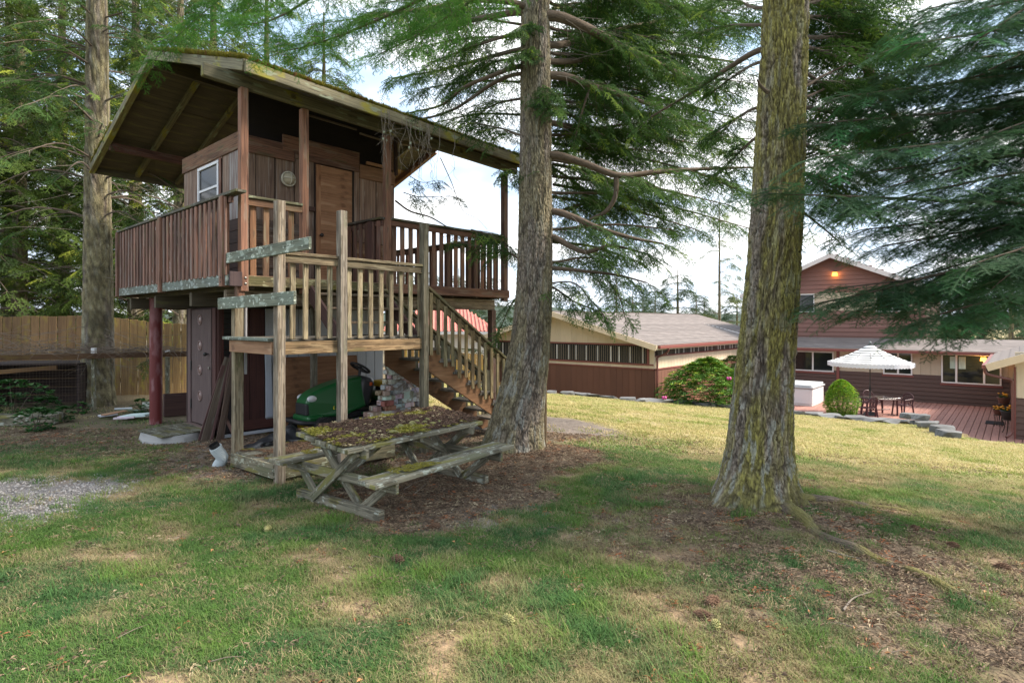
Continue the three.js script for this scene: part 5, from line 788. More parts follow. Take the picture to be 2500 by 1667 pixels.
{ // garage with a gable towards the lawn
  const g = thing('garage', 'low brown and cream gabled garage with a strip of slatted windows and shingle roof', 'building', HS.pos, HS.turn), r = rng(51), W = 10, D = 13.5, rise = 0.272, top = 0.98;
  const wall = grp(g, 'wall'), side = grp(g, 'wall');
  hb(wall, 'wall_core', darkBrown, 0.08, D, -2.6, 0.9, 0.08, W - 0.08);
  { const gc = prism([[-0.1, 0.9], [-W + 0.1, 0.9], [-W / 2, 2.2]].map(([x, y]) => [x, y]), -D + 0.2, -0.1, one); gc.rotateY(-Math.PI / 2); part(wall, 'wall_core', gc, darkBrown); }
  for (let b = 0.0, k = 0; b < W; b += 0.305, k++) { // boards of the gable face: brown below, cream between and above
    const b1 = Math.min(b + 0.299, W);
    hb(wall, 'siding_board', brown, 0.0, 0.06, -2.6, -0.16, b, b1, { tint: vary(r, 0.10) });
    hb(wall, 'siding_board', cream, 0.0, 0.06, -0.10, 0.02, b, b1, { tint: vary(r, 0.06) });
    const yt = (q) => top - 0.05 + rise * Math.min(q, W - q), pg = prism([[-b, 0.93], [-b1, 0.93], [-b1, yt(b1)], [-b, yt(b)]], -0.03, 0.03, vary(r, 0.06), 1); pg.rotateY(-Math.PI / 2); if (yt(b) > 0.94) part(wall, 'siding_board', pg, cream, [0.03, 0, 0]).rotation.set(0, Math.PI, 0);
  }
  wall.children.filter((o) => o.rotation.y).forEach((o) => { o.rotation.set(0, 0, 0); o.geometry.scale(1, 1, 1); const p = o.geometry.attributes.position; for (let i = 0; i < p.count; i++) { p.setZ(i, -Math.abs(p.getZ(i))); } });
  for (const [y0, y1, o] of [[0.86, 0.93, 0.035], [0.02, 0.09, 0.035], [-0.16, -0.10, 0.03]]) hb(wall, 'trim_board', maroon, -o, 0.0, y0, y1, 0.02, W);
  for (const [y0, y1, o] of [[0.73, 0.80, 0.03], [0.40, 0.46, 0.03], [-0.16, -0.10, 0.03]]) hb(side, 'trim_board', maroon, 0.02, D, y0, y1, -o, 0.0);
  hb(wall, 'corner_board', cream, -0.02, 0.03, -0.1, 0.9, 0.0, 0.22); hb(wall, 'trim_board', maroon, -0.03, 0.0, 0.1, 0.86, 0.24, 0.34);
  for (let a = 0.0; a < D; a += 0.305) { const a1 = Math.min(a + 0.299, D); hb(side, 'siding_board', brown, a + 0.06, a1 + 0.06, -2.6, -0.16, 0.0, 0.06, { tint: vary(r, 0.10).map((x) => x * 1.25) }); hb(side, 'siding_board', cream, a + 0.06, a1 + 0.06, -0.10, 0.40, 0.0, 0.06, { tint: vary(r, 0.05) }); hb(side, 'siding_board', cream, a + 0.06, a1 + 0.06, 0.80, 0.95, 0.0, 0.06, { tint: vary(r, 0.05) }); }
  // window strips: panes, white mullions, upright slats
  const win = grp(g, 'window'), slat = [], slat2 = [];
  hb(win, 'pane', darkGlass, 0.01, 0.03, 0.09, 0.86, 0.36, W - 0.3); let k = 0;
  for (let b = 0.5; b < W - 0.4; b += [0.62, 0.55, 0.42, 0.7][k++ % 4]) hb(win, 'mullion', whiteTrim, -0.015, 0.012, 0.12, 0.80, b, b + 0.055);
  hb(win, 'blind', cream, -0.004, 0.006, 0.12, 0.84, 7.15, 7.75, { tint: [1.3, 1.35, 1.5] });
  for (let b = 0.4; b < W - 0.35; b += 0.105) slat.push(bx(0.016, 0.73, 0.02, vary(r, 0.2)).translate(-0.012, 0.47, -b));
  part(win, 'slats', merge(slat), plain(411, [0.20, 0.17, 0.13])).userData.kind = 'stuff';
  const win2 = grp(g, 'window'); hb(win2, 'pane', darkGlass, 0.35, D - 0.3, 0.46, 0.73, 0.01, 0.03);
  for (let a = 0.7, j = 0; a < D - 0.4; a += [0.5, 0.8, 0.35][j++ % 3]) hb(win2, 'mullion', whiteTrim, a, a + 0.05, 0.47, 0.72, -0.016, 0.012);
  for (let a = 0.3; a < D - 0.3; a += 0.11) slat2.push(bx(0.022, 0.26, 0.016, vary(r, 0.2)).translate(a, 0.6, 0.012));
  part(win2, 'slats', merge(slat2), plain(412, [0.22, 0.19, 0.17])).userData.kind = 'stuff';
  const roof = grp(g, 'roof'), A0 = -0.6, A1 = D + 2.5, yE = top - 0.10, RB = W / 2, yR = yE + rise * (RB + 0.4);
  for (const sgn of [0, 1]) { const e = sgn ? W + 0.4 : -0.4, n = 22; for (let i = 0; i < n; i++) { const f0 = i / n, f1 = (i + 1.12) / n; sloped(roof, 'shingle_course', roofing, A0 + 0.02 * r(), A1, lerp(e, RB, f0), lerp(yE, yR, f0) + 0.05, lerp(e, RB, Math.min(1, f1)), lerp(yE, yR, Math.min(1, f1)) + 0.035, 0.014, { tint: vary(r, 0.12) }); }
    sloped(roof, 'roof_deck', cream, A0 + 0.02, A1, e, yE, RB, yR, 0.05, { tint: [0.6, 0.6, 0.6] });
    sloped(roof, 'barge_board', cream, A0 - 0.04, A0, e, yE - 0.08, RB, yR - 0.08, 0.24, { tint: [1.12, 1.1, 1.08] }); }
  hb(roof, 'ridge_cap', roofing, A0, A1, yR + 0.03, yR + 0.06, RB - 0.12, RB + 0.12);
  sloped(roof, 'valley_flashing', whiteTrim, D - 1.6, D - 1.5, -0.3, yE + 0.09, RB - 1.5, lerp(yE, yR, 0.68) + 0.09, 0.02);
  const gut = grp(g, 'gutter'); hb(gut, 'gutter_trough', maroon, A0 + 0.1, D + 1, yE - 0.1, yE + 0.03, -0.53, -0.41); hb(gut, 'eave_board', cream, A0, D + 1, yE - 0.16, yE - 0.02, -0.40, -0.37, { tint: [1.1, 1.1, 1.1] });
  curve(maroon.clone(), gut, 'downspout', [[0.35, yE - 0.06, -0.47], [0.35, yE - 0.25, -0.45], [0.22, yE - 0.42, -0.2], [0.14, yE - 0.5, -0.08], [0.12, yE - 0.8, -0.07], [0.12, -2.2, -0.07]], 0.045).material.vertexColors = false;
  gut.children.at(-1).material = std(0.15, 0.05, 0.04, 0.5);
}
const houseT = thing('house', 'two storey house with mauve lap siding, cream panels and white windows behind the patio', 'building', HS.pos, HS.turn);
{ const r = rng(52), A = 11.6, B0 = -15, B1 = 4;
  const low = grp(houseT, 'wall'); hb(low, 'wall_core', darkBrown, A + 0.06, A + 6, -2.6, 0.6, B0, B1);
  for (let k = 0; k < 7; k++) hb(low, 'lap_board', darkBrown, A, A + 0.05, -2.05 + 0.2 * k, -2.05 + 0.2 * k + 0.205, B0, B1, { rot: [0, 0, -0.15], tint: vary(r, 0.08) });
  for (let b = B0; b < B1; b += 0.405) hb(low, 'panel_board', cream, A + 0.01, A + 0.05, -0.66, 0.46, b, b + 0.398, { tint: vary(r, 0.05).map((x) => x * 0.82) });
  const win = (b0, b1, y0, y1, mull, extra) => { const w = grp(houseT, 'window'); hb(w, 'pane', darkGlass, A - 0.015, A + 0.005, y0, y1, b1, b0); for (const [p, q, s, t] of [[y0 - 0.05, y0 + 0.01, b1 - 0.05, b0 + 0.05], [y1 - 0.01, y1 + 0.05, b1 - 0.05, b0 + 0.05], [y0, y1, b1 - 0.05, b1 + 0.01], [y0, y1, b0 - 0.01, b0 + 0.05], ...mull.map((m) => [y0, y1, m - 0.04, m + 0.04])]) hb(w, 'frame', whiteTrim, A - 0.05, A - 0.01, p, q, s, t); hb(w, 'trim_board', maroon, A - 0.03, A, y0 - 0.16, y0 - 0.06, b1 - 0.1, b0 + 0.1); return w; };
  win(-2.0, -4.3, -0.70, 0.27, [-3.35]); win(-6.62, -7.74, -0.66, 0.35, [-7.2]); const w3 = win(-8.98, -11.08, -0.94, 0.34, [-9.5, -10.52]);
  for (const [b, w] of [[-9.36, 0.10], [-9.72, 0.13]]) { hb(w3, 'stained_glass_panel', plain(420 + w * 100, [0.45, 0.58, 0.50], 0.3), A - 0.035, A - 0.02, -0.30, 0.26, b - w, b + w); }
  hb(low, 'post_trim', maroon, A - 0.05, A, -2.0, 0.46, -4.62, -4.48); 
  const roof = grp(houseT, 'roof'); for (let i = 0; i < 13; i++) { const f = i / 13, f1 = (i + 1.12) / 13, a0 = lerp(A - 0.55, A + 2.05, f), a1 = lerp(A - 0.55, A + 2.05, f1), y0 = lerp(0.49, 0.98, f), y1 = lerp(0.49, 0.98, f1); const o = part(roof, 'shingle_course', bx(Math.hypot(a1 - a0, y1 - y0), 0.014, B1 + 3 - B0, vary(r, 0.12), 0.003, 2), roofing, [(a0 + a1) / 2, (y0 + y1) / 2 + 0.045, -(B0 + B1 + 3) / 2], [0, 0, Math.atan2(y1 - y0, a1 - a0) - 0.012]); }
  { const o = part(roof, 'roof_deck', bx(2.66, 0.05, B1 + 3 - B0, one), cream, [A + 0.75, 0.735, -(B0 + B1 + 3) / 2], [0, 0, Math.atan2(0.49, 2.6)]); }
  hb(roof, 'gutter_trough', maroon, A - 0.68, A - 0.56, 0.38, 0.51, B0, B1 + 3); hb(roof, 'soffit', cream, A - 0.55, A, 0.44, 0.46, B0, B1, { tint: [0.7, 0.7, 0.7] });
  // upper storey
  const A2 = 13.6, UB = -3.86, HWD = 4.3, up = grp(houseT, 'wall'), yR = 5.62, sl = 0.436, eave = (b) => yR - sl * Math.abs(b - UB) - 0.12;
  hb(up, 'wall_core', darkBrown, A2 + 0.06, A2 + 7, 0.5, 3.7, UB - HWD, UB + HWD);
  { const gc = prism([[-(UB - HWD), 3.7], [-(UB + HWD), 3.7], [-UB, yR - 0.15]], 0, 0.1, one); gc.rotateY(-Math.PI / 2); part(up, 'wall_core', gc, darkBrown, [A2 + 0.17, 0, 0]); }
  for (let k = 0; k < 7; k++) hb(up, 'lap_board', mauve, A2, A2 + 0.05, 0.86 + 0.235 * k, 1.10 + 0.235 * k, UB - HWD, UB + HWD, { rot: [0, 0, -0.15], tint: vary(r, 0.05) });
  for (let b = UB - HWD; b < UB + HWD - 0.1; b += 0.41) hb(up, 'panel_board', cream, A2 + 0.01, A2 + 0.05, 2.5, 3.52, b, b + 0.404, { tint: vary(r, 0.04).map((x) => x * 0.8) });
  for (let k = 0; k < 9; k++) { const y0 = 3.5 + 0.235 * k, half = Math.min(HWD, (yR - 0.12 - y0) / sl); if (half > 0.15) hb(up, 'lap_board', mauve, A2, A2 + 0.05, y0, y0 + 0.24, UB - half, UB + half, { rot: [0, 0, -0.15], tint: vary(r, 0.05) }); }
  const uw = (b0, b1, y0, y1) => { const w = grp(houseT, 'window'); hb(w, 'pane', darkGlass, A2 - 0.015, A2 + 0.005, y0, y1, b1, b0); for (const [p, q, s, t] of [[y0 - 0.05, y0, b1 - 0.05, b0 + 0.05], [y1, y1 + 0.05, b1 - 0.05, b0 + 0.05], [y0, y1, b1 - 0.05, b1], [y0, y1, b0, b0 + 0.05], [y0, y1, (b0 + b1) / 2 - 0.03, (b0 + b1) / 2 + 0.03]]) hb(w, 'frame', whiteTrim, A2 - 0.05, A2 - 0.01, p, q, s, t); };
  uw(-1.35, -2.9, 2.48, 3.42); uw(-6.0, -7.4, 2.46, 3.40);
  const ur = grp(houseT, 'roof'); for (const sg of [-1, 1]) { const e = UB + sg * (HWD + 0.55), ye = yR - sl * (HWD + 0.55); sloped(ur, 'roof_slab', roofing, A2 - 0.55, A2 + 7.5, UB, yR, e, ye, 0.07); sloped(ur, 'barge_board', whiteTrim, A2 - 0.6, A2 - 0.56, UB, yR - 0.10, e, ye - 0.10, 0.22, { tint: [0.85, 0.8, 0.78] }); hb(ur, 'gutter_trough', maroon, A2 - 0.5, A2 + 7.4, ye - 0.12, ye, e - 0.05, e + 0.06); }
}
{ // lit porch lamps
  const glow = (k) => new THREE.MeshStandardMaterial({ color: 0xffaa44, emissive: new THREE.Color().setRGB(1, 0.36, 0.05), emissiveIntensity: k, roughness: 0.4 });
  const mk = (a, y, b, label, s, power) => { const l = thing('wall_light', label, 'lamp', hw(a, y, b), HS.turn); part(l, 'lamp_base', bx(0.04, 0.2 * s, 0.16 * s, one), std(0.1, 0.06, 0.05, 0.5), [0.06, 0, 0]); part(l, 'lamp_glass', new THREE.CylinderGeometry(0.14 * s, 0.19 * s, 0.24 * s, 8).rotateY(0.4), glow(power), [-0.16, 0, 0]); part(l, 'lamp_cap', new THREE.ConeGeometry(0.19 * s, 0.08 * s, 8), std(0.15, 0.09, 0.04, 0.5), [-0.16, 0.16 * s, 0]);
    const p = new THREE.PointLight(new THREE.Color().setRGB(1, 0.5, 0.15), 0.4 * s); p.name = 'wall_light_glow'; p.position.set(-0.16, 0, 0); p.castShadow = true; l.add(p); };
  mk(13.56, 4.52, -4.02, 'glowing orange wall light high on the mauve gable', 0.8, 2.0); mk(11.5, 0.20, -10.5, 'glowing orange wall light under the eave by the big window', 0.7, 3.0);
}
{ // wing at the right edge
  const g = thing('house_wing', 'low wing of the house at the right edge with overhanging shingle roof and bent downspout', 'building', HS.pos, HS.turn), r = rng(53), A = 2.75, B = -11.62;
  const wl = grp(g, 'wall'); hb(wl, 'wall_core', darkBrown, A + 0.06, 11.5, -2.6, 0.4, -17.5, B - 0.06);
  for (let k = 0; k < 7; k++) { hb(wl, 'lap_board', darkBrown, A, A + 0.05, -2.05 + 0.2 * k, -1.845 + 0.2 * k, -17.5, B, { rot: [0, 0, -0.15], tint: vary(r, 0.08).map((x) => x * 1.1) }); hb(wl, 'lap_board', darkBrown, A, 11.5, -2.05 + 0.2 * k, -1.845 + 0.2 * k, B - 0.05, B, { rot: [0.13, 0, 0], tint: vary(r, 0.08) }); }
  for (let b = -17.4; b < B - 0.2; b += 0.305) hb(wl, 'panel_board', cream, A, A + 0.05, -0.62, 0.9, b, b + 0.298, { tint: vary(r, 0.05) });
  for (let a = A; a < 11.4; a += 0.305) hb(wl, 'panel_board', cream, a, a + 0.298, -0.62, 0.45, B - 0.05, B, { tint: vary(r, 0.05) });
  hb(wl, 'corner_board', maroon, A - 0.02, A + 0.08, -2.0, 0.4, B - 0.02, B + 0.03);
  const dr = grp(g, 'glass_door'); hb(dr, 'frame', whiteTrim, 4.2, 6.2, -1.95, 0.15, B + 0.005, B + 0.04); hb(dr, 'pane', darkGlass, 4.3, 6.1, -1.85, 0.08, B + 0.042, B + 0.05);
  const rf = grp(g, 'roof'), sl = 0.40; const e = B + 0.72, ye = 0.44; 
  for (let i = 0; i < 16; i++) { const f0 = i * 0.28, f1 = f0 + 0.32; sloped(rf, 'shingle_course', roofing, A - 0.55 + 0.01 * r(), 11.2, e - f0, ye + sl * f0 + 0.05, e - f1, ye + sl * f1 + 0.036, 0.014, { tint: vary(r, 0.12) }); }
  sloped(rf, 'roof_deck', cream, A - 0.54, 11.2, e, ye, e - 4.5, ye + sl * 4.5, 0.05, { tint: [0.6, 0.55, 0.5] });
  sloped(rf, 'barge_board', cream, A - 0.6, A - 0.56, e, ye - 0.07, e - 4.5, ye + sl * 4.5 - 0.07, 0.24, { tint: [1.05, 1.0, 0.95] });
  hb(rf, 'gutter_trough', maroon, A - 0.55, 11.0, ye - 0.10, ye + 0.02, e + 0.01, e + 0.13);
  part(g, 'downspout', tube([[A - 0.45, ye - 0.08, e + 0.06], [A - 0.42, ye - 0.25, e + 0.02], [A - 0.25, ye - 0.40, B + 0.3], [A - 0.08, ye - 0.48, B + 0.09], [A - 0.06, ye - 0.8, B + 0.07], [A - 0.06, -1.6, B + 0.07], [A - 0.08, -1.8, B + 0.10], [A - 0.2, -1.92, B + 0.22]].map((p) => V(p[0], p[1], -p[2])), 0.045, 0.045, 8, 50), std(0.15, 0.06, 0.05, 0.5));
}
{ // timber patio in front of the house
  const dk = thing('patio_deck', null, null, HS.pos, HS.turn); tag(dk, null, null, null, 'structure'); const r = rng(54), deckWood = woodMat(15, [0.36, 0.185, 0.145], [0.27, 0.13, 0.105], { bump: 0.001, contrast: 0.6, size: 256 });
  for (let b = -16; b < 0; b += 0.2) hb(dk, 'deck_board', deckWood, 1.5, 11.58, -2.02, -1.98, b + 0.008, b + 0.194, { tint: vary(r, 0.12), c: 0.008 });
  hb(dk, 'deck_frame', darkBrown, 1.52, 11.5, -2.3, -2.03, -15.9, -0.1);
  const slab = grp(dk, 'concrete_edge'); hb(slab, 'slab', plain(430, [0.62, 0.60, 0.56], 0.1, 0.9), 0.9, 1.48, -2.3, -1.93, -17, -9.2);
}
{ // neighbour beyond the garage: red tiles over a white wall
  const x0 = -8.6, x1 = -1.1, d0 = 38, d1 = 46, ye = 1.28, n = thing('tiled_house', 'white house with a red tiled hip roof seen under the porch beyond the stairs', 'building', [0, 0, -d0]), r = rng(55);
  part(n, 'wall', bx(x1 - x0 - 0.8, 4.2, 6, one), plain(440, [0.66, 0.64, 0.60], 0.05), [(x0 + x1) / 2, ye - 2.15, -3.6]);
  part(n, 'eave_board', bx(x1 - x0, 0.18, 0.05, one), whiteTrim, [(x0 + x1) / 2, ye - 0.12, 0.02]);
  const roof = grp(n, 'roof'), tileM = plain(441, [0.50, 0.17, 0.13], 0.12, 0.7), N = 13, H = 1.75, run = 4.2;
  for (let i = 0; i < N; i++) { const f = i / N, y = ye + H * f, z = -run * f, w0 = x0 + 2.6 * f, w1 = x1 - 2.6 * f, tiles = [], cnt = Math.round((w1 - w0) / 0.24);
    for (let k = 0; k < cnt; k++) tiles.push(new THREE.CylinderGeometry(0.055, 0.065, run / N * 1.25, 6, 1, true, 0, Math.PI).rotateZ(Math.PI / 2).rotateY(Math.PI / 2).rotateX(Math.atan2(H, run)).translate(w0 + (k + 0.5) * 0.24, y + 0.08, z - run / N / 2));
    const m = part(roof, 'tile_course', merge(tiles.map((g) => tinted(g, vary(r, 0.12)))), new THREE.MeshStandardMaterial({ ...{}, color: 0xffffff, vertexColors: true, roughness: 0.6 })); m.material = tileM; m.userData.kind = 'stuff'; }
  const pl = prism([[x0, ye], [x1, ye], [x1 - 2.6, ye + H], [x0 + 2.6, ye + H]], -0.02, 0.02, one); const q = pl.attributes.position; for (let i = 0; i < q.count; i++) q.setZ(i, -run * (q.getY(i) - ye) / H + q.getZ(i)); pl.computeVertexNormals(); part(roof, 'roof_slab', pl, tileM);
  const hip = prism([[0, ye], [-8, ye], [-8 + run, ye + H], [-run, ye + H]].map(([x, y]) => [x, y]), -0.02, 0.02, one); hip.rotateY(-Math.PI / 2); const h2 = hip.attributes.position; for (let i = 0; i < h2.count; i++) { h2.setZ(i, -Math.abs(h2.getZ(i))); h2.setX(i, x1 - 2.6 * (h2.getY(i) - ye) / H); } hip.computeVertexNormals(); tileM.side = THREE.DoubleSide; part(roof, 'roof_slab', hip, tileM);
}
// ---------------------------------------------------------------- things on the lawn, under the treehouse and on the patio
const tw = (s, y, t) => V(s, y, -t).applyAxisAngle(V(0, 1, 0), TH.turn).add(V(...TH.pos));     // treehouse frame to the world
{ // picnic table, old and leaning
  const T = thing('picnic_table', 'old mossy wooden picnic table with attached benches, littered with needles and cones', 'table', [-1.30, 0, -6.65], 53.8 * Math.PI / 180), r = rng(61), j = (k = 0.2) => vary(r, k);
  // local x along the table, z towards the camera's right; ends at x = -1.02 and 1.02
  const B = (name, x0, x1, y0, y1, z0, z1, m = M.old, rot) => part(T, name, bx(x1 - x0, y1 - y0, z1 - z0, j(), 0.007), m, [(x0 + x1) / 2, (y0 + y1) / 2, (z0 + z1) / 2], rot);
  const topY = 0.665;
  for (let k = 0; k < 5; k++) { const z = -0.41 + 0.166 * k, sag = 0.02 * k; B('table_plank', -1.03 + 0.03 * r(), 1.02 + 0.04 * r(), topY + 0.055 - sag, topY + 0.1 - sag, z, z + 0.158, k === 4 ? M.old : M.old, [0.07, 0, (r() - 0.5) * 0.012]); }
  for (const [z, k] of [[0.73, 1], [-0.73, -1]]) for (const i of [0, 1]) B('bench_plank', -1.06 + 0.04 * r(), 1.04, 0.40, 0.44, z - 0.155 + 0.158 * i, z - 0.155 + 0.158 * i + 0.15, M.old, [0.03 * k, (r() - 0.5) * 0.01, (r() - 0.5) * 0.02]);
  const bar = (name, x, y0, z0, y1, z1, w, th = 0.042, m = M.old) => part(T, name, beamBetween(V(x, y0, z0), V(x, y1, z1), w, th, j(0.12), V(1, 0, 0)).clone(), m);
  const flatBar = (name, x, y0, z0, y1, z1, w, th, m = M.old) => { const L = Math.hypot(y1 - y0, z1 - z0); return part(T, name, bx(th, w, L, j(0.12), 0.006), m, [x, (y0 + y1) / 2, (z0 + z1) / 2], [-Math.atan2(y1 - y0, z1 - z0), 0, 0]); };
  for (const s of [-1, 1]) { const x = 0.80 * s;
    flatBar('top_beam', x, 0.645, -0.42, 0.605, 0.46, 0.09, 0.042); flatBar('seat_beam', x, 0.345, -0.86, 0.345, 0.88, 0.10, 0.042); flatBar('foot_beam', x + 0.0, 0.05, -0.66, 0.05, 0.66, 0.10, 0.08);
    flatBar('leg', x - 0.045 * s, 0.68, -0.37, 0.06, 0.30, 0.09, 0.042); flatBar('leg', x + 0.046 * s, 0.63, 0.36, 0.06, -0.36, 0.09, 0.042);
    flatBar('strut', x - 0.045 * s, 0.33, 0.70, 0.06, 0.34, 0.085, 0.042); flatBar('strut', x - 0.045 * s, 0.33, -0.70, 0.06, -0.42, 0.085, 0.042);
    const b = beamBetween(V(x - 0.03 * s, 0.33, 0.02), V(0.08 * s, 0.66, 0.02), 0.085, 0.042, j(0.1)); part(T, 'brace', b, M.old); }
  B('centre_beam', -0.045 / 2, 0.045 / 2, 0.60, 0.69, -0.36, 0.40);
  // litter, moss and cones lying on it
  const LW = (x, y, z) => V(x, y, z).applyAxisAngle(V(0, 1, 0), 53.8 * Math.PI / 180).add(V(-1.30, 0, -6.65)), top = (x, z) => topY + 0.105 - 0.12 * (z + 0.41) * 1.0 + 0.02 * fbm(x * 5 + 9, z * 5, 3, 3);
  const lit = [], lc = [], pos = []; for (let i = 0; i < 10; i++) { const a = r() * 6.28, l = 0.008 + 0.016 * r(), x = (r() - 0.5) * 0.05, z = (r() - 0.5) * 0.05, y = 0.004 + 0.012 * r(), dx = Math.cos(a) * l, dz = Math.sin(a) * l; pos.push(x - dx, y, z - dz, x + dx, y + 0.006 * (r() - 0.5), z + dz, x - dz * 0.2, y + 0.004, z + dx * 0.2); }
  for (let i = 0; i < 6000; i++) { const x = -1.0 + 2.03 * r(), z = -0.4 + 0.80 * r(), d = fbm(x * 3 + 4, z * 4, 12, 4), k = r(), edge = sm(0.40, 0.28, Math.abs(z)); if (r() > edge + 0.08) continue; const mossy = sm(0.5, 0.62, fbm(x * 2.2 + 30, z * 4 + 2, 15, 4) + 0.12 * sm(0, 0.35, z)), w = LW(x, top(x, z) + 0.012 * r() * d * 2, z); lit.push(mtx(w, 0.3 * (r() - 0.5), r() * 6.28, 0.3 * (r() - 0.5), 0.8 + r())); lc.push(k < 0.05 ? [0.5, 0.42, 0.24] : k < mossy ? mix3([0.15, 0.145, 0.02], [0.33, 0.30, 0.045], r()) : mix3([0.06, 0.035, 0.024], [0.17, 0.105, 0.07], r())); }
  for (let i = 0; i < 900; i++) { const q = r() < 0.5 ? [-0.95 + 0.3 * r(), -0.38 + 0.75 * r()] : [-0.6 + 1.5 * r(), -0.36 + 0.25 * r()]; if (fbm(q[0] * 5, q[1] * 6, 71, 3) < 0.55) continue; lit.push(mtx(LW(q[0], top(...q) + 0.01, q[1]), 0.6 * (r() - 0.5), r() * 6.28, 0.6 * (r() - 0.5), 0.7)); lc.push([0.55, 0.47, 0.28]); }
  for (let i = 0; i < 500; i++) { const x = -0.7 + 0.6 * r(), z = (r() < 0.6 ? 0.60 : -0.82) + 0.22 * r(); if (fbm(x * 4, z * 4, 17, 3) < 0.5) continue; lit.push(mtx(LW(x, 0.447, z), 0.2 * r(), r() * 6.28, 0, 0.9)); lc.push(mix3([0.17, 0.155, 0.02], [0.26, 0.23, 0.04], r())); }
  for (let i = 0; i < 2600; i++) { const w = tw(0.05 + 1.6 * r(), 0.222, -1.15 + 1.05 * r()); if (fbm(w.x * 3, w.z * 3, 19, 3) < 0.42) continue; const k = fbm(w.x * 2, w.z * 2, 29, 3); lit.push(mtx(w, 0.2 * r(), r() * 6.28, 0, 1)); lc.push(k > 0.55 ? mix3([0.12, 0.115, 0.02], [0.2, 0.18, 0.03], r()) : mix3([0.07, 0.04, 0.026], [0.17, 0.11, 0.07], r())); }
  tag(instanced(scene, numbered('table_litter'), geoFrom(pos), std(1, 1, 1, 0.95, { side: THREE.DoubleSide }), lit, lc), 'brown needles, bud scales and moss lying on the picnic table and the low platform', 'needle litter', null, 'stuff');
  // cones: overlapping scales round a spindle
  const cone = (name, label, group, p, ry, rz, s, mat) => { const c = thing(name, label, 'cone', p, 0, group); c.rotation.set(0, ry, rz, 'YXZ'); c.scale.setScalar(s); part(c, 'core', coneCore, mat); const m = part(c, 'scales', coneScales, mat); m.userData.kind = 'stuff'; return c; };
  const coneCore = new THREE.SphereGeometry(0.02, 10, 8).scale(1.9, 1, 1), sc = []; for (let i = 0; i < 60; i++) { const f = i / 60, a = i * 2.4, rr = 0.021 * Math.sin(Math.PI * (0.1 + 0.85 * f)) + 0.003, g = new THREE.ConeGeometry(0.009, 0.018, 4).scale(1, 1, 0.45); g.rotateZ(-Math.PI / 2 - 0.1).translate(0, 0, 0); g.rotateY(0); const m = new THREE.Matrix4().makeRotationX(a).multiply(new THREE.Matrix4().makeTranslation(-0.04 + 0.08 * f, rr, 0)).multiply(new THREE.Matrix4().makeRotationZ(0.5)); g.applyMatrix4(m); sc.push(g); } const coneScales = merge(sc);
  const greenCone = std(0.30, 0.29, 0.12, 0.9), brownCone = std(0.13, 0.075, 0.045, 0.95), r2 = rng(62);
  for (let i = 0; i < 24; i++) { const x = [-0.55, -0.2, 0.1, 0.45][i % 4] + 0.32 * (r2() - 0.5), z = 0.06 + 0.26 * r2(); cone('fir_cone', 'small green-yellow fir cone lying on the mossy near half of the table top', 'green cones on the picnic table', LW(x, top(x, z) + 0.03, z), r2() * 6.28, 0.3 * (r2() - 0.5), 0.62 + 0.25 * r2(), greenCone); }
  for (const [px, py, s, lab, mt] of [[1738, 1480, 1.5, 'dark brown cone on the grass in front of the right-hand trunk', brownCone], [1712, 1512, 1.2, 'small dark cone lying just left below a bigger one in the grass', brownCone], [1748, 1535, 1.1, 'greenish cone lying flat in the grass below two dark ones', greenCone], [2235, 1298, 1.2, 'dark cone on bare soil right of the mossy root', brownCone], [970, 1375, 1.5, 'dark clump-like cone on the grass in front of the picnic table', brownCone], [1062, 1292, 1.2, 'dark cone at the edge of the litter in front of the table', brownCone], [1240, 1525, 1.2, 'pale green cone in the lawn at the bottom middle', greenCone], [652, 1298, 1.2, 'pale yellow-green cone in the bright grass left of the table', greenCone], [2330, 1340, 1.2, 'dark cone at the right on the bare slope', brownCone], [2450, 1395, 1.3, 'dark cone near the right edge on bare soil', brownCone]]) { const p = groundPoint(px, py); p.y += 0.025; cone('fir_cone', lab, null, p, px, 0.1, s, mt); }
}
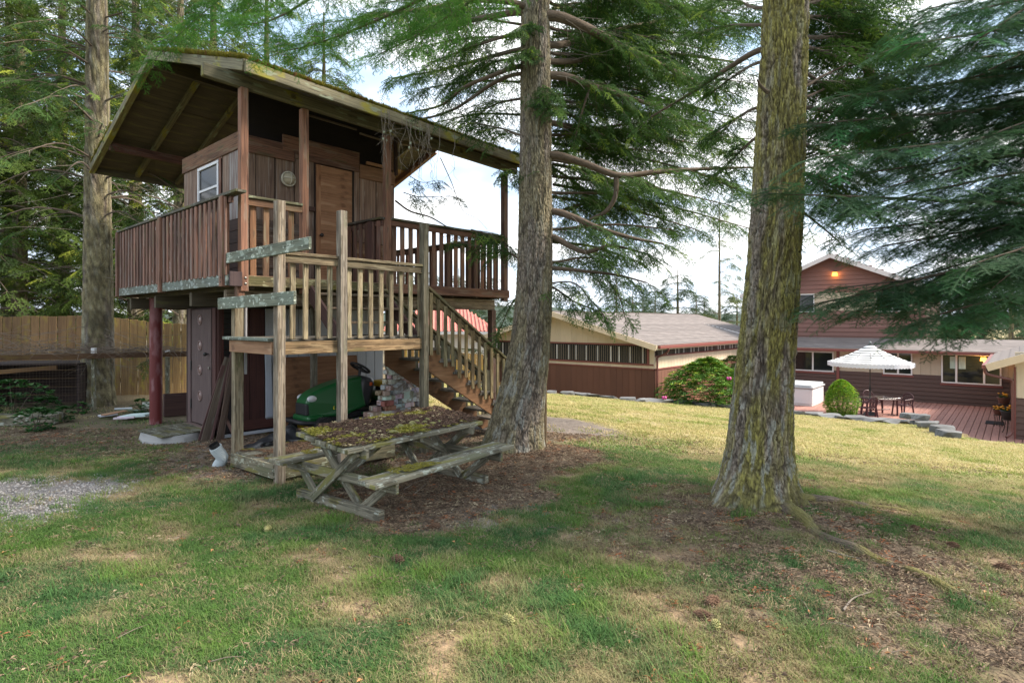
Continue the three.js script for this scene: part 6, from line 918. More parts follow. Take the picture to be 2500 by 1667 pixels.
{ // ride-on mower under the porch
  const W = thing('ride_on_mower', 'green ride-on lawn mower with yellow seat parked under the porch', 'lawn mower', tw(2.34, 0, 0.98), TH.turn);
  const gp = new THREE.MeshPhysicalMaterial({ color: new THREE.Color().setRGB(0.008, 0.10, 0.024), roughness: 0.35, clearcoat: 0.4, clearcoatRoughness: 0.3 }), bk = std(0.018, 0.018, 0.02, 0.55), yl = std(0.55, 0.36, 0.02, 0.55);
  const S = new THREE.Shape(); S.moveTo(-0.78, 0.40); S.lineTo(-0.80, 0.60); S.quadraticCurveTo(-0.76, 0.70, -0.58, 0.76); S.quadraticCurveTo(-0.25, 0.87, 0.10, 0.90); S.lineTo(0.14, 0.50); S.lineTo(-0.2, 0.40); S.closePath();
  const hood = new THREE.ExtrudeGeometry(S, { depth: 0.38, bevelEnabled: true, bevelThickness: 0.07, bevelSize: 0.06, bevelSegments: 5, curveSegments: 14 }); hood.translate(0, 0, -0.19);
  { const p = hood.attributes.position; for (let i = 0; i < p.count; i++) { const f = sm(0.1, -0.85, p.getX(i)); p.setZ(i, p.getZ(i) * (1 - 0.28 * f) * (1 - 0.25 * sm(0.6, 0.95, p.getY(i)))); } hood.computeVertexNormals(); }
  part(W, 'hood', hood, gp);
  part(W, 'grille', new RoundedBoxGeometry(0.10, 0.20, 0.36, 3, 0.03), bk, [-0.82, 0.50, 0]);
  { const gs = new THREE.Shape(); gs.moveTo(-0.80, 0.46); gs.lineTo(-0.80, 0.62); gs.lineTo(-0.62, 0.60); gs.lineTo(-0.46, 0.46); gs.closePath(); part(W, 'side_grille', new THREE.ExtrudeGeometry(gs, { depth: 0.02, bevelEnabled: true, bevelSize: 0.01, bevelThickness: 0.01 }), bk, [0, 0, 0.185], [0, -0.10, 0]);
    const vs = new THREE.Shape(); vs.moveTo(-0.35, 0.66); vs.lineTo(0.02, 0.74); vs.lineTo(0.02, 0.69); vs.lineTo(-0.32, 0.62); vs.closePath(); part(W, 'vent', new THREE.ExtrudeGeometry(vs, { depth: 0.012, bevelEnabled: false }), bk, [0, 0, 0.235], [-0.10, -0.06, 0]); }
  for (const z of [0.16, -0.16]) part(W, 'headlight', new THREE.SphereGeometry(0.075, 18, 12).scale(1.1, 0.75, 0.7), std(0.62, 0.64, 0.66, 0.12), [-0.76, 0.665, z]);
  part(W, 'bumper', new RoundedBoxGeometry(0.28, 0.13, 0.52, 4, 0.05), gp, [-0.74, 0.345, 0]); part(W, 'bumper_bar', tube([V(-0.78, 0.30, -0.34), V(-0.98, 0.32, -0.26), V(-1.0, 0.33, 0), V(-0.98, 0.32, 0.26), V(-0.78, 0.30, 0.34)], 0.035, 0.035, 10, 30), bk);
  part(W, 'dashboard', new RoundedBoxGeometry(0.34, 0.52, 0.46, 5, 0.12), std(0.045, 0.045, 0.05, 0.35), [0.22, 0.70, 0], [0, 0, -0.25]); part(W, 'reflector', new RoundedBoxGeometry(0.05, 0.06, 0.02, 2, 0.008), std(0.6, 0.10, 0.02, 0.3), [0.30, 0.83, 0.235]);
  const wheel = part(W, 'steering_wheel', new THREE.TorusGeometry(0.17, 0.022, 10, 32).rotateX(Math.PI / 2), bk, [0.24, 1.10, 0], [0, 0, -0.55]); part(wheel, 'spoke', merge([0, 2.1, 4.2].map((a) => new THREE.BoxGeometry(0.16, 0.02, 0.045).translate(0.08, 0, 0).rotateY(a))), bk); part(W, 'steering_column', cyl(V(0.20, 0.85, 0), V(0.24, 1.09, 0), 0.025), bk);
  part(W, 'fender', new RoundedBoxGeometry(0.62, 0.20, 0.86, 5, 0.09), gp, [0.84, 0.58, 0]); part(W, 'chassis', new RoundedBoxGeometry(1.5, 0.12, 0.34, 3, 0.03), bk, [0.05, 0.33, 0]); part(W, 'footrest', new RoundedBoxGeometry(0.42, 0.05, 0.82, 3, 0.02), gp, [0.36, 0.34, 0]);
  const seat = part(W, 'seat', new RoundedBoxGeometry(0.42, 0.11, 0.44, 5, 0.05), yl, [0.80, 0.80, 0], [0, 0, 0.06]); part(W, 'seat_back', new RoundedBoxGeometry(0.10, 0.20, 0.44, 5, 0.045), yl, [1.02, 0.88, 0], [0, 0, -0.2]); part(W, 'seat_base', new RoundedBoxGeometry(0.36, 0.14, 0.3, 3, 0.03), bk, [0.82, 0.70, 0]);
  part(W, 'cutting_deck', new RoundedBoxGeometry(0.78, 0.15, 1.02, 5, 0.06), gp, [0.02, 0.20, 0]);
  const rubber = std(0.015, 0.015, 0.015, 0.9), wl = (x, z, R, w) => { const o = grp(W, 'wheel'); part(o, 'tyre', new THREE.LatheGeometry([[R * 0.55, -w / 2], [R * 0.9, -w / 2], [R, -w * 0.3], [R * 1.01, 0], [R, w * 0.3], [R * 0.9, w / 2], [R * 0.55, w / 2]].map((p) => new THREE.Vector2(...p)), 40).rotateX(Math.PI / 2), rubber, [x, R, z]); part(o, 'rim', new THREE.CylinderGeometry(R * 0.56, R * 0.56, w * 0.8, 24).rotateX(Math.PI / 2), yl, [x, R, z]); const lug = []; for (let i = 0; i < 26; i++) lug.push(new THREE.BoxGeometry(0.022, 0.018, w * 0.45).rotateY(0.5).translate(0, R, w * 0.22).rotateZ(i / 26 * 6.283), new THREE.BoxGeometry(0.022, 0.018, w * 0.45).rotateY(-0.5).translate(0, R, -w * 0.22).rotateZ((i + 0.5) / 26 * 6.283)); part(o, 'tread', merge(lug), rubber, [x, R, z]).userData.kind = 'stuff'; };
  for (const z of [-0.38, 0.38]) { wl(-0.66, z, 0.19, 0.15); wl(0.82, z, 0.25, 0.22); }
  const font = await new FontLoader().loadAsync('fonts/droid/droid_sans_bold.typeface.json'), letters = std(0.75, 0.62, 0.03, 0.4);
  const tg = (s, size) => { const g = new TextGeometry(s, { font, size, depth: 0.004, curveSegments: 4, bevelEnabled: false }); g.applyMatrix4(new THREE.Matrix4().makeShear(0, 0, 0.2, 0, 0, 0)); return g; };
  const la = merge([tg('L A', 0.052), tg('135', 0.032).translate(0.135, 0.018, 0)]); part(W, 'lettering', la, letters, [-0.44, 0.475, 0.244], [0, -0.07, 0]);
}
{ // stack of old painted bricks beside the stairs
  const Bk = thing('brick_stack', 'rough stack of old white and pink painted bricks under the landing', 'brick stack', tw(2.78, 0, 0.42), TH.turn), r = rng(63);
  const pal = [[0.62, 0.63, 0.64], [0.70, 0.70, 0.68], [0.52, 0.50, 0.49], [0.44, 0.32, 0.30], [0.38, 0.20, 0.17], [0.50, 0.42, 0.42], [0.34, 0.31, 0.27]];
  const brickTex = rep(tex(256, 256, (u, v) => { const a = fbm(u * 5, v * 5, 300, 5, 5, 5), b = fbm(u * 14, v * 14, 301, 3, 14, 14); return mix3([0.55, 0.45, 0.38], [1.1, 1.1, 1.1], clamp(sm(0.34, 0.6, a) * 0.9 + 0.3 * (b - 0.5))); }, true), 0.35, 0.35), bm = new THREE.MeshStandardMaterial({ map: brickTex, bumpMap: brickTex, bumpScale: 0.004, roughness: 0.95, vertexColors: true });
  const bw = 0.21, bh = 0.078, bd2 = 0.105;
  for (let row = 0; row < 15; row++) for (let k = 0; k < 6; k++) for (let q = 0; q < 2; q++) {
    const step = row < 4 ? 0 : row < 6 ? 1 : row < 10 ? 2 : 3; if (k < step || (row === 14 && k < 5)) continue; if (q && row < 11 && k > step) continue;
    const kind = k >= 3 && row > 2 ? r() * 0.9 : r() * 1.15, c = (kind < 0.72 ? pal[Math.floor(r() * 3)] : pal[3 + Math.floor(r() * 4)]).map((x) => x * (0.9 + 0.35 * r())), end = r() < 0.18, big = r() < 0.1 && k > 3;
    part(Bk, 'brick', bx(end ? bd2 : bw * (0.94 + 0.08 * r()), bh * (big ? 1.7 : 1), bd2, c, 0.008), bm, [-0.62 + k * 0.216 + (row % 2) * 0.07 + 0.03 * (r() - 0.5), 0.05 + row * 0.083, 0.10 - q * 0.13 + (k < 3 ? 0.06 : 0) + 0.06 * (r() - 0.5)], [0.06 * (r() - 0.5), 0.25 * (r() - 0.5), 0.06 * (r() - 0.5)]); }
  part(Bk, 'brick', bx(bw * 1.2, 0.15, 0.11, [0.42, 0.46, 0.47], 0.012), bm, [0.06, 0.80, 0.22], [0.1, 0.3, 0.35]);
}
{ // boards leaning on the storage wall, left to right
  const r = rng(64), lab = ['leftmost narrow board of those leaning beside the storage door, dark brown', 'wide weathered board leaning second from the storage door', 'tall thin strip leaning in the middle of the boards by the storage door', 'tallest reddish-brown board leaning against the storage wall corner', 'dark board leaning farthest right of the tall ones by the wall', 'short stub of board leaning low against the storage wall'];
  [[0.34, 2.06, 0.66, 1.20, 0.06], [0.40, 2.0, 0.74, 1.32, 0.13], [0.47, 1.94, 0.78, 1.38, 0.04], [0.58, 1.86, 0.84, 1.52, 0.10], [0.52, 1.80, 0.86, 1.40, 0.07], [0.78, 1.72, 0.66, 0.42, 0.05]].forEach(([s0, t0, s1, y1, w], i) => {
    const a = tw(s0, 0.0, t0), b = tw(s1, y1, 1.93), o = thing('leaning_board', lab[i], 'board', a, 0); part(o, 'plank', beamBetween(V(0, 0, 0), b.sub(a), w, 0.022, (i % 2 ? [0.62, 0.6, 0.58] : [1.5, 1.4, 1.35]).map((x) => x * (0.85 + 0.3 * r())), V(-0.74, 0, 0.67)), i % 2 ? M.siding : M.dark); });
  const ply = thing('plywood_sheet', 'orange-brown plywood sheet leaning on the white boards behind the mower', 'plywood', tw(2.28, 0.03, 1.66), TH.turn);
  part(ply, 'sheet', bx(1.62, 1.28, 0.014, [0.62, 0.52, 0.42], 0.002), M.ply, [0, 0.62, -0.10], [-0.22, 0, -0.015]);
}
{ // heap of black plastic in front of the mower, tray, pipe, step, scraps
  const g = new THREE.PlaneGeometry(1.1, 0.8, 40, 30), p = g.attributes.position; for (let i = 0; i < p.count; i++) { const x = p.getX(i), z = p.getY(i); p.setXYZ(i, x, 0.015 + 0.30 * Math.exp(-(x * x * 6 + z * z * 9)) * (0.6 + 0.8 * fbm(x * 5 + 3, z * 5, 9, 4)) + 0.05 * fbm(x * 9, z * 9, 4, 3), z); } g.computeVertexNormals();
  const tp = thing('black_tarp', 'crumpled black plastic tarp heaped in front of the mower', 'tarp', tw(1.05, 0, 0.55), TH.turn); part(tp, 'sheet', g, std(0.02, 0.022, 0.026, 0.38, { side: THREE.DoubleSide }));
  const tr = thing('plastic_tray', 'shallow black plastic tray on the ground behind the front post of the landing', 'tray', tw(0.72, 0.05, -0.02), TH.turn); part(tr, 'tub', new THREE.LatheGeometry([[0.02, 0], [0.27, 0], [0.30, 0.14], [0.325, 0.145], [0.325, 0.155], [0.285, 0.15], [0.25, 0.02], [0.02, 0.015]].map((q) => new THREE.Vector2(...q)), 36), std(0.012, 0.013, 0.015, 0.25));
  const base = groundPoint(541, 1138), dp = thing('drain_pipe', 'white corrugated drain pipe stub sticking up from the bare soil', 'pipe', base, 0.3), wp = std(0.46, 0.52, 0.54, 0.5), rings = [];
  const ax = (t) => V(lerp(-0.045, 0.02, sm(0, 0.5, t)) - 0.055 * sm(0.45, 1, t), -0.02 + 0.30 * t, 0), tilt = (t) => lerp(-0.35, 0.32, sm(0.1, 0.8, t));
  for (let i = 0; i < 17; i++) { const t = i / 16, p = ax(t); rings.push(new THREE.TorusGeometry(0.068, 0.0095, 8, 28).rotateX(Math.PI / 2).rotateZ(tilt(t)).translate(p.x, p.y, p.z)); if (i < 16) { const q = ax(t + 0.03); rings.push(new THREE.CylinderGeometry(0.068, 0.068, 0.022, 28, 1, true).rotateZ(tilt(t)).translate(q.x, q.y, q.z)); } }
  dp.rotation.x = 0.32; part(dp, 'corrugated_tube', merge(rings), wp); const tp1 = ax(1); part(dp, 'pipe_mouth', new THREE.CylinderGeometry(0.062, 0.062, 0.012, 24).rotateZ(0.32), blackPaint, [tp1.x, tp1.y + 0.004, 0]); part(dp, 'pipe_liner', new THREE.CylinderGeometry(0.060, 0.064, 0.05, 20, 1, true).rotateZ(0.32), blackPaint, [tp1.x - 0.012, tp1.y + 0.026, 0]); dp.children.at(-1).material = std(0.015, 0.015, 0.015, 0.6, { side: THREE.DoubleSide });
  const st = thing('door_step', 'low white concrete step with a grey mat in front of the storage door', 'step', tw(0.12, 0, 2.62), TH.turn), conc = plain(450, [0.33, 0.33, 0.325], 0.25, 0.95, 0.004), sg = new THREE.CylinderGeometry(0.50, 0.54, 0.13, 9, 1).scale(0.85, 1, 1.05); part(st, 'concrete_slab', tinted(sg, one), conc, [0, 0.06, 0]); part(st, 'mat', bx(0.72, 0.022, 0.86, [0.55, 0.56, 0.52], 0.004), M.old, [0.02, 0.145, 0.02], [0.02, 0.1, 0.03]);
  const r = rng(65), sl = ['white painted board offcut on the scrap heap behind the steel column, farthest back', 'grey board offcut lying across the middle of the scrap heap', 'largest white panel offcut lying tilted on the scrap heap', 'brown plywood offcut at the left of the scrap heap', 'pale offcut lying at the left tip of the scrap heap', 'short white block in front of the scrap heap', 'white offcut standing against the red steel column', 'narrow white strip at the foot of the scrap heap'];
  [[300, 996, 0.32, 0.12, 0.3], [322, 1003, 0.5, 0.10, 0.2], [335, 1018, 0.5, 0.34, -0.3], [278, 1015, 0.42, 0.16, 0.8], [262, 1012, 0.3, 0.2, 0.5], [298, 1022, 0.18, 0.1, 0.1], [358, 1000, 0.18, 0.14, 0], [302, 1028, 0.34, 0.08, 0]].forEach(([px, py, w, d, a], i) => { const q = groundPoint(px, py + 6), o = thing('board_offcut', sl[i], 'board', q, a + 0.3); part(o, 'board', bx(w, 0.02 + 0.012 * (i % 3), d, [1, 1, 1].map((x) => x * (0.85 + 0.3 * r()))), i === 3 ? M.ply : i === 1 ? M.old : M.white, [0, 0.04 + (i % 4) * 0.022 + (i === 6 ? 0.06 : 0), 0], [i === 6 ? 1.2 : 0.12 * (r() - 0.5), 0, 0.16 * (r() - 0.5)]); });
  const bx2 = thing('wooden_crate', 'brown board box standing low behind the steel column beside the storage door', 'crate', [at(430, 985, 12.0).x, 0, -12.0], 0.6); for (const [x, y, z, w, h, d] of [[0, 0.22, 0.18, 0.46, 0.42, 0.02], [0, 0.22, -0.18, 0.46, 0.42, 0.02], [-0.22, 0.22, 0, 0.02, 0.42, 0.34], [0.22, 0.22, 0, 0.02, 0.42, 0.34]]) part(bx2, 'panel', bx(w, h, d, [1.2, 1.0, 0.95]), M.dark, [x, y, z]);
}
{ // board fence along the back, board by board
  const F = thing('board_fence', 'tall brown and yellowish board fence across the back left of the yard', 'fence'), r = rng(66), line = [[-40, 14.6], [130, 14.9], [262, 15.2], [452, 15.7], [640, 16.4]].map(([px, d]) => V((px - 1250) / FOCAL * d, 0, -d)), c = new THREE.CatmullRomCurve3(line), L = c.getLength(), p = V();
  for (let q = 0; q < L; q += 0.2) { const t = (q + 0.1) / L; c.getPointAt(clamp(t), p); const tg = c.getTangentAt(clamp(t)), f = sm(0.35, 0.75, t), h = lerp(2.05, 1.86, f) + 0.03 * (r() - 0.5); part(F, 'board', bx(0.188, h, 0.02, vary(r, 0.16).map((x, i) => x * lerp([0.46, 0.42, 0.40][i], [1.0, 0.98, 0.85][i], sm(0.3, 0.6, t)))), M.fence, [p.x, groundY(p.x, -p.z) + h / 2 - 0.02, p.z], [0, Math.atan2(-tg.z, tg.x), 0.012 * (r() - 0.5)]); }
  for (const y of [0.4, 1.6]) { const pts = []; for (let i = 0; i <= 8; i++) { c.getPointAt(i / 8, p); pts.push(V(p.x, y, p.z - 0.05)); } for (let i = 0; i < 8; i++) part(F, 'rail', beamBetween(pts[i], pts[i + 1], 0.09, 0.04, [0.6, 0.55, 0.5]), M.fence); }
}
{ // low wire fence with a half-rotten rail, brush heaped on it
  const W = thing('wire_fence', 'low rusty wire mesh fence with a rotten rail and white-tipped posts', 'fence'), r = rng(67), P = [[-20, 855, 1012, 11.9], [228, 853, 1001, 12.6], [408, 858, 985, 13.2], [470, 860, 985, 13.4]].map(([px, y0, y1, d]) => [at(px, y0, d), d]);
  P.forEach(([p], i) => { if (i > 2) return; part(W, 'post', bx(0.07, p.y - 0.02, 0.07, [0.75, 0.75, 0.7], 0.006), M.old, [p.x, p.y / 2 - 0.03, p.z]); part(W, 'post_tip', bx(0.08, 0.16, 0.08, one, 0.006), M.white, [p.x, p.y - 0.05, p.z]); });
  const mesh = []; for (let i = 0; i < 3; i++) { const a = P[i][0], b = P[i + 1][0], n = Math.round(a.distanceTo(b) / 0.055); part(W, 'rail', beamBetween(V(a.x, 1.17, a.z + 0.05), V(b.x, 1.17, b.z + 0.05), 0.11, 0.045, [0.30, 0.23, 0.20]), M.fence); for (let k = 0; k <= n; k++) { const x = lerp(a.x, b.x, k / n), z = lerp(a.z, b.z, k / n); mesh.push(cyl(V(x, 0, z), V(x, 1.12, z), 0.0013, 4)); } for (let k = 0; k < 18; k++) mesh.push(cyl(V(a.x, 0.03 + k * 0.062, a.z), V(b.x, 0.03 + k * 0.062, b.z), 0.0011, 4)); }
  part(W, 'wire_mesh', merge(mesh), std(0.14, 0.10, 0.07, 0.7)).userData.kind = 'stuff';
  const tw2 = []; for (let i = 0; i < 420; i++) { const f = r(), px = lerp(-30, 460, f), d = lerp(12.0, 13.3, f) + 0.5 * (r() - 0.3), heap = 0.12 + 0.5 * sm(300, -20, px) * r() + (r() < 0.1 ? 0.3 : 0), p = at(px, 872, d); p.y = 1.22 + heap * (r() - 0.15); const a = r() * 6.28, l = 0.2 + 0.7 * r(); const e = V(Math.cos(a), 0.5 * (r() - 0.5), Math.sin(a) * 0.5).multiplyScalar(l); tw2.push(tube([p, p.clone().addScaledVector(e, 0.5).add(V(0, 0.08 * (r() - 0.5), 0)), p.clone().add(e).add(V(0, -0.1 * r(), 0))], 0.006, 0.002, 4, 5)); }
  tag(part(scene, 'brushwood', merge(tw2), std(0.16, 0.125, 0.095, 0.95)), 'dead twigs and brush heaped along the wire fence rail', 'brushwood', null, 'stuff');
  const pit = thing('compost_bin', 'dark plank compost bin behind the wire fence at the left', 'compost bin', [at(90, 900, 13.0).x, 0, -13.2], 0.1); for (const [x, z, w, d] of [[0, -0.6, 2.1, 0.05], [-1.05, 0, 0.05, 1.2], [1.05, 0, 0.05, 1.2]]) for (let k = 0; k < 5; k++) part(pit, 'plank', bx(w, 0.18, d, vary(r, 0.2).map((q) => q * 0.5)), M.dark, [x, 0.1 + k * 0.19, z]); part(pit, 'lid_board', bx(1.5, 0.09, 0.05, [0.5, 0.4, 0.32]), M.fence, [-0.1, 0.86, 0.62], [0, 0, 0.08]); part(pit, 'lid', bx(2.1, 0.04, 1.2, [0.5, 0.5, 0.5]), M.dark, [0, 0.98, 0]);
}
{ const b = groundPoint(1328, 1085), o = thing('wooden_post', 'plain square wooden post standing half hidden behind the middle trunk', 'post', [b.x, b.y, b.z]); part(o, 'post', bx(0.085, 1.02, 0.085, [1, 0.85, 0.65], 0.005), M.grey, [0, 0.5, 0]); }
// ---------------------------------------------------------------- leafy plants
function leafGeo(L, W, fold = 0.3, droop = 0.3) { const y = W * fold; return geoFrom([0, 0, 0, L * 0.45, -y * 0, 0, L * 0.45, y, W / 2, 0, 0, 0, L * 0.45, y, -W / 2, L * 0.45, 0, 0, L * 0.45, 0, 0, L, -droop * L, 0, L * 0.45, y, W / 2, L * 0.45, 0, 0, L * 0.45, y, -W / 2, L, -droop * L, 0]); }
function shrub(name, label, p, size, n, leaf, tones, { seed = 1, whorl = 5, rough = 0.28, shape = (u) => 1, stems = 8, base = 0.0, shell = 0.55, mat = leafMat(0.45, 0.42) } = {}) {
  const t = thing(name, label, 'shrub', p), r = rng(seed), mm = [], cc = [], st = [];
  for (let i = 0; i < n; i++) {
    const a = r() * 6.283, v = r() * 2 - 1, q = Math.sqrt(1 - v * v), rad = shell + (1 - shell) * Math.pow(r(), 0.6), bump = 1 - rough / 2 + rough * fbm(Math.cos(a) * 2.6 + 5, v * 2.6 + Math.sin(a) * 2.6, seed, 4), yy = base + (1 - base) * (v + 1) / 2, k = shape(yy) * rad * bump, dir = V(Math.cos(a) * q, v, Math.sin(a) * q), c = V(dir.x * size.x * k, yy * size.y * (0.9 + 0.1 * bump), dir.z * size.z * k);
    const tone = mix3(tones[0], tones[1], clamp(r() * 0.7 + 0.4 * (v > 0 ? v : 0))), hot = r() > 0.9 && v > 0.1;
    for (let j = 0; j < whorl; j++) { const b = j / whorl * 6.283 + r(), d = dir.clone().multiplyScalar(0.6).add(V(Math.cos(b), 0.25, Math.sin(b)).multiplyScalar(0.9)).normalize(); mm.push(basis(c, d, V(0.2 * (r() - 0.5), 1, 0.2 * (r() - 0.5)).normalize(), 0.7 + 0.6 * r())); cc.push((hot ? tones[2] ?? tone : tone).map((x) => x * (0.85 + 0.3 * r()))); }
    if (i % Math.max(1, Math.round(n / stems)) === 0) st.push(tube([V(0.1 * (r() - 0.5), 0, 0.1 * (r() - 0.5)), V(c.x * 0.45, c.y * 0.5, c.z * 0.45), c], 0.014, 0.004, 5, 8));
  }
  if (st.length) part(t, 'stems', merge(st), twigMat); instanced(t, 'foliage', leaf, mat, mm, cc); return t;
}
{
  const rp = at(1725, 975, 23.6); rp.y = groundY(rp.x, 23.6) - 0.25;
  const rh = shrub('rhododendron', 'big rhododendron bush with glossy leaves against the side of the garage', rp, V(1.5, 2.9, 1.4), 3600, leafGeo(0.15, 0.05), [[0.06, 0.16, 0.028], [0.22, 0.37, 0.055], [0.46, 0.56, 0.08]], { seed: 71, whorl: 7, rough: 1.0, shell: 0.45, shape: (y) => 0.62 + 0.55 * Math.sin(Math.PI * clamp(y * 0.85 + 0.12)) });
  for (const [px, py] of [[1622, 972], [1780, 925]]) { const f = part(rh, 'flower', merge([0, 1, 2, 3, 4, 5].map((k) => new THREE.SphereGeometry(0.05, 8, 6).translate(Math.cos(k * 1.26) * 0.05, 0.03 * (k % 2), Math.sin(k * 1.26) * 0.05))), std(0.45, 0.05, 0.22, 0.6)); f.position.copy(at(px, py, 22.4).sub(rp)); }
  const rp2 = at(1790, 940, 25.2); rp2.y = groundY(rp2.x, 25.2) - 0.2; shrub('rhododendron', 'smaller dark rhododendron behind the big one, nearer the right trunk', rp2, V(0.95, 2.9, 0.9), 900, leafGeo(0.14, 0.05), [[0.030, 0.070, 0.018], [0.08, 0.14, 0.03], [0.15, 0.2, 0.04]], { seed: 72, whorl: 6 });
  const tp = at(2055, 1013, 22.0); tp.y = groundY(tp.x, 22.0) - 0.12; tp.y = Math.max(tp.y, -1.95);
  shrub('round_shrub', 'bright green clipped round shrub at the patio edge', tp, V(0.53, 1.66, 0.53), 5200, leafGeo(0.055, 0.03), [[0.12, 0.28, 0.03], [0.36, 0.55, 0.05], [0.62, 0.68, 0.08]], { seed: 73, whorl: 3, stems: 40, shell: 0.55, base: 0.02, rough: 0.45, shape: (y) => 0.45 + 0.62 * Math.sin(Math.PI * clamp(0.5 * y + 0.12 + 0.18 * y)) });
  const gp = at(2205, 1026, 20.8); gp.y = groundY(gp.x, 20.8) + 0.0; shrub('ground_cover', 'low patch of bright green leaves behind the edging stones by the patio chairs', gp, V(0.55, 0.26, 0.4), 260, leafGeo(0.10, 0.05), [[0.05, 0.13, 0.03], [0.12, 0.24, 0.05], [0.2, 0.3, 0.06]], { seed: 74, whorl: 4, stems: 0.001 });
  const ivy = (px, py, d, s, n, seed, label) => { const p = at(px, py, d); p.y = groundY(p.x, d); shrub('leafy_plant', label, p, V(s * 1.1, s * 1.25, s * 0.9), n, leafGeo(0.085, 0.085, 0.15, 0.2), [[0.020, 0.075, 0.018], [0.05, 0.15, 0.032], [0.08, 0.2, 0.05]], { seed, whorl: 3, shell: 0.3 }); };
  ivy(30, 1000, 11.2, 0.62, 190, 75, 'tall clump of dark green leafy weeds at the left edge'); ivy(85, 1045, 10.2, 0.30, 70, 76, 'low leafy weeds in front of the tall clump at the left edge'); ivy(112, 1010, 11.6, 0.3, 70, 77, 'leafy weeds right of the tall clump, by the wire fence'); ivy(150, 1025, 11.2, 0.2, 30, 78, 'small green weed between the log slab and the scrap heap'); ivy(195, 1000, 12.2, 0.16, 22, 79, 'tiny pale green weed at the foot of the thick fir'); ivy(345, 985, 12.4, 0.2, 30, 80, 'small fern-like weed behind the scrap heap');
  const lg = thing('grey_slab', 'weathered grey slab lying on the ground among the weeds at the left', 'slab', [at(60, 1040, 10.9).x, 0, -10.9], 0.2); part(lg, 'slab', bx(1.1, 0.2, 0.4, [0.95, 0.95, 0.95], 0.02), M.old, [0, 0.1, 0]);
  const hg = at(1110, 850, 31); hg.y = groundY(hg.x, 31); shrub('hedge', 'clipped hedge beyond the stairs in front of the white neighbouring house', hg, V(3.2, 1.5, 0.6), 1600, leafGeo(0.10, 0.05), [[0.04, 0.10, 0.02], [0.14, 0.2, 0.04], [0.3, 0.3, 0.04]], { seed: 82, whorl: 3, stems: 4 });
  const pf = thing('pale_fence', 'pale board fence in front of the hedge, seen between the stair balusters', 'fence'), r = rng(83); for (let x = -5.6; x < -0.4; x += 0.16) part(pf, 'board', bx(0.145, 1.35, 0.02, vary(r, 0.15).map((q, i) => q * [1.5, 1.35, 0.95][i])), M.fence, [x, groundY(x, 28) + 0.66, -28 - 0.1 * x]);
}
{ // edging stones between lawn and buildings
  const r = rng(68), stoneM = plain(460, [0.145, 0.15, 0.15], 0.5, 0.95, 0.012), L1 = 'edging slab from the left in the grey row along the garage lawn', L2 = 'edging slab from the left in the grey row along the patio lawn', N = ['first', 'second', 'third', 'fourth', 'fifth', 'sixth', 'seventh', 'eighth', 'ninth', 'tenth', 'eleventh', 'twelfth', 'thirteenth', 'fourteenth', 'fifteenth', 'sixteenth', 'seventeenth', 'eighteenth', 'nineteenth', 'twentieth', 'twenty-first', 'twenty-second', 'twenty-third', 'twenty-fourth', 'twenty-fifth'], made = { [L1]: 0, [L2]: 0 };
  const mk = (px, py, w, label, group, lift = 0, hgt = 0.13) => { const p = groundPoint(px, py), pts = []; for (let i = 0; i < 16; i++) { const a = r() * 6.283, q = 0.75 + 0.25 * r(); pts.push(V(Math.cos(a) * w * 0.5 * q, (i % 2 ? 1 : -0.2) * hgt * (0.6 + 0.4 * r()), Math.sin(a) * w * 0.36 * q)); } const g = new ConvexGeometry(pts); g.deleteAttribute('uv'); const u = []; const ps = g.attributes.position; for (let i = 0; i < ps.count; i++) u.push(ps.getX(i) + px, ps.getZ(i) + ps.getY(i) * 0.5); g.setAttribute('uv', new THREE.Float32BufferAttribute(u, 2)); tinted(g, vary(r, 0.2)); const o = thing('edging_stone', N[made[label]++] + ' ' + label, 'stone', [p.x, p.y + lift, p.z], -0.3 + 0.6 * r(), group); part(o, 'stone', g, stoneM); };
  const along = (a, b) => { for (let i = 1; i < EDGE_PX.length; i++) { const [x0, y0] = EDGE_PX[i - 1], [x1, y1] = EDGE_PX[i]; if (x0 < a || x1 > b) continue; const n = Math.max(1, Math.round((x1 - x0) / 34)); for (let k = 0; k < n; k++) { const f = (k + 0.3 * r()) / n, px = lerp(x0, x1, f); mk(px, lerp(y0, y1, f) + 1, 0.55 + 0.5 * r(), px < 1850 ? L1 : L2, px < 1850 ? 'edging stones along the garage lawn' : 'edging stones along the patio lawn', 0.02 * r()); } } };
  along(1180, 2330); for (const [px, py, l] of [[2225, 1028, 0.12], [2262, 1046, 0.1], [2300, 1058, 0.08], [2318, 1068, 0.05], [2250, 1036, 0.2]]) mk(px, py, 0.75, L2, 'edging stones along the patio lawn', l, 0.16);
}
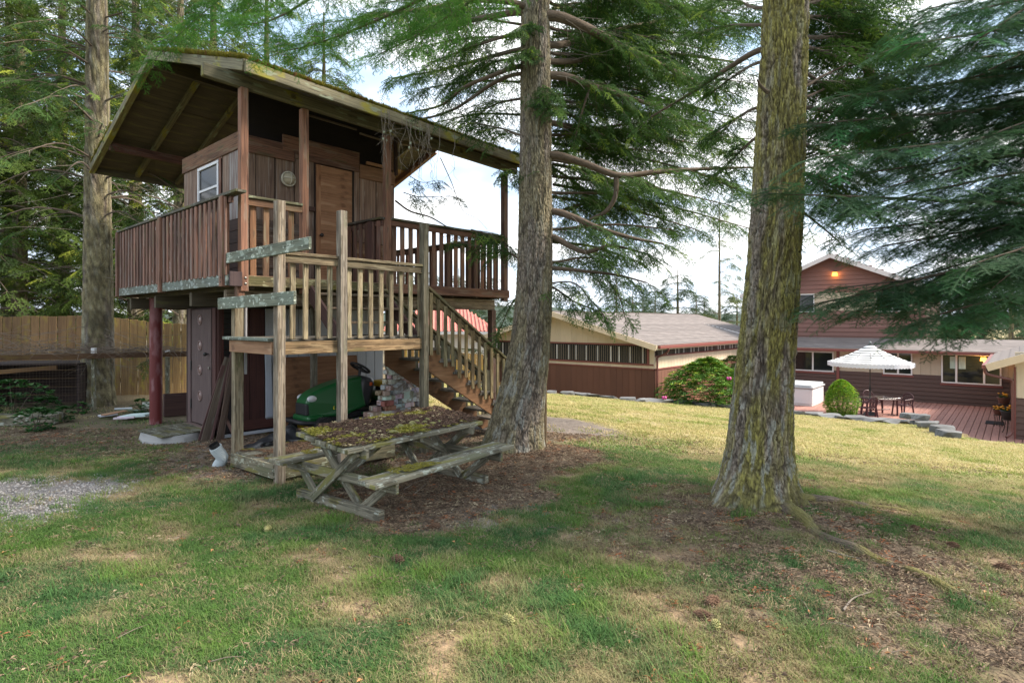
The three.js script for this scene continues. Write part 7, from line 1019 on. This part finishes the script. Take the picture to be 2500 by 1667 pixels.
{ // parasol, table and chairs, hot tub, flower pots
  const DY = -1.98, onDeck = (px, d) => [(px - 1250) / FOCAL * d, DY, -d];
  const U = thing('parasol', 'open white parasol with thin dark stripes and a fringed edge on the patio', 'parasol', onDeck(2125, 24.6)), R = 1.56, y0 = 2.16, y1 = 2.92, seg = 12;
  const st = tex(8, 512, (u, v) => { const k = (v * 8.5) % 1; return k < 0.36 && v < 0.97 ? [0.05, 0.065, 0.07] : [0.80, 0.81, 0.80]; }, true); st.wrapS = st.wrapT = THREE.ClampToEdgeWrapping;
  const prof = [[0.07, y1], [0.35, y1 - 0.19], [0.8, y1 - 0.43], [1.2, y1 - 0.60], [R, y0 + 0.02]], ps = [], uvs = [], N = prof.length;
  for (let k = 0; k < seg; k++) for (let i = 0; i < N - 1; i++) { const q = (j, s) => { const a = (k + s) / seg * 6.283; return [[Math.cos(a) * prof[j][0], prof[j][1], Math.sin(a) * prof[j][0]], [s, (prof[j][0] - 0.07) / (R - 0.07)]]; }; for (const [p, u] of [q(i, 0), q(i + 1, 1), q(i + 1, 0), q(i, 0), q(i, 1), q(i + 1, 1)]) { ps.push(...p); uvs.push(...u); } }
  const cg = geoFrom(ps, uvs); cg.computeVertexNormals(); part(U, 'canopy', cg, new THREE.MeshPhysicalMaterial({ map: st, roughness: 0.9, transmission: 0.2, thickness: 0, side: THREE.DoubleSide }));
  const fr = []; for (let k = 0; k < seg * 16; k++) { const a = k / (seg * 16) * 6.283, kk = Math.floor(k / 16), a0 = kk / seg * 6.283, a1 = (kk + 1) / seg * 6.283, f = (k % 16) / 16, x = lerp(Math.cos(a0), Math.cos(a1), f) * R, z = lerp(Math.sin(a0), Math.sin(a1), f) * R; fr.push(new THREE.BoxGeometry(0.045, 0.15 + 0.02 * (k % 3), 0.01).rotateY(-a + Math.PI / 2).translate(x, y0 - 0.05, z)); } part(U, 'fringe', merge(fr), std(0.74, 0.75, 0.78, 0.95)).userData.kind = 'stuff';
  part(U, 'pole', cyl(V(0, 0, 0), V(0, y1, 0), 0.024, 12), std(0.05, 0.05, 0.05, 0.4)); part(U, 'finial', new THREE.SphereGeometry(0.055, 12, 10).scale(1, 1.3, 1), std(0.12, 0.14, 0.14, 0.3), [0, y1 + 0.07, 0]); part(U, 'crank', cyl(V(0, 0.98, 0), V(0, 1.16, 0), 0.045, 12), std(0.03, 0.03, 0.03, 0.5));
  for (let k = 0; k < seg; k++) { const a = k / seg * 6.283; part(U, 'rib', cyl(V(0, y1 - 0.05, 0), V(Math.cos(a) * (R - 0.03), y0, Math.sin(a) * (R - 0.03)), 0.008, 5), std(0.05, 0.05, 0.05, 0.5)); } part(U, 'base', new THREE.CylinderGeometry(0.18, 0.28, 0.12, 20), std(0.03, 0.03, 0.03, 0.6), [0, 0.06, 0]);
  const plum = std(0.065, 0.022, 0.028, 0.45), Tb = thing('patio_table', 'dark framed patio table under the striped parasol', 'table', onDeck(2145, 24.55), 0.25); part(Tb, 'table_top', new RoundedBoxGeometry(1.25, 0.035, 0.9, 3, 0.012), std(0.05, 0.045, 0.045, 0.12), [0.05, 0.72, 0]); part(Tb, 'rim', tube([V(-0.58, 0.70, -0.45), V(0.68, 0.70, -0.45), V(0.68, 0.70, 0.45), V(-0.58, 0.70, 0.45), V(-0.58, 0.70, -0.44)], 0.02, 0.02, 6, 60), plum); for (const x of [-0.5, 0.6]) for (const z of [-0.36, 0.36]) part(Tb, 'leg', cyl(V(x, 0, z), V(x * 0.97, 0.7, z), 0.035, 8), plum); part(Tb, 'stretcher', cyl(V(-0.5, 0.22, 0), V(0.6, 0.22, 0), 0.02, 6), plum);
  const C = thing('patio_chair', 'dark plastic patio armchair nearest the lawn, its back to the viewer', 'chair', onDeck(2118, 23.75), 0.35, 'dark plastic patio armchairs');
  part(C, 'seat', new RoundedBoxGeometry(0.46, 0.035, 0.44, 3, 0.015), plum, [0, 0.42, 0]);
  for (const x of [-0.25, 0.25]) { part(C, 'leg', cyl(V(x * 1.1, 0, 0.26), V(x, 0.43, 0.2), 0.03, 8), plum); part(C, 'leg', cyl(V(x * 1.1, 0, -0.28), V(x, 0.62, -0.2), 0.03, 8), plum); part(C, 'arm', tube([V(x * 0.95, 0.66, 0.24), V(x * 1.08, 0.66, 0.02), V(x * 1.04, 0.63, -0.22)], 0.028, 0.028, 6, 10), plum); }
  part(C, 'back_frame', tube([V(-0.24, 0.42, 0.20), V(-0.25, 0.70, 0.25), V(-0.15, 0.84, 0.29), V(0, 0.88, 0.30), V(0.15, 0.84, 0.29), V(0.25, 0.70, 0.25), V(0.24, 0.42, 0.20)], 0.024, 0.024, 7, 30), plum); for (let k = -2; k <= 2; k++) part(C, 'back_slat', tube([V(k * 0.07, 0.43, 0.205), V(k * 0.078, 0.65, 0.245), V(k * 0.082, 0.85 - 0.012 * k * k, 0.29)], 0.017, 0.017, 5, 8), plum);
  const cp = (pos, turn, label) => { const q = C.clone(); q.name = numbered('patio_chair'); scene.add(q); q.position.set(...pos); q.rotation.y = turn; q.userData = { ...C.userData, label }; };
  cp(onDeck(2206, 24.6), 1.85, 'dark plastic patio armchair at the right end of the table, seen from the side'); cp(onDeck(2130, 25.5), 3.3, 'dark plastic patio armchair behind the table, facing the lawn');
  const H = thing('hot_tub', 'white hot tub with a pale cover by the house wall, left of the round shrub', 'hot tub', hw(7.6, DY, -3.4), HS.turn); part(H, 'shell', new RoundedBoxGeometry(2.1, 0.78, 2.3, 5, 0.10), std(0.72, 0.74, 0.76, 0.4), [0, 0.41, 0]); part(H, 'base_trim', bx(2.06, 0.08, 2.26, one), whiteTrim, [0, 0.04, 0]); part(H, 'rim', new RoundedBoxGeometry(2.2, 0.08, 2.4, 4, 0.035), std(0.42, 0.45, 0.47, 0.35), [0, 0.83, 0]); part(H, 'cover', new RoundedBoxGeometry(2.08, 0.10, 2.26, 4, 0.045), std(0.66, 0.70, 0.70, 0.35), [0, 0.92, 0]); part(H, 'control_panel', new RoundedBoxGeometry(0.16, 0.02, 0.34, 2, 0.008), std(0.05, 0.08, 0.08, 0.2), [-0.9, 0.985, 0.2]);
  const pot = (px, d, s, label, hgt) => { const P = thing('flower_pot', label, 'flower pot', onDeck(px, d)), q = rng(px), iron = std(0.06, 0.04, 0.03, 0.5); for (let k = 0; k < 4; k++) { const a = k * 1.57 + 0.4; part(P, 'stand_leg', tube([V(Math.cos(a) * 0.2 * s, 0, Math.sin(a) * 0.2 * s), V(Math.cos(a) * 0.14 * s, hgt * 0.5, Math.sin(a) * 0.14 * s), V(Math.cos(a) * 0.2 * s, hgt, Math.sin(a) * 0.2 * s)], 0.012, 0.012, 5, 8), iron); } part(P, 'stand_ring', new THREE.TorusGeometry(0.2 * s, 0.013, 6, 24).rotateX(Math.PI / 2), iron, [0, hgt, 0]);
    part(P, 'pot', new THREE.LatheGeometry([[0.01, 0], [0.17, 0], [0.25, 0.28], [0.27, 0.285], [0.27, 0.31], [0.235, 0.3], [0.2, 0.26], [0.01, 0.26]].map((v) => new THREE.Vector2(v[0] * s, v[1] * s)), 28), s > 0.9 ? std(0.025, 0.025, 0.028, 0.5) : std(0.16, 0.07, 0.05, 0.7), [0, hgt + 0.01, 0]);
    const fl = [], lv = [], lc = []; for (let k = 0; k < 16; k++) { const a = q() * 6.28, rr = 0.2 * s * Math.sqrt(q()), y = hgt + 0.36 * s + 0.16 * s * q(); fl.push(new THREE.SphereGeometry(0.04, 7, 5).scale(1, 0.6, 1).translate(Math.cos(a) * rr, y, Math.sin(a) * rr)); } for (let k = 0; k < 90; k++) { const a = q() * 6.28; lv.push(basis(V(Math.cos(a) * 0.17 * s * q(), hgt + 0.28 * s + 0.14 * s * q(), Math.sin(a) * 0.17 * s * q()), V(Math.cos(a), 0.5 * q(), Math.sin(a)).normalize(), V(0, 1, 0.1).normalize(), 1)); lc.push(mix3([0.03, 0.08, 0.02], [0.08, 0.16, 0.03], q())); } part(P, 'flowers', merge(fl), std(0.72, 0.30, 0.01, 0.6)).userData.kind = 'stuff'; instanced(P, 'leaves', leafGeo(0.09, 0.04), leafMat(0.5, 0.25), lv, lc); };
  pot(2466, 20.6, 1.0, 'black pot of yellow and orange flowers on an iron stand, nearest by the downspout', 0.45); pot(2452, 22.4, 0.8, 'brown pot of orange flowers on a taller stand behind the black pot', 0.75); pot(2438, 21.9, 0.62, 'small brown pot of yellow flowers left of the black pot', 0.42);
  const dm = thing('door_mat', 'dark doormat on the patio boards by the flower pots', 'mat', [(2430 - 1250) / FOCAL * 22.6, DY, -22.6], HS.turn); part(dm, 'mat', bx(0.9, 0.02, 0.55, one, 0.006), new THREE.MeshStandardMaterial({ color: 0x1c1c20, roughness: 1 }), [0, 0.012, 0]);
}
{ // fallen twigs on the lawn
  const r = rng(69), mat = std(0.20, 0.17, 0.14, 0.95), lab = ['bare stick lying in the grass at the lower right', 'short pale stick on bare soil beside the mossy root', 'thin twig on the litter under the table bench', 'long thin stick lying in the litter at the bench end', 'curved twig among the weeds at the left'];
  [[2060, 1500, 2085, 1470, 2130, 1452], [2020, 1350, 2060, 1362, 2100, 1372], [985, 1200, 1020, 1180, 1050, 1172], [1010, 1212, 1030, 1195, 1040, 1185], [105, 1048, 115, 1025, 145, 1010]].forEach((q, i) => { const a = groundPoint(q[0], q[1]), b = groundPoint(q[2], q[3]), c = groundPoint(q[4], q[5]), o = thing('stick', lab[i], 'stick', a); for (const p of [b, c]) p.sub(a).add(V(0, 0.02, 0)); part(o, 'twig', tube([V(0, 0.02, 0), b, c], 0.008, 0.003, 5, 10), mat); });
}
renderer.render(scene, camera);
